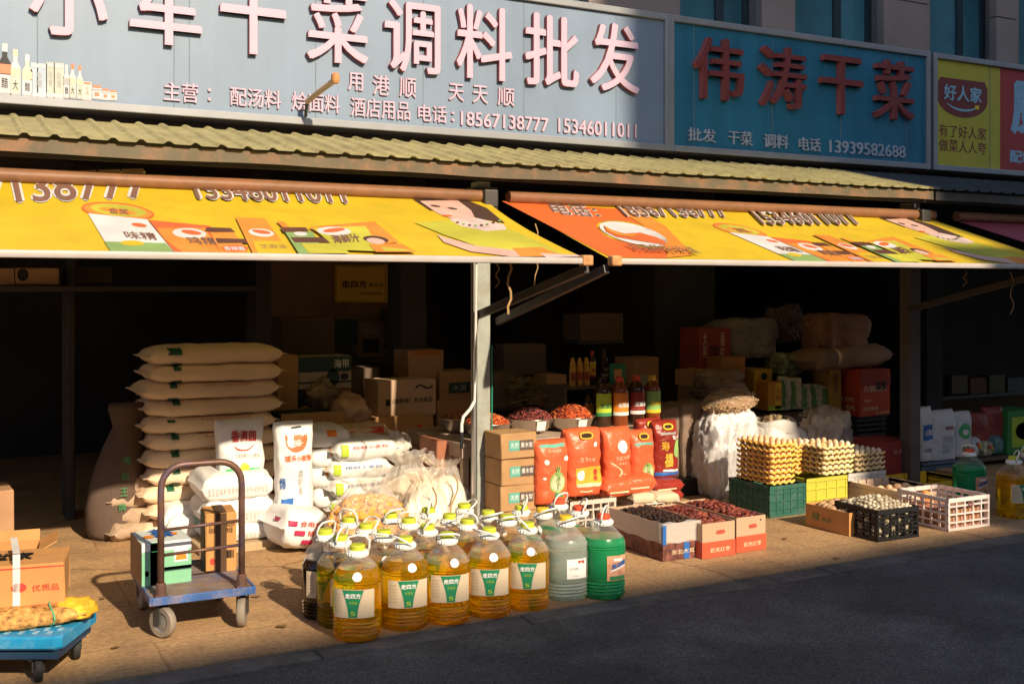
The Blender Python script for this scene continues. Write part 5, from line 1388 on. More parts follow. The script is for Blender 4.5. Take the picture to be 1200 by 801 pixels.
for k, (u, vt, Y, rx, ry, lab) in enumerate(((478, 532, 6.95, .27, .22, 'large milky clear bag of pale chips behind the orange snacks'), (520, 536, 6.9, .23, .2, 'large milky clear bag leaning on the table end'), (497, 552, 6.62, .20, .17, 'lower milky clear bag in front of the two larger ones'))):
    zt_ = P(u, vt, Y).z; t = thing('plastic_bag', lab, 'bag', (PX(u, Y), Y, 0))
    bm = blob(rx * .88, ry * .88, zt_ * .78, 50 + k, .12, 2.0, crease=.02); obj('contents', bm, mat('pale_cream_chips', (.86, .79, .70), .7, var=.12, scale=26, bump=.6, bscale=40), t, smooth='full')
    bm = tied_bag(rx, ry, zt_ * 1.02, 60 + k, .88, .14); obj('film', bm, milky, t, smooth='full')
    bm = NB(); tube(bm, [(-.02 + .03 * math.sin(q), -ry * .98 - .01, zt_ * (.85 - .1 * q)) for q in range(6)], .006, 6); obj('drawstring', bm, mat('tan_string', (.40, .28, .15), .8), t)

# ================================================================== table with bowls and bottles
TZ = .63; TY = 6.78
tw = mat('grey_weathered_wood', (.38, .29, .22), .75, var=.25, scale=5, dirt=(.22, .15, .10), damt=.5)
tx0, tx1 = P(540, 519, TY).x, PX(776, TY)
TL = tx1 - tx0
t = thing('display_table', 'weathered wooden display table holding bowls and sauce bottles', 'table', (tx0, TY, 0))
bm = NB()
for k in range(4): bx(bm, 0, TL, k * .24, k * .24 + .236, TZ - .03, TZ, bev=.003)
obj('top', bm, tw, t)
bm = NB(); bx(bm, .015, TL - .02, .012, .03, TZ - .10, TZ - .032); bx(bm, .012, .03, .035, .93, TZ - .10, TZ - .032); obj('apron', bm, tw, t)
for x, y in ((.03, .03), (.03, .88), (TL - .08, .03), (TL - .08, .88), (TL * .5, .03)):
    bm = NB(); bx(bm, x, x + .045, y, y + .045, .002, TZ - .031); obj('leg', bm, tw, t)
bcarton('perforated red brown carton under the left end of the table', 512, 546, 600, 517, 7.0, .3, mat('red_brown_carton', (.34, .13, .07), .7, var=.15), prints=[('@', CARDIN, 'l', .1 + .2 * (k % 5), .2 + .2 * (k % 5), .15 + .18 * (k // 5), .23 + .18 * (k // 5)) for k in range(15)])
steel_b = mat('brushed_bowl_steel', (.62, .58, .54), .28, metal=.95, var=.08, dirt=(.3, .22, .16), damt=.3)
chil = [mat('red_chilli_flake', (.42, .07, .02), .6, var=.3), mat('orange_chilli_flake', (.55, .16, .04), .6, var=.3), mat('dark_chilli_flake', (.22, .035, .02), .6)]
pepc = [mat('dark_red_peppercorn', (.16, .035, .03), .6, var=.3), mat('red_peppercorn', (.30, .06, .05), .6), mat('black_peppercorn', (.05, .02, .02), .6)]
star = [mat('brown_spice', (.24, .09, .03), .7, var=.3), mat('orange_brown_spice', (.42, .16, .05), .7)]
for u, Y, R_, hp, mm, lab, hl, paper in ((539, 7.34, .16, .05, star, 'steel bowl farthest left at the back of the table', 'brown spice heaped in the farthest left bowl', 0), (571, 6.98, .175, .07, chil, 'steel bowl with orange chilli behind the post', 'orange red chilli flakes heaped in the bowl behind the post', 0),
                             (621, 7.08, .18, .085, pepc, 'steel bowl of dark red peppercorns with white paper tag', 'dark red peppercorns heaped in a steel bowl', 1), (669, 7.02, .175, .10, chil, 'steel bowl of bright chilli flakes beside the sauce bottles', 'bright red chilli flakes heaped beside the sauce bottles', 1)):
    x0 = PX(u, Y); t = thing('steel_bowl', lab, 'bowl', (x0, Y, TZ + .001), 0, 'steel spice bowls'); hb = .105
    bm = NB(); lathe(bm, [(R_ * .5, 0), (R_ * .62, .008), (R_ * .85, .045), (R_ * .96, hb * .9), (R_ * 1.04, hb), (R_ * 1.05, hb + .004), (R_ * .97, hb + .001), (R_ * .93, hb * .9), (R_ * .82, .05), (R_ * .55, .014)], 36); obj('body', bm, steel_b, t, smooth='full')
    if paper:
        bm = NB()
        mp = lambda a, b: (R_ * (.90 + .10 * b) * math.sin(-.22 + .42 * a) , -R_ * (.90 + .10 * b) * math.cos(-.22 + .42 * a) - .004, .03 + .068 * b)
        quad(bm, lambda a, b, c: Vector(mp(a, b)), nx=4, nz=2); obj('paper_tag', bm, WHITE, t)
    heap('spice_heap', hl, 'spice', (x0, Y, TZ + hb - .012), R_ * .93, R_ * .93, hp, mm, 420, .008, seed=int(u), long_=1.5)
# sauce bottles
btl = mat('dark_sauce_glass', (.045, .022, .012), .08, var=.1, spec=.7)
amb2 = mat('red_amber_bottle', (.22, .055, .015), .1, var=.1, spec=.7)
def bottle(label, u, Y, hgt, R_, body, lm, capm, txt, tm, z=TZ + .001, group='sauce bottles on the table'):
    t = thing('sauce_bottle', label, 'bottle', (PX(u, Y), Y, z), 0, group)
    bm = NB(); lathe(bm, [(R_ * .9, 0), (R_, .01), (R_ * .96, hgt * .16), (R_, hgt * .20), (R_, hgt * .68), (R_ * .95, hgt * .75), (R_ * .6, hgt * .85), (R_ * .40, hgt * .89), (R_ * .40, hgt * .92)], 24); obj('body', bm, body, t, smooth=True)
    bm = NB(); lathe(bm, [(R_ * .48, hgt * .90), (R_ * .48, hgt * .99), (R_ * .42, hgt)], 16); obj('cap', bm, capm, t, smooth=True)
    bm = NB(); tube(bm, [(R_ * .6 * math.cos(q * math.pi / 8), -.004, hgt * (.86 + .0) + R_ * .35 * math.sin(q * math.pi / 8)) for q in range(0, 9)], .005, 6); obj('handle', bm, capm, t, smooth='full')
    cy = lambda a, b, c: Vector(((R_ + .002 + c) * math.sin(a / R_), -(R_ + .002 + c) * math.cos(a / R_), b))
    bm = NB(); quad(bm, lambda a, b, c: cy(-R_ * 1.3 + R_ * 2.6 * a, hgt * (.24 + .44 * b), c), nx=16); lb = obj('label', bm, lm, t, smooth='full')
    bm = NB(); put_text(bm, txt, lambda a, b, c: cy(-R_ * .75 + R_ * 1.5 * a, hgt * (.38 + .10 * b), .002), bold=.03); obj('lettering', bm, tm, lb)
    bm = NB(); quad(bm, lambda a, b, c: cy(-R_ * 1.3 + R_ * 2.6 * a, hgt * (.22 + .07 * b), .001), nx=12); obj('stripe', bm, tm, lb)
    return t
hb_ = P(726, 441, 7.12).z - TZ
bottle('sauce bottle with a lime green label nearest the chilli bowl', 706, 7.12, hb_, .067, btl, LIMEP, btl, '生抽王', GREEN)
bottle('sauce bottle with an orange label, second from the chilli bowl', 726, 7.10, hb_ * 1.0, .067, amb2, ORAP, capr, '老陈醋', WHITE)
bottle('sauce bottle with a maroon label between the orange and green ones', 745.5, 7.12, hb_ * 1.0, .067, btl, mat('maroon_label', (.28, .04, .03), .5), capr, '豆瓣酱', WHITE)
bottle('sauce bottle with a light green label at the table end', 764, 7.14, hb_ * .98, .066, amb2, mat('light_green_label', (.26, .50, .14), .5), capy, '花椒油', YELP)
bottle('small dark bottle with an orange label behind the chilli bowl', 689, 7.36, .22, .035, btl, mat('dim_orange_label', (.40, .13, .03), .5), btl, '酱', YELP, group=None)
# step shelf behind
zs = P(690, 452, 7.5).z; xs0, xs1 = PX(660, 7.5), PX(745, 7.5)
t = thing('step_shelf', 'dark wooden step shelf behind the sauce bottles', 'shelf', (xs0, 7.48, TZ)); wq = xs1 - xs0
bm = NB(); bx(bm, 0, wq, 0, .3, zs - TZ - .02, zs - TZ - .001); obj('board', bm, dark2, t)
for x in (0, wq - .02):
    bm = NB(); bx(bm, x, x + .02, .01, .29, .002, zs - TZ - .021); obj('side', bm, dark2, t)
yb = mat('yellow_orange_bottle', (.62, .34, .03), .35, var=.12)
for k, u in enumerate((671, 679, 687)):
    t = thing('yellow_bottle', '%s yellow bottle from the left on the step shelf' % ORD[k], 'bottle', (PX(u, 7.56), 7.56, zs), 0, 'yellow bottles on the step shelf')
    hq = P(u, 419, 7.56).z - zs
    bm = NB(); lathe(bm, [(.024, 0), (.027, .01), (.027, hq * .62), (.022, hq * .7), (.026, hq * .76), (.014, hq * .92), (.014, hq)], 14); obj('body', bm, yb, t, smooth=True)
    bm = NB(); quad(bm, lambda a, b, c: Vector((.0285 * math.sin(-1.1 + 2.2 * a), -.0285 * math.cos(-1.1 + 2.2 * a), hq * (.2 + .3 * b))), nx=6); obj('label', bm, mat('dim_red_label', (.35, .07, .03), .5), t)
bottle('slim amber bottle with yellow label on the step shelf', 694, 7.62, P(694, 411, 7.62).z - zs, .028, btl, YELP, capr, '香', RED, z=zs, group=None)
bottle('dark brown bottle on the step shelf left of the green card', 708, 7.64, P(708, 409, 7.64).z - zs, .032, btl, btl, btl, '油', GREYP, z=zs, group=None)
x0, _, z0, w0, h0 = spot(715, 733, 452, 428, Y=7.52)
bm = NB(); bx(bm, -w0 / 2, w0 / 2, 0, .01, 0, h0); t = tag(obj('green_card', bm, mat('dark_green_card', (.03, .20, .09), .5), loc=(x0, 7.52, zs + .001)), 'small green card with an orange square on the step shelf', 'card')
bm = NB(); bx(bm, -w0 * .25, w0 * .25, -.002, -.0004, h0 * .25, h0 * .72); obj('square', bm, mat('pale_orange_square', (.62, .32, .12), .5), t)
# three cartons with charcoal labels
Yb = 6.40
xb0, xb1 = PX(588, Yb), PX(629, Yb); zt3 = P(608, 507, Yb).z; hs = .171
grp = 'small cartons with two colour labels'
labs = ['hidden lowest small carton under the stack beside the post', 'lowest visible small carton with teal and brown label beside the post', 'middle small carton of three with teal and brown labels', 'topmost small carton with teal and brown label beside the post']
zc = .0
for k in range(4):
    hk = hs if k else zt3 - 3 * hs
    carton('carton', labs[k], ((xb0 + xb1) / 2 - .006 * (k % 2) , Yb, .002 + (0 if k == 0 else zt3 - (4 - k) * hs)), xb1 - xb0, .24, hk - .003, CARD, rz=(.02, -.02, .015, -.01)[k], group=grp,
           prints=[('#', mat('sea_green_label', (.12, .40, .33), .5), 'f', .22, .52, .32, .72), ('#', mat('brown_grey_label', (.12, .09, .075), .5), 'f', .52, .92, .32, .72), ('天然', WHITE, 'f', .26, .49, .42, .64, .0), ('果木炭', WHITE, 'f', .55, .89, .42, .64, .02)])

# ================================================================== red rice bags on white crates
wcr = mat('dirty_white_crate_plastic', (.62, .56, .48), .5, var=.08, dirt=(.42, .32, .22), dscale=6, damt=.5)
def wbox(name, label, ua, ub, vb, Yf, d, ht, m, **k):
    x0, x1 = PX(ua, Yf), PX(ub, Yf)
    return crate(name, label, ((x0 + x1) / 2, Yf, .002), x1 - x0, d, ht, m, **k)
wbox('crate', 'dirty white crate under the two left red rice bags', 668, 722, 0, 6.30, .34, .262, wcr, nx=6, nz=4)
wbox('crate', 'dirty white crate under the slumped red bags behind the date boxes', 742, 796, 0, 6.36, .36, .20, wcr, nx=6, nz=4)
oy = mat('golden_bag_print', (.75, .42, .05), .5, var=.15)
leaf = mat('rice_green_print', (.30, .50, .16), .5, var=.2)
cream = mat('cream_bag_print', (.75, .62, .40), .5, var=.15)
def rbag(label, u0, u1, vb, vt, Y, d, m, **k):
    x0, _, z0, w0, h0 = spot(u0, u1, vb, vt, Y=Y)
    return standing_bag('rice_bag', label, (x0, Y + d / 2, z0), w0, d, h0, m, group='red rice bags', **k)
rbag('orange red rice bag with a green and white oval, leftmost', 630, 669, 592, 519, 6.34, .17, ORED, seed=1, tilt=.03, prints=[('#', TEALP, .14, .86, .90, .95), ('东北珍珠米', cream, .34, .70, .83, .88), ('@', leaf, .34, .80, .16, .52), ('@', cream, .38, .76, .20, .48, 0, 1), ('米', leaf, .50, .66, .34, .62, .05, 2), ('稻花\n香', GREEN, .54, .66, .22, .36, .0, 2), ('#', GREEN, .46, .78, .10, .16), ('@', WHITE, .78, .92, .68, .76), ('@', WHITE, .22, .34, .64, .72), ('@', WHITE, .16, .26, .40, .44)])
rbag('orange red rice bag with a yellow panel and gold handle', 667, 709, 583, 505, 6.40, .18, ORED, seed=2, handle=oy, p=5, prints=[('五常大米', cream, .30, .72, .52, .58, .0), ('#', oy, .18, .92, .16, .44), ('#', cream, .20, .90, .14, .19, 0, 1), ('@', WHITE, .20, .40, .24, .40, 0, 1), ('香\n米', RED, .66, .78, .22, .40, .03, 1), ('#', cream, .30, .62, .06, .08), ('@', WHITE, .66, .76, .74, .80)])
rbag('orange red rice bag with a white disc and swirling lines', 710, 744, 583, 503, 6.46, .17, ORED, seed=3, prints=[('@', WHITE, .42, .76, .64, .82), ('长粒大米', cream, .34, .84, .54, .60, .02), ('珍珠米', cream, .44, .74, .47, .51, .02), ('wave', cream, .02, .60, .06, .50), ('wave', cream, .40, .95, .02, .34), ('@', oy, .10, .30, .10, .22)])
rbag('orange red rice bag with green oval, right of the swirl bag', 741, 771, 578, 506, 6.50, .17, ORED, seed=4, handle=oy, prints=[('#', TEALP, .14, .86, .76, .80), ('@', leaf, .36, .82, .14, .48), ('@', cream, .42, .76, .20, .44, 0, 1), ('米', leaf, .50, .68, .28, .50, .05, 2)])
rbag('dark red shiny bag with yellow handle and gold figures', 769, 799, 560, 495, 6.55, .16, DRED, seed=5, handle=YELP, prints=[('#', GREYP, .2, .8, .76, .80), ('福', oy, .30, .62, .18, .44, .05), ('寿', oy, .2, .5, .48, .64, .03), ('#', BLUEP, .05, .9, .03, .09), ('@', leaf, .66, .96, .34, .66), ('#', WHITE, .3, .85, .10, .14), ('香米', WHITE, .6, .92, .66, .74, .02)])
rbag('dark red shiny bag half hidden behind the yellow handled one', 750, 780, 560, 492, 6.78, .14, DRED, seed=6, handle=YELP)
for k, (u0, u1, vb, vt, Y, m, lab) in enumerate(((712, 748, 586, 566, 6.34, ORED, 'flat orange red bag slumped under the swirl bag'), (736, 772, 580, 562, 6.34, ORED, 'flat orange red bag slumped under the green oval bag'), (768, 804, 580, 566, 6.42, DRED, 'upper flat dark red packet under the dark shiny bag'), (770, 803, 590, 579, 6.41, DRED, 'lower flat dark red packet under the dark shiny bag'), (745, 770, 593, 580, 6.33, creaml, 'pale cream packet on the crate edge, left one'), (771, 797, 592, 580, 6.33, creaml, 'pale cream packet on the crate edge, right one'))):
    x0, _, z0, w0, h0 = spot(u0, u1, vb, vt, Y=Y)
    lying_sack(lab, (x0, Y + .14, z0), w0, .26, h0 * 1.1, m, seed=140 + k, wr=.010, seamw=.01, prints=[] if m is creaml else [('-', cream, -w0 * .4, w0 * .2, .3, .4, 0)])
# ================================================================== oil jugs
proto_oil = jug('x', amber, capg)
proto_soy = jug('x', soy, capg, lab='oil')
proto_white = jug('x', cloudy, capy, fill=.325, lab='white')
proto_green = jug('x', greenl, capr, fill=.325, lab='green')
proto_green_y = jug('x', greenl, capy, fill=.30, lab='green')
used = set()
def place_jug(p, u, v, label, rz=0.0, group='oil jugs'):
    q = G(u, v, .432)
    if p.name in used: r = dup(p, (q.x, q.y, .001), rz, label, group)
    else:
        used.add(p.name); r = p; r.location = (q.x, q.y, .001); r.rotation_euler = (0, 0, rz); r['label'] = label; r['group'] = group
    for c in r.children:
        nm = c.name.split('.')[0]
        if nm == 'handle':
            q_ = Matrix.Rotation(random.uniform(-1.3, 1.3), 3, 'Z') @ Matrix.Rotation(random.choice((random.uniform(-.15, .5), random.uniform(.5, 1.05))), 3, 'X'); pv = Vector((0, 0, .402))
            c.rotation_euler = q_.to_euler(); c.location = pv - q_ @ pv
        if nm == 'liquid': c.scale = (1, 1, random.uniform(.90, 1.015))
    return r
rows = [('front row by the kerb', [(419, 640), (475, 631), (524, 626), (573, 620), (618, 614)], -.30),
        ('second row of jugs', [(399, 629), (450, 623), (501, 616.5), (548, 610), (594, 605)], -.2),
        ('third row of jugs', [(429, 615.5), (479, 609), (527, 604), (572, 600), (611, 594)], .2),
        ('back row of jugs, by the bags', [(409, 608), (458, 603), (502, 597), (544, 592)], .3)]
for rn, pts, rz in rows:
    for k, (u, v) in enumerate(pts):
        place_jug(proto_oil, u, v, 'amber oil jug with cream label, %s from the left in the %s' % (ORD[k], rn) if False else '%s amber oil jug from the left in the %s' % (ORD[k], rn), rz + random.uniform(-.30, .24) * (1 if 'front' in rn else 1.6), 'amber oil jugs')
place_jug(proto_soy, 381, 622, 'dark soy sauce jug at the left end of the oil jugs', -.3, 'dark jugs')
place_jug(proto_white, 663, 606, 'cloudy white detergent jug with yellow cap beside the green jug', -.2, None)
place_jug(proto_green, 707, 604.5, 'green detergent jug with a red cap and orange label, at the right end', -.2, 'green detergent jugs')
place_jug(proto_green, 679, 594.5, 'red capped green jug behind the cloudy and green jugs', .5, 'green detergent jugs')
place_jug(proto_green_y, 636, 597, 'yellow capped green jug behind the cloudy white jug', .4, 'green detergent jugs')
place_jug(proto_green, 655, 587, 'red capped green jug farthest back by the white crate', .3, 'green detergent jugs')
q = place_jug(proto_green, 1136, 527, 'shaded green jug beside the blue grey basket at the far right', -.3, 'green detergent jugs')
place_jug(proto_oil, 1188, 536, 'shaded amber oil jug at the right edge of the picture', -.2, 'amber oil jugs')
q2 = place_jug(proto_oil, 1204, 528, 'shaded amber oil jug cut by the right edge behind the other', -.2, 'amber oil jugs')

# ================================================================== date boxes
redc = mat('coral_red_carton', (.62, .10, .05), .5, var=.08)
upc = mat('pale_tan_carton', (.50, .34, .22), .7, var=.08, bump=.15)
date = [mat('dark_red_date', (.20, .04, .025), .45, var=.3), mat('brown_red_date', (.28, .07, .04), .5, var=.3), mat('deep_maroon_date', (.10, .02, .02), .5)]
blackf = [mat('black_fungus', (.02, .014, .012), .6, var=.4), mat('dark_brown_fungus', (.045, .02, .014), .6)]
filmc = clear_mat('grey_film_liner', (.95, .97, 1), body=.30, gloss=.3, rough=.2, bump=.6, bscale=20)
for k, (ua, va, ub, lab, cont, cl) in enumerate(((777, 658, 820, 'left date carton, wrapped in grey film and full of black fungus', blackf, 'black dried fungus heaped in the left open carton'), (823, 655, 861, 'middle open carton of red dates with an oval hand hole', date, 'dried red dates heaped in the middle carton'), (863, 648, 897, 'right open carton of red dates with an oval hand hole', date, 'dried red dates heaped in the right carton'))):
    p = G(ua, va); x1 = PX(ub, p.y); w0 = x1 - p.x; h0 = P((ua + ub) / 2, 612 if k < 2 else 605, p.y).z * 1.0; d0 = .62 if k else .60
    t = carton('date_carton', lab, (p.x + w0 / 2, p.y, .002), w0, d0, h0, upc, flaps=[], group='open cartons of dried fruit')
    bm = NB(); e = .0035; q = h0 * .46
    bx(bm, -w0 / 2 - e, w0 / 2 + e, -e, .0, 0.001, q); bx(bm, -w0 / 2 - e, -w0 / 2, .0005, d0, 0.001, q); obj('red_band', bm, redc if k else mat('patterned_dark_band', (.16, .06, .05), .5, var=.8, scale=25), t)
    bm = NB(); put_text(bm, '若羌红枣' if k else '东北木耳', fm_front(-w0 * .28, w0 * .34, q * .32, q * .62, -e, .002), bold=.02); obj('lettering', bm, cream, t)
    if k:
        bm = NB(); tri_shape(bm, fm_front(-w0 * .08, w0 * .2, h0 * .66, h0 * .78, 0, .002), [(.5 + .5 * math.copysign(abs(math.cos(a)) ** .5, math.cos(a)), .5 + .5 * math.sin(a)) for a in [q_ * math.pi / 12 for q_ in range(24)]]); obj('hand_hole', bm, mat('red_hand_hole', (.45, .08, .05), .6), t)
    else:
        bm = NB(); g_ = []
        for j in range(5):
            g_.append([bm.verts.new((x + .004 * math.sin(x * 90), y, h0 * (.48 + .14 * j) + .008 * math.sin(x * 40 + y * 30))) for x, y in [(-w0 / 2 - .012, d0 * (1 - i / 12)) for i in range(13)] + [(-w0 / 2 + w0 * i / 10, -.012) for i in range(11)]])
        for j in range(4):
            for i in range(len(g_[0]) - 1): bm.faces.new((g_[j][i], g_[j][i + 1], g_[j + 1][i + 1], g_[j + 1][i]))
        obj('film_liner', bm, filmc, t, smooth='full')
        bm = NB(); bx(bm, -w0 / 2 - .014, -w0 / 2 + .012, -.018, -.0135, h0 * .45, h0 * .98); obj('blue_tape', bm, BLUEP, t)
        bm = NB(); bx(bm, w0 * .05, w0 * .2, -.006, -.0036, .002, q); obj('blue_stripe', bm, BLUEP, t)
    heap('dried_fruit', cl, 'dried fruit', (p.x + w0 / 2, p.y + d0 / 2, h0 - .045), w0 / 2 - .01, d0 / 2 - .012, .06, cont, 520 if k else 700, .014 if k else .010, seed=k, sqr=True, long_=1.5)

# ================================================================== eggs on trays
eggm = mat('brown_egg', (.78, .50, .29), .45, var=.12, scale=3)
eggw = mat('pale_egg', (.74, .64, .52), .45, var=.08, scale=3)
def egg_me(m, R_=.021, nm='egg'):
    bm = NB(); lathe(bm, [(.0012, -R_ * 1.18)] + [(R_ * math.sin(a) * (1 - .08 * math.cos(a)), -R_ * 1.2 * math.cos(a) * (1.0 if math.cos(a) > 0 else 1.12)) for a in [math.pi * k / 9 for k in range(1, 9)]] + [(.0012, R_ * 1.32)], 12)
    bmesh.ops.recalc_face_normals(bm, faces=bm.faces); me = bpy.data.meshes.new(nm); bm.to_mesh(me); bm.free(); me.materials.append(m)
    for p in me.polygons: p.use_smooth = True
    return me
EB, EW = egg_me(eggm), egg_me(eggw)
ortray = mat('orange_pulp_tray', (.88, .52, .10), .75, var=.15, scale=12, bump=.3)
crtray = mat('cream_pulp_tray', (.80, .62, .30), .8, var=.15, scale=12, bump=.3)
def tray_me(m, w, d, nx=6, ny=5):
    bm = NB(); r = 4; NX, NY = nx * r, ny * r; g = []
    for j in range(NY + 1):
        row = []
        for i in range(NX + 1):
            a, b_ = i / r, j / r
            z = .019 + .0075 * (math.cos(2 * math.pi * a) + math.cos(2 * math.pi * b_))
            row.append(bm.verts.new((w * (i / NX - .5), d * (j / NY), z)))
        g.append(row)
    for j in range(NY):
        for i in range(NX): bm.faces.new((g[j][i], g[j][i + 1], g[j + 1][i + 1], g[j + 1][i]))
    rim = [v for v in bm.verts if v.is_boundary]
    for e in [e for e in bm.edges if e.is_boundary]:
        q = [bm.verts.new((v.co.x * 1.012, (v.co.y - d / 2) * 1.012 + d / 2, v.co.z - .016)) for v in e.verts]
        bm.faces.new((e.verts[0], e.verts[1], q[1], q[0]))
    bmesh.ops.remove_doubles(bm, verts=bm.verts, dist=.0003)
    bmesh.ops.solidify(bm, geom=bm.faces[:], thickness=.003)
    bmesh.ops.recalc_face_normals(bm, faces=bm.faces)
    me = bpy.data.meshes.new('egg_tray'); bm.to_mesh(me); bm.free(); me.materials.append(m)
    for p in me.polygons: p.use_smooth = True
    return me
gcr = mat('dark_green_crate_plastic', (.03, .12, .09), .5, var=.1, dirt=(.20, .22, .18), dscale=9, damt=.35)
ycr = mat('lime_yellow_crate_plastic', (.52, .50, .06), .5, var=.1, dirt=(.35, .30, .12), damt=.4)
wcr2 = mat('grey_white_crate_plastic', (.60, .58, .56), .5, var=.08)
pcr = mat('pinkish_white_crate_plastic', (.78, .66, .62), .45, var=.06, dirt=(.55, .42, .36), dscale=7, damt=.3)
bcr = mat('black_crate_plastic', (.018, .018, .02), .4, var=.2)
ylcr = mat('bright_yellow_crate_plastic', (.72, .46, .03), .45, var=.08)
def gcrate(label, ua, va, ub, vt, d, m, **k):
    p = G(ua, va); x1 = PX(ub, p.y); h0 = P((ua + ub) / 2, vt, p.y).z
    crate('crate', label, ((p.x + x1) / 2, p.y, .002), x1 - p.x, d, h0, m, **k)
    return (p.x + x1) / 2, p.y, x1 - p.x, h0
cg = gcrate('dark green crate under the tall orange egg stacks', 902, 607, 944, 568, .46, gcr, nx=5, nz=4, solid=True)
cy_ = gcrate('lime yellow crate under the cream egg stack', 945, 600, 993, 559, .36, ycr, nx=4, nz=3, solid=True)
cw = gcrate('grey white crate under the right egg stack', 994, 588, 1038, 553, .34, wcr2, nx=5, nz=3, prints=[('#', redl_m, .42, .70, .45, .62)], solid=True)
EGGS = [0]
def egg_stack(u0, u1, Y, zb, vt, n, m, d, em, word, nx, ny, top_eggs, grp):
    x0, x1 = PX(u0, Y), PX(u1, Y); w0 = x1 - x0; zt_ = P((u0 + u1) / 2, vt, Y).z; pit = (zt_ - zb - .03) / n
    me = tray_me(m, w0, d, nx, ny); rr = random.Random(int(u0))
    for k in range(n):
        jx, jy = rr.uniform(-.006, .006), rr.uniform(-.006, .006)
        lab = 'top egg tray of the %s' % word if k == n - 1 else '%s egg tray from the bottom of the %s at the right' % (ORD[k], word)
        tag(obj('egg_tray', me, None, loc=((x0 + x1) / 2 + jx, Y + jy, zb + k * pit)), lab, 'egg tray', 'stacked egg trays')
        for i in range(nx):
            for j in range(ny):
                if k < n - 1 and i > 0 and j > 0: continue
                if k == n - 1 and rr.random() > top_eggs: continue
                e = bpy.data.objects.new('egg', EW if (em == 'w' or (em == 'm' and rr.random() < .5)) else EB); C.objects.link(e); EGGS[0] += 1
                e.location = ((x0 + x1) / 2 + jx + w0 * ((i + .5) / nx - .5), Y + jy + d * (j + .5) / ny, zb + k * pit + (.026 if k == n - 1 else .022))
                e.scale = (rr.uniform(.9, 1.04) * min(1, w0 / nx / .046),) * 3
                e.rotation_euler = (rr.uniform(-.2, .2), rr.uniform(-.2, .2), 0)
                tag(e, 'egg sitting in the %s' % word, 'egg', grp)
egg_stack(904, 931, cg[1] + .0, cg[3] + .004, 513, 8, ortray, .38, 'b', 'left orange egg stack', 4, 6, .97, 'eggs of the left orange stack')
egg_stack(932, 962, cg[1] + .28, cg[3] + .004, 516, 7, ortray, .24, 'b', 'second orange egg stack', 5, 4, .95, 'eggs of the second orange stack')
egg_stack(966, 1000, cy_[1] + .02, cy_[3] + .004, 516, 6, crtray, .32, 'm', 'cream egg stack', 5, 5, .9, 'eggs of the cream stack')
egg_stack(1003, 1036, cw[1] + .02, cw[3] + .004, 524, 4, crtray, .30, 'w', 'low pale egg stack', 5, 5, 1, 'eggs of the low pale stack')

# ================================================================== potatoes, quail eggs, more crates at the front right
p = G(997, 629); bw = .33; bd = p.y
# brown carton with potatoes: its left side faces us
pb = G(945, 616); dpt = (pb - p).length
xr_ = PX(1030, p.y)
hbx = P(945, 590, pb.y).z
pot = [mat('pale_potato', (.62, .40, .22), .6, var=.15), mat('tan_potato', (.52, .31, .16), .65, var=.15)]
ang = math.atan2(pb.x - p.x, pb.y - p.y)
t = carton('open_carton', 'open brown carton of potatoes behind the black crate', (p.x + .20, p.y + .02, .002), .40, dpt, hbx, CARD2, rz=-ang * .6, flaps=[], prints=[('绿', GREEN, 'l', .16, .34, .34, .70, .0), ('食品', GREEN, 'l', .38, .60, .38, .56, .0)])
bm = NB(); bx(bm, -.195, .195, dpt * .45, dpt * .45 + .006, hbx * .5, hbx + .0); obj('divider', bm, CARD, t)
rr = random.Random(9)
pm = []
for m in pot:
    bm = NB(); bmesh.ops.create_icosphere(bm, subdivisions=2, radius=.042)
    for v in bm.verts: v.co = Vector((v.co.x * 1.2, v.co.y, v.co.z * .9)) * (1 + .12 * noise.noise(v.co * 25 + Vector((len(pm) * 5, 0, 0))))
    me = bpy.data.meshes.new('potato'); bm.to_mesh(me); bm.free(); me.materials.append(m)
    for q in me.polygons: q.use_smooth = True
    pm.append(me)
M_ = Matrix.Translation(t.location) @ Matrix.Rotation(t.rotation_euler.z, 4, 'Z')
for i in range(4):
    for j in range(8):
        q = M_ @ Vector((-.15 + i * .095 + rr.uniform(-.01, .01), .05 + j * (dpt - .09) / 7.5 + rr.uniform(-.01, .01), hbx - .045 + rr.uniform(-.005, .035)))
        e = bpy.data.objects.new('potato', pm[rr.randrange(2)]); C.objects.link(e); e.location = q; e.rotation_euler = (rr.uniform(-1, 1), rr.uniform(-1, 1), rr.uniform(0, 6)); e.scale = (rr.uniform(.8, 1.05),) * 3
        tag(e, 'round tan potato in the open brown carton', 'potato', 'potatoes in the brown carton')
# black crate with quail eggs
p = G(1029, 635.5); x1 = PX(1076, p.y); w0 = x1 - p.x; h0 = P(1050, 596, p.y).z; dq = .40
crate('crate', 'black lattice crate full of speckled quail eggs', (p.x + w0 / 2, p.y, .002), w0, dq, h0, bcr, nx=6, nz=4, diag=True, rz=-.03)
qm = [egg_me(mat('cream_quail_egg', (.66, .58, .42), .45, var=.1, scale=5, dirt=(.10, .06, .04), dscale=60, damt=.9), .0165, 'quail_egg'), egg_me(mat('dark_quail_egg', (.45, .38, .26), .45, dirt=(.06, .04, .03), dscale=50, damt=.95), .0165, 'quail_egg')]
def quail(x, y, z, lab):
    e = bpy.data.objects.new('quail_egg', qm[rr.randrange(2)]); C.objects.link(e); e.location = (x, y, z); e.rotation_euler = (rr.uniform(-1.4, 1.4), rr.uniform(-1.4, 1.4), rr.uniform(0, 6)); e.scale = (rr.uniform(.92, 1.12),) * 3
    tag(e, lab, 'quail egg', 'quail eggs in the black crate')
nxq, nyq = int(w0 / .040), int(dq / .040)
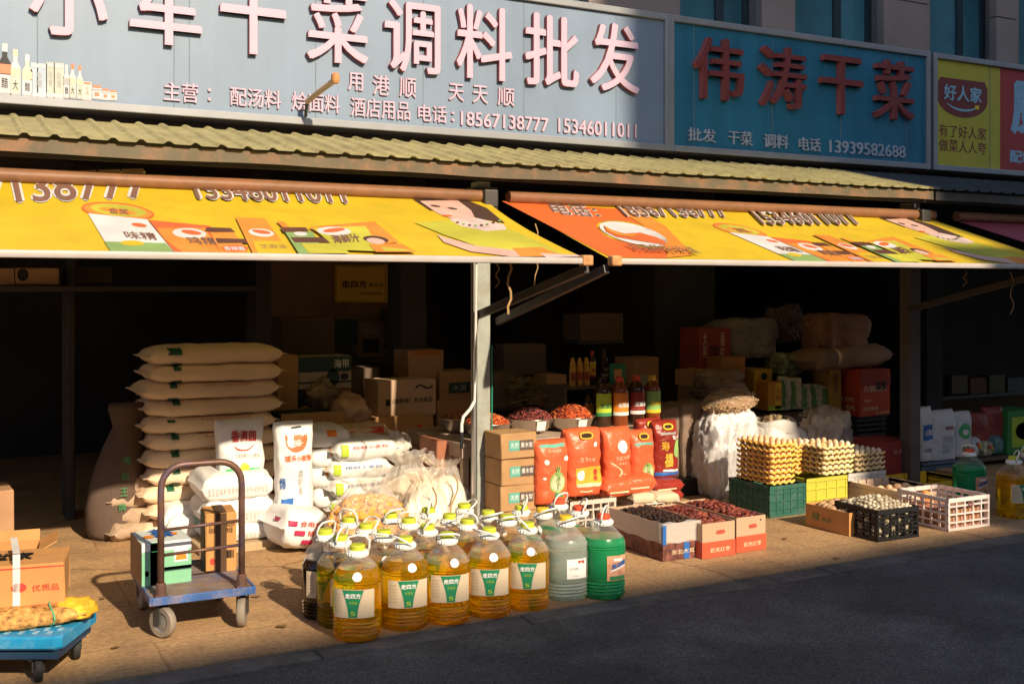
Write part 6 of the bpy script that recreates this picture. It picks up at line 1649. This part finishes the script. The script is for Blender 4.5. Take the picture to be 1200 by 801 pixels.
for i in range(nxq):
    for j in range(nyq):
        a_, b_ = (i + .5) / nxq, (j + .5) / nyq
        quail(p.x + .02 + (w0 - .04) * a_ + rr.uniform(-.006, .006), p.y + .02 + (dq - .04) * b_ + rr.uniform(-.006, .006), h0 - .012 + .05 * (1 - (2 * a_ - 1) ** 2) * (1 - (2 * b_ - 1) ** 2) + rr.uniform(-.004, .008), 'speckled quail egg heaped in the black crate')
for k in range(5):
    for i in range(nxq): quail(p.x + .022 + (w0 - .044) * (i + .5) / nxq, p.y + .036, .035 + k * (h0 - .06) / 5, 'speckled quail egg seen through the front lattice of the black crate')
    for j in range(nyq): quail(p.x + .036, p.y + .05 + (dq - .07) * (j + .5) / nyq, .035 + k * (h0 - .06) / 5, 'speckled quail egg seen through the side lattice of the black crate')
bm = NB(); bx(bm, p.x + .06, p.x + w0 - .04, p.y + .06, p.y + dq - .04, .02, h0 - .03); tag(obj('quail_egg_mass', bm, MATS['dark_quail_egg'], None), 'packed quail eggs deep inside the black crate', 'quail eggs', kind='stuff')
# white crates and yellow crate
p = G(1112, 623); x1 = PX(1159, p.y); w0 = x1 - p.x; h0 = P(1135, 582, p.y).z
c1 = crate('crate', 'empty looking pinkish white crate at the kerb with a red mark', (p.x + w0 / 2, p.y, .002), w0, .46, h0, pcr, nx=5, nz=4, rz=-.02, prints=[('食品', redl_m, .44, .60, .72, .88)])
for k in range(2):
    e = bpy.data.objects.new('orange', egg_me(mat('orange_fruit', (.72, .28, .08), .5), .04, 'orange')); C.objects.link(e); e.location = (p.x + .09 + .05 * k, p.y + .28 + .02 * k, h0 - .04 - .05 * k); tag(e, ('upper' if k == 0 else 'lower') + ' orange round fruit inside the pinkish white crate', 'fruit')
bm = NB(); bx(bm, p.x + .03, p.x + w0 - .03, p.y + .04, p.y + .42, .018, h0 - .09); tag(obj('fruit_fill', bm, mat('brown_orange_fill', (.40, .20, .12), .8, var=.4, scale=16)), 'brown fill seen through the pinkish white crate', 'fill', kind='stuff')
p2 = Vector((PX(1068, 5.75), 5.75, 0)); w2 = .44; h2 = P(1069, 579, 5.75).z
c2 = crate('crate', 'pale peach crate with orange contents behind the black crate', (p2.x + w2 / 2, 5.75, .002), w2, .62, h2, mat('peach_white_crate_plastic', (.76, .56, .42), .45, var=.06), nx=5, nz=4, prints=[], solid=True)
for k in range(12):
    e = bpy.data.objects.new('orange_egg', EB); C.objects.link(e); e.location = (p2.x + .06 + .09 * (k % 4), 5.84 + .13 * (k // 4), h2 - .02); e.scale = (1.3,) * 3; e.rotation_euler = (1.2, .4 * k, k)
    tag(e, 'orange egg lying in the pale peach crate', 'egg', 'eggs in the peach crate')
bm = NB(); bx(bm, p2.x + .03, p2.x + w2 - .03, 5.78, 6.34, .02, h2 - .05); tag(obj('packing_fill', bm, mat('orange_straw_fill', (.55, .30, .12), .8, var=.3, scale=20)), 'orange straw packing inside the pale peach crate', 'packing', kind='stuff')
p3 = Vector((PX(1084, 6.25), 6.25, 0)); x3 = PX(1134, 6.25); h3 = P(1110, 564, 6.25).z
crate('crate', 'bright yellow crate behind the white crates', ((p3.x + x3) / 2, 6.25, .002), x3 - p3.x + .06, .45, h3, ylcr, nx=4, nz=3, solid=True)

# ================================================================== right: sacks and bags behind the eggs
filmw = clear_mat('white_plastic_sheet', (1, 1, 1), body=.16, gloss=.45, rough=.12, bump=.9, bscale=16)
whs = mat('white_film_bag', (.74, .72, .74), .3, var=.05, bump=.5, bscale=14, spec=.6)
def blobthing(name, label, u0, u1, vb, vt, Y, d, m, seed, amp=.2, crease=.08, z0=None, cat='bag', sub=5, pw=3.2):
    x0, _, zz0, w0, h0 = spot(u0, u1, vb, vt, Y=Y)
    if z0 is not None: h0 += zz0 - z0; zz0 = z0
    bm = blob(w0 / 2, d / 2, h0, seed, amp, 2.6, sub, crease=crease, pw=pw)
    return tag(obj(name, bm, m, smooth='full', loc=(x0, Y + d / 2, zz0)), label, cat)
blobthing('sack', 'big white film covered sack left of the egg stacks', 838, 900, 590, 483, 6.95, .45, whs, 71, .12, .06, z0=.0, cat='sack')
# loose clear sheet hanging down its left side
t = thing('plastic_sheet', 'crinkled clear plastic sheet hanging down from the white sack', 'plastic sheet', P(845, 490, 6.88))
bm = NB(); g_ = []; o = t.location
for j in range(26):
    f = j / 25; v = 488 + 100 * f
    ul = 846 - 12 * f + 3 * math.sin(f * 9); ur = 886 - 14 * f + 4 * math.sin(f * 7 + 2) - (10 * max(0, f - .6) / .4)
    g_.append([bm.verts.new(P(ul + (ur - ul) * i / 24, v, 6.86 + .035 * math.sin(i * .55 + f * 4) + .022 * math.sin(i * .9 - f * 7) + .012 * math.sin(i * 1.7 + f * 12)) - o) for i in range(25)])
for j in range(25):
    for i in range(24): bm.faces.new((g_[j][i], g_[j][i + 1], g_[j + 1][i + 1], g_[j + 1][i]))
obj('sheet', bm, filmw, t, smooth='full')
ms = blobthing('sack', 'open white sack of dried mushrooms behind the egg stacks', 897, 957, 580, 499, 7.1, .45, mat('white_sackcloth', (.70, .66, .64), .55, var=.06, bump=.4, bscale=40), 73, .08, .03, z0=.0, cat='sack')
zt_ = ms.location.z + P(927, 484, 7.1).z
t = thing('sack_rim', 'x', 'sack') if False else None
bm = NB(); n = 28; x0 = ms.location.x; r1 = .185
prof = [(1.0, -.10), (1.03, -.04), (1.0, .0), (.92, .012), (.84, -.01), (.78, -.05)]
rings = [[bm.verts.new((r * r1 * math.cos(2 * math.pi * k / n), r * r1 * .95 * math.sin(2 * math.pi * k / n), z + .016 * math.sin(3 * 2 * math.pi * k / n + 1))) for k in range(n)] for r, z in prof]
for a, c in zip(rings, rings[1:]):
    for k in range(n): bm.faces.new((a[k], a[(k + 1) % n], c[(k + 1) % n], c[k]))
zz0 = P(927, 493, 7.2).z
obj('rolled_rim', bm, MATS['white_sackcloth'], ms, smooth='full', loc=(0, -.02, zz0))
mush = [mat('dark_mushroom', (.06, .04, .03), .7, var=.4), mat('cream_mushroom', (.55, .42, .24), .7, var=.3), mat('brown_mushroom', (.20, .12, .07), .7)]
heap('dried_mushrooms', 'dried dark and cream mushroom slices heaped in the white sack', 'mushrooms', (x0, ms.location.y - .02, zz0 - .035), .145, .14, .065, mush, 170, .017, 5, long_=1.9)
blobthing('plastic_bag', 'lumpy translucent cream bag right of the mushroom sack', 951, 1012, 570, 484, 7.3, .42, mat('cream_translucent_film', (.66, .54, .44), .35, var=.2, scale=7, bump=.9, bscale=14, spec=.5), 75, .2, .12, z0=.0)
# dried fish / noodle bag on the white sack
x0, _, z0, w0, h0 = spot(842, 897, 487, 461, Y=7.0)
strw = [mat('straw_strip', (.58, .40, .22), .7, var=.3), mat('pale_straw_strip', (.70, .55, .36), .7), mat('brown_straw_strip', (.30, .18, .09), .7)]
bm = blob(w0 / 2, .16, h0 * .95, 81, .15); rnd = random.Random(4)
base = [v.co.copy() for v in bm.verts]
for f in bm.faces: f.material_index = 2
for k in range(750):
    q = rnd.choice(base) * rnd.uniform(.97, 1.04); r = bmesh.ops.create_cube(bm, size=1, matrix=Matrix.Translation(q) @ Matrix.Rotation(rnd.uniform(0, 6), 4, 'Z') @ Matrix.Rotation(rnd.uniform(-.6, .6), 4, 'Y') @ Matrix.Diagonal((.045, .005, .004, 1)))
    mi = rnd.choice((0, 0, 1, 2))
    for f in {f for v in r['verts'] for f in v.link_faces}: f.material_index = mi
t = thing('dried_strip_bag', 'bag of straw coloured dried strips on the white sack', 'bag', (x0, 7.16, z0), .1)
t.rotation_euler = (0, -.12, .05)
so = obj('dried_strips', bm, strw, t); so['kind'] = 'stuff'
bm = blob(w0 / 2 * 1.08, .18, h0 * 1.05, 82, .12, crease=.05); obj('film', bm, clear_mat('faint_clear_film', (1, .97, .92), body=.05, gloss=.2, rough=.1, bump=.6, bscale=16), t, smooth='full')
# brown sheets / sacks standing left of the white sack
bnd = mat('dim_brown_wrapped_block', (.23, .16, .12), .6, var=.2, scale=6, bump=.4, bscale=14)
for k, (u0, u1, vt, Y) in enumerate(((776, 800, 478, 7.35), (800, 818, 474, 7.3), (818, 842, 472, 7.25))):
    x0, x1 = PX(u0, Y), PX(u1, Y); zt_ = P((u0 + u1) / 2, vt, Y).z; zb_ = P((u0 + u1) / 2, 560, Y).z
    t = thing('wrapped_bale', '%s tall brown wrapped bale from the left, beside the red bags' % ORD[k], 'bale', ((x0 + x1) / 2, Y, zb_), 0, 'tall brown bales beside the red bags')
    bm = NB(); bx(bm, -(x1 - x0) / 2, (x1 - x0) / 2, 0, .35, 0, zt_ - zb_, bev=.03)
    bmesh.ops.subdivide_edges(bm, edges=bm.edges[:], cuts=3, use_grid_fill=True); jitter(bm, .012, 9, k + 3)
    obj('body', bm, bnd, t, smooth='full')
    bm = NB(); put_text(bm, '粉\n条', fm_front(-.02, .03, (zt_ - zb_) * .3, (zt_ - zb_) * .7, -.012, .006), bold=.02); obj('lettering', bm, mat('dim_dark_lettering', (.08, .05, .04), .7), t)
x0, x1 = PX(770, 7.2), PX(870, 7.2); zb_ = P(818, 560, 7.2).z
bm = NB(); bx(bm, x0, x1, 7.22, 7.8, 0.002, zb_ - .003, bev=.01); tag(obj('black_bench', bm, BLACKP), 'low black bench under the tall brown bales', 'bench')

# ---- upper shelf goods
ztab = P(860, 470, 7.6).z
bm = NB(); bx(bm, PX(795, 7.5), PX(985, 7.5), 7.48, 8.5, ztab - .2, ztab - .16); so = thing('back_counter', 'dark counter behind the sacks on the right side', 'counter', (PX(795, 7.5), 7.48, 0))
bmesh.ops.translate(bm, vec=-so.location, verts=bm.verts); obj('top', bm, dark2, so)
bm = NB(); bx(bm, .02, PX(985, 7.5) - PX(795, 7.5) - .02, .35, .99, .002, ztab - .201); obj('base', bm, dark, so)
zc = ztab - .158
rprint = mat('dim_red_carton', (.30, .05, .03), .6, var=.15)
def up(label, u0, u1, vb, vt, Y, d, m, **k): return bcarton(label, u0, u1, vb, vt, Y, d, m, **k)
up('brown carton holding up the red printed carton', 818, 858, 492, 452, 7.85, .3, CARDD)
up('tall dim red printed carton at the back left of the counter', 820, 856, 434, 385, 7.95, .3, rprint, prints=[('花椒', BLACKP, 'f', .30, .58, .15, .6, .02), ('香\n料', cream, 'f', .66, .8, .2, .9, .0), ('大\n料', cream, 'f', .1, .22, .3, .9, .0)])
up('small tan carton left under the tall red carton', 811, 835, 453, 434, 7.8, .25, CARD)
up('small orange carton in front of the red printed carton', 845, 873, 441, 419, 7.75, .22, mat('dim_orange_carton', (.42, .17, .04), .6))
blobthing('bale', 'grey plastic wrapped bale on top of the back goods', 853, 918, 421, 374, 7.95, .45, mat('grey_wrapped_bale', (.24, .20, .17), .5, var=.2, bump=.6, bscale=14), 84, .12, .05, cat='bale', pw=5)
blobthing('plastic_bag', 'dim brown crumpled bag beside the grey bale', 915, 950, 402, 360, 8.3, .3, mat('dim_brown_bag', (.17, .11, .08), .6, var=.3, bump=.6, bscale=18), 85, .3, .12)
blobthing('plastic_bag', 'grey brown lumpy bag above the dried strips', 829, 884, 470, 436, 7.55, .35, mat('grey_brown_bag', (.30, .21, .15), .5, var=.25, bump=.8, bscale=18), 86, .25, .1)
up('yellow carton behind the seasoning packs', 884, 905, 478, 433, 7.78, .25, mat('mustard_carton', (.55, .36, .03), .6, var=.1), prints=[('@', BLACKP, 'f', .35, .7, .72, .9)])
up('orange and yellow printed carton above the mushroom sack', 900, 916, 481, 448, 7.62, .2, mat('orange_yellow_carton', (.62, .26, .03), .5, var=.1), prints=[('#', YELP, 'f', .5, .95, .05, .95), ('鸡\n精', RED, 'f', .55, .9, .3, .8, .02), ('#', LIMEP, 'f', 0, 1, 0, .16)])
vegp = mat('green_white_packet', (.46, .44, .30), .4, var=.5, scale=22, bump=.5, bscale=26)
blobthing('vegetable_bag', 'green and pink printed bag above the seasoning packs', 911, 946, 442, 414, 7.82, .25, mat('green_pink_packet', (.22, .26, .12), .45, var=.7, scale=18, bump=.5), 88, .2, .08)
for k, (u, vb, vt) in enumerate(((921, 481, 442), (934, 480, 443), (946, 480, 450), (958, 479, 450), (970, 478, 452))):
    x0, _, z0, w0, h0 = spot(u - 7, u + 7, vb, vt, Y=7.66)
    standing_bag('seasoning_pack', '%s green and white seasoning pack from the left above the cream bag' % ORD[k], (x0, 7.70, z0), w0, .09, h0, vegp, seed=k, group='green and white seasoning packs', rz=.1 * (-1) ** k, prints=[('#', mat('dim_green_stripe', (.10, .24, .08), .5), .05, .35, .1, .9), ('@', creaml, .45, .85, .3, .55)])
    bm = NB(); bx(bm, x0 - .06, x0 + .06, 7.6, 7.85, z0 - .012, z0 - .002) if False else bm.free()
zst = P(945, 481, 7.66).z
bm = NB(); bx(bm, PX(880, 7.6), PX(986, 7.6), 7.58, 8.1, min(zc + .003, zst - .05), zst - .004); tag(obj('riser_board', bm, dark2), 'dark riser board under the seasoning packs', 'shelf')
up('tall mustard carton standing left of the red cartons', 972, 986, 481, 427, 7.62, .2, mat('dim_mustard_carton', (.42, .25, .05), .6, var=.15), prints=[('粉\n条', BLACKP, 'f', .3, .7, .4, .8, .0)])
rc = mat('vivid_red_carton', (.50, .07, .035), .5, var=.1)
x0, _, z0, w0, h0 = spot(1008, 1043, 488, 434, Y=7.45)
carton('carton', 'bright red printed carton stacked on the black rack', (x0, 7.45, z0), w0, .62, h0, rc, prints=[('#', rprint, 'f', 0, 1, .66, .99), ('火锅底料', cream, 'f', .1, .86, .52, .66, .02), ('香辣', BLACKP, 'f', .5, .86, .54, .74, .03), ('特价', cream, 'f', .12, .34, .30, .36, .0), ('正宗重庆', cream, 'f', .06, .60, .12, .20, .0), ('牛油风味', cream, 'f', .5, .95, .03, .09, .0), ('重庆', cream, 'l', .5, .9, .3, .4, .0), ('火锅', cream, 'l', .5, .9, .12, .22, .0), ('红', BLACKP, 'l', .2, .45, .4, .8, .0)])
zr = z0
t = thing('black_rack', 'black slatted rack under the bright red carton', 'rack', (x0, 7.47, 0), 0); bm = NB()
for k in range(7): bx(bm, -w0 / 2, w0 / 2, .02, .05, zr * (.35 + .09 * k), zr * (.35 + .09 * k) + .022)
obj('slat', bm, DSTEEL, t)
bm = NB(); bx(bm, -w0 / 2, w0 / 2, .0, .5, zr - .02, zr - .002); obj('top', bm, DSTEEL, t)
for sx in (-1, 1):
    bm = NB(); bx(bm, sx * w0 / 2 - .015, sx * w0 / 2 + .015, .06, .09, .002, zr - .021); obj('leg', bm, DSTEEL, t)
up('red carton with dark mark left of the bright red one', 985, 1007, 490, 428, 7.7, .4, rprint, prints=[('红', BLACKP, 'f', .2, .5, .3, .7, .0)])
x0, _, z0, w0, h0 = spot(960, 1050, 434, 408, Y=7.5)
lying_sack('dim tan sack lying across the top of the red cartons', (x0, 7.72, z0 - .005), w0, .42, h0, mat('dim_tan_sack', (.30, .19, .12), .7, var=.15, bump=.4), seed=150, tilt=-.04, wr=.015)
blobthing('bundle', 'brown wrapped bundle on top of the tan sack', 963, 1025, 412, 368, 7.6, .35, mat('brown_paper_bundle', (.26, .13, .075), .6, var=.25, scale=5, bump=.7, bscale=18), 91, .10, .06, cat='bundle', pw=5)
x0, _, z0, w0, h0 = spot(1037, 1070, 568, 517, Y=6.75)
carton('carton', 'dark red carton standing beside the dark post', (x0, 6.75, .002), w0, .36, P(1050, 517, 6.75).z, mat('deep_red_carton', (.26, .04, .035), .5, var=.1), prints=[('火火烈烈', cream, 'f', .30, .95, .72, .82, .0), ('重庆特产', cream, 'f', .28, .85, .10, .16, .0), ('#', BLACKP, 'l', .3, .7, .55, .8)])

# ================================================================== far right stall in the shade
x0, x1 = PX(1080, 6.9), PX(1122, 6.9); zk = P(1100, 541, 6.9).z
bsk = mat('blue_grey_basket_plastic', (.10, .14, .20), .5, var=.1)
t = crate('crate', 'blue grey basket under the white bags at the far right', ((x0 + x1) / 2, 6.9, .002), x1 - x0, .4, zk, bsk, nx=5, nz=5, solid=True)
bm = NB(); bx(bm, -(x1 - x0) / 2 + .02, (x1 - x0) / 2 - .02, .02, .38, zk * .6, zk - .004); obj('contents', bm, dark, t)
wsh = mat('grey_white_bag', (.62, .62, .64), .5, var=.05, bump=.4, bscale=30)
def fr(label, u0, u1, vb, vt, Y, d, m, **k):
    x0, _, z0, w0, h0 = spot(u0, u1, vb, vt, Y=Y)
    return standing_bag('food_bag', label, (x0, Y + d / 2, z0), w0, d, h0, m, **k)
fr('narrow white bag with blue print at the left of the far right stall', 1081, 1095, 541, 478, 6.93, .12, wsh, seed=11, prints=[('#', BLUEP, .1, .9, .40, .68), ('白糖', WHITE, .2, .8, .48, .60, .02, 1), ('白糖', GREYP, .2, .8, .16, .26, .02)])
fr('wide white bag with grey text block in the basket', 1094, 1124, 541, 482, 6.96, .16, wsh, seed=12, prints=[('味精', mat('crimson_print', (.45, .03, .10)), .45, .8, .60, .68, .02), ('食品添加剂\n使用说明\n净含量千克\n保质期', GREYP, .32, .82, .14, .50, .0)])
fr('white bag with a green leaf emblem right of the wide bag', 1122, 1142, 536, 484, 7.0, .14, wsh, seed=13, prints=[('@', gr2, .12, .82, .40, .74), ('@', WHITE, .28, .6, .5, .62, 0, 1), ('绿', gr2, .25, .7, .12, .26, .02)])
for k, (u0, u1, vb, vt) in enumerate(((1142, 1162, 520, 484), (1158, 1180, 518, 478))):
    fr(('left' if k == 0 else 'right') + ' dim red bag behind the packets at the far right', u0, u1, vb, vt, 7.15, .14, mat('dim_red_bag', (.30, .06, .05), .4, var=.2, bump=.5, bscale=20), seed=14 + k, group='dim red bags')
x0, x1 = PX(1122, 7.05), PX(1230, 7.05); zq = P(1160, 536, 7.05).z
t = thing('side_table', 'dark side table carrying packets at the far right', 'table', (x0, 7.05, 0)); bm = NB(); bx(bm, 0, x1 - x0, 0, .6, zq - .03, zq - .003); obj('top', bm, dark2, t)
for x in (.02, x1 - x0 - .06):
    bm = NB(); bx(bm, x, x + .04, .02, .58, .002, zq - .031); obj('leg', bm, dark2, t)
for k, (u0, u1, vb, vt, m, lab) in enumerate(((1142, 1156, 536, 512, wsh, 'small pale packet with a coloured corner on the side table'), (1154, 1172, 534, 516, vegp, 'small mixed colour packet right of the pale packet'), (1168, 1182, 530, 506, mat('teal_grey_packet', (.10, .20, .20), .5, var=.4, scale=20), 'small teal packet beside the green carton'))):
    x0, _, z0, w0, h0 = spot(u0, u1, vb, vt, Y=7.06)
    lying_sack(lab, (x0, 7.2, zq - .002 + .0 * k), w0, .2, h0, m, seed=170 + k, rz=.2, prints=[('#', RED, -.03, .02, .5, .8, 0), ('#', YELP, .02, .05, .4, .7, 0)] if k < 2 else [])
x0, _, z0, w0, h0 = spot(1181, 1216, 536, 481, Y=7.1)
carton('carton', 'green carton with a dark round picture at the right edge', (x0, 7.1, zq), w0, .3, P(1190, 481, 7.1).z - zq, mat('green_carton', (.05, .26, .07), .5, var=.08), prints=[('#', LIMEP, 'f', .12, .9, .15, .85), ('@', mat('dark_green_disc', (.02, .08, .04), .5), 'f', .25, .8, .32, .72)])
bcarton('small brown carton between the basket and the green jug', 1117, 1133, 572, 553, 6.62, .2, CARDD)
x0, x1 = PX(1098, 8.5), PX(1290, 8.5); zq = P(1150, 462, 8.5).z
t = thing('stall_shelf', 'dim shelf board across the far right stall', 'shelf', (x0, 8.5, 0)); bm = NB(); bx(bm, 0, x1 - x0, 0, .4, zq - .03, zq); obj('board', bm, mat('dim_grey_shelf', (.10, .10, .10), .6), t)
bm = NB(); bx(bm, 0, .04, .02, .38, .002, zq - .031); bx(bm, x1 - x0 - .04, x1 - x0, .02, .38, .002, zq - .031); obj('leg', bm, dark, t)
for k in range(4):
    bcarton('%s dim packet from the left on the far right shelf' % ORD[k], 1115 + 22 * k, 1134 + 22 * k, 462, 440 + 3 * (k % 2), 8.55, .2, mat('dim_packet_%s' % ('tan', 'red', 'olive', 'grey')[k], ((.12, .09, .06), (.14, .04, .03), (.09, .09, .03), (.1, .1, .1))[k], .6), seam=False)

# ================================================================== litter on the ground
pap = [mat('white_paper_scrap', (.62, .58, .52), .8), mat('brown_paper_scrap', (.36, .24, .13), .8), mat('faded_leaf', (.28, .17, .07), .8)]
for k, (u, v, sz, m, lab) in enumerate(((206, 700, .035, 0, 'small white paper scrap right of the trolley wheel'), (120, 702, .02, 1, 'small brown paper scrap in the trolley shadow'), (330, 735, .025, 2, 'dry leaf scrap left of the front jug'), (900, 606, .03, 1, 'brown paper scrap by the dark green crate'), (980, 655, .018, 2, 'tiny dry leaf on the kerb near the black crate'), (1090, 690, .02, 0, 'tiny white scrap on the dark road at the right'), (760, 745, .016, 0, 'tiny pale scrap in the middle of the dark road'), (560, 775, .016, 2, 'tiny dry leaf on the road near the picture bottom'), (920, 632, .02, 1, 'small brown scrap between the date cartons and the potatoes'), (300, 700, .022, 1, 'small brown scrap in front of the low stand'), (135, 760, .018, 2, 'dry leaf scrap between dolly and kerb'))):
    p = G(u, v); bm = NB(); N = 5
    z_ = -.035 if p.y < KERB - .16 else 0
    g_ = [[bm.verts.new((sz * (i / N - .5) * 2 + .15 * sz * noise.noise(Vector((i, j, k))), sz * (j / N - .5) * 1.3, .008 + z_ + .35 * sz * abs(noise.noise(Vector((i * .7, j * .7, k * 3)))))) for i in range(N + 1)] for j in range(N + 1)]
    for j in range(N):
        for i in range(N): bm.faces.new((g_[j][i], g_[j][i + 1], g_[j + 1][i + 1], g_[j + 1][i]))
    bmesh.ops.solidify(bm, geom=bm.faces[:], thickness=.001)
    tag(obj('ground_scrap', bm, pap[m], loc=(p.x, p.y, 0), rz=k * 1.3), lab, 'scrap')
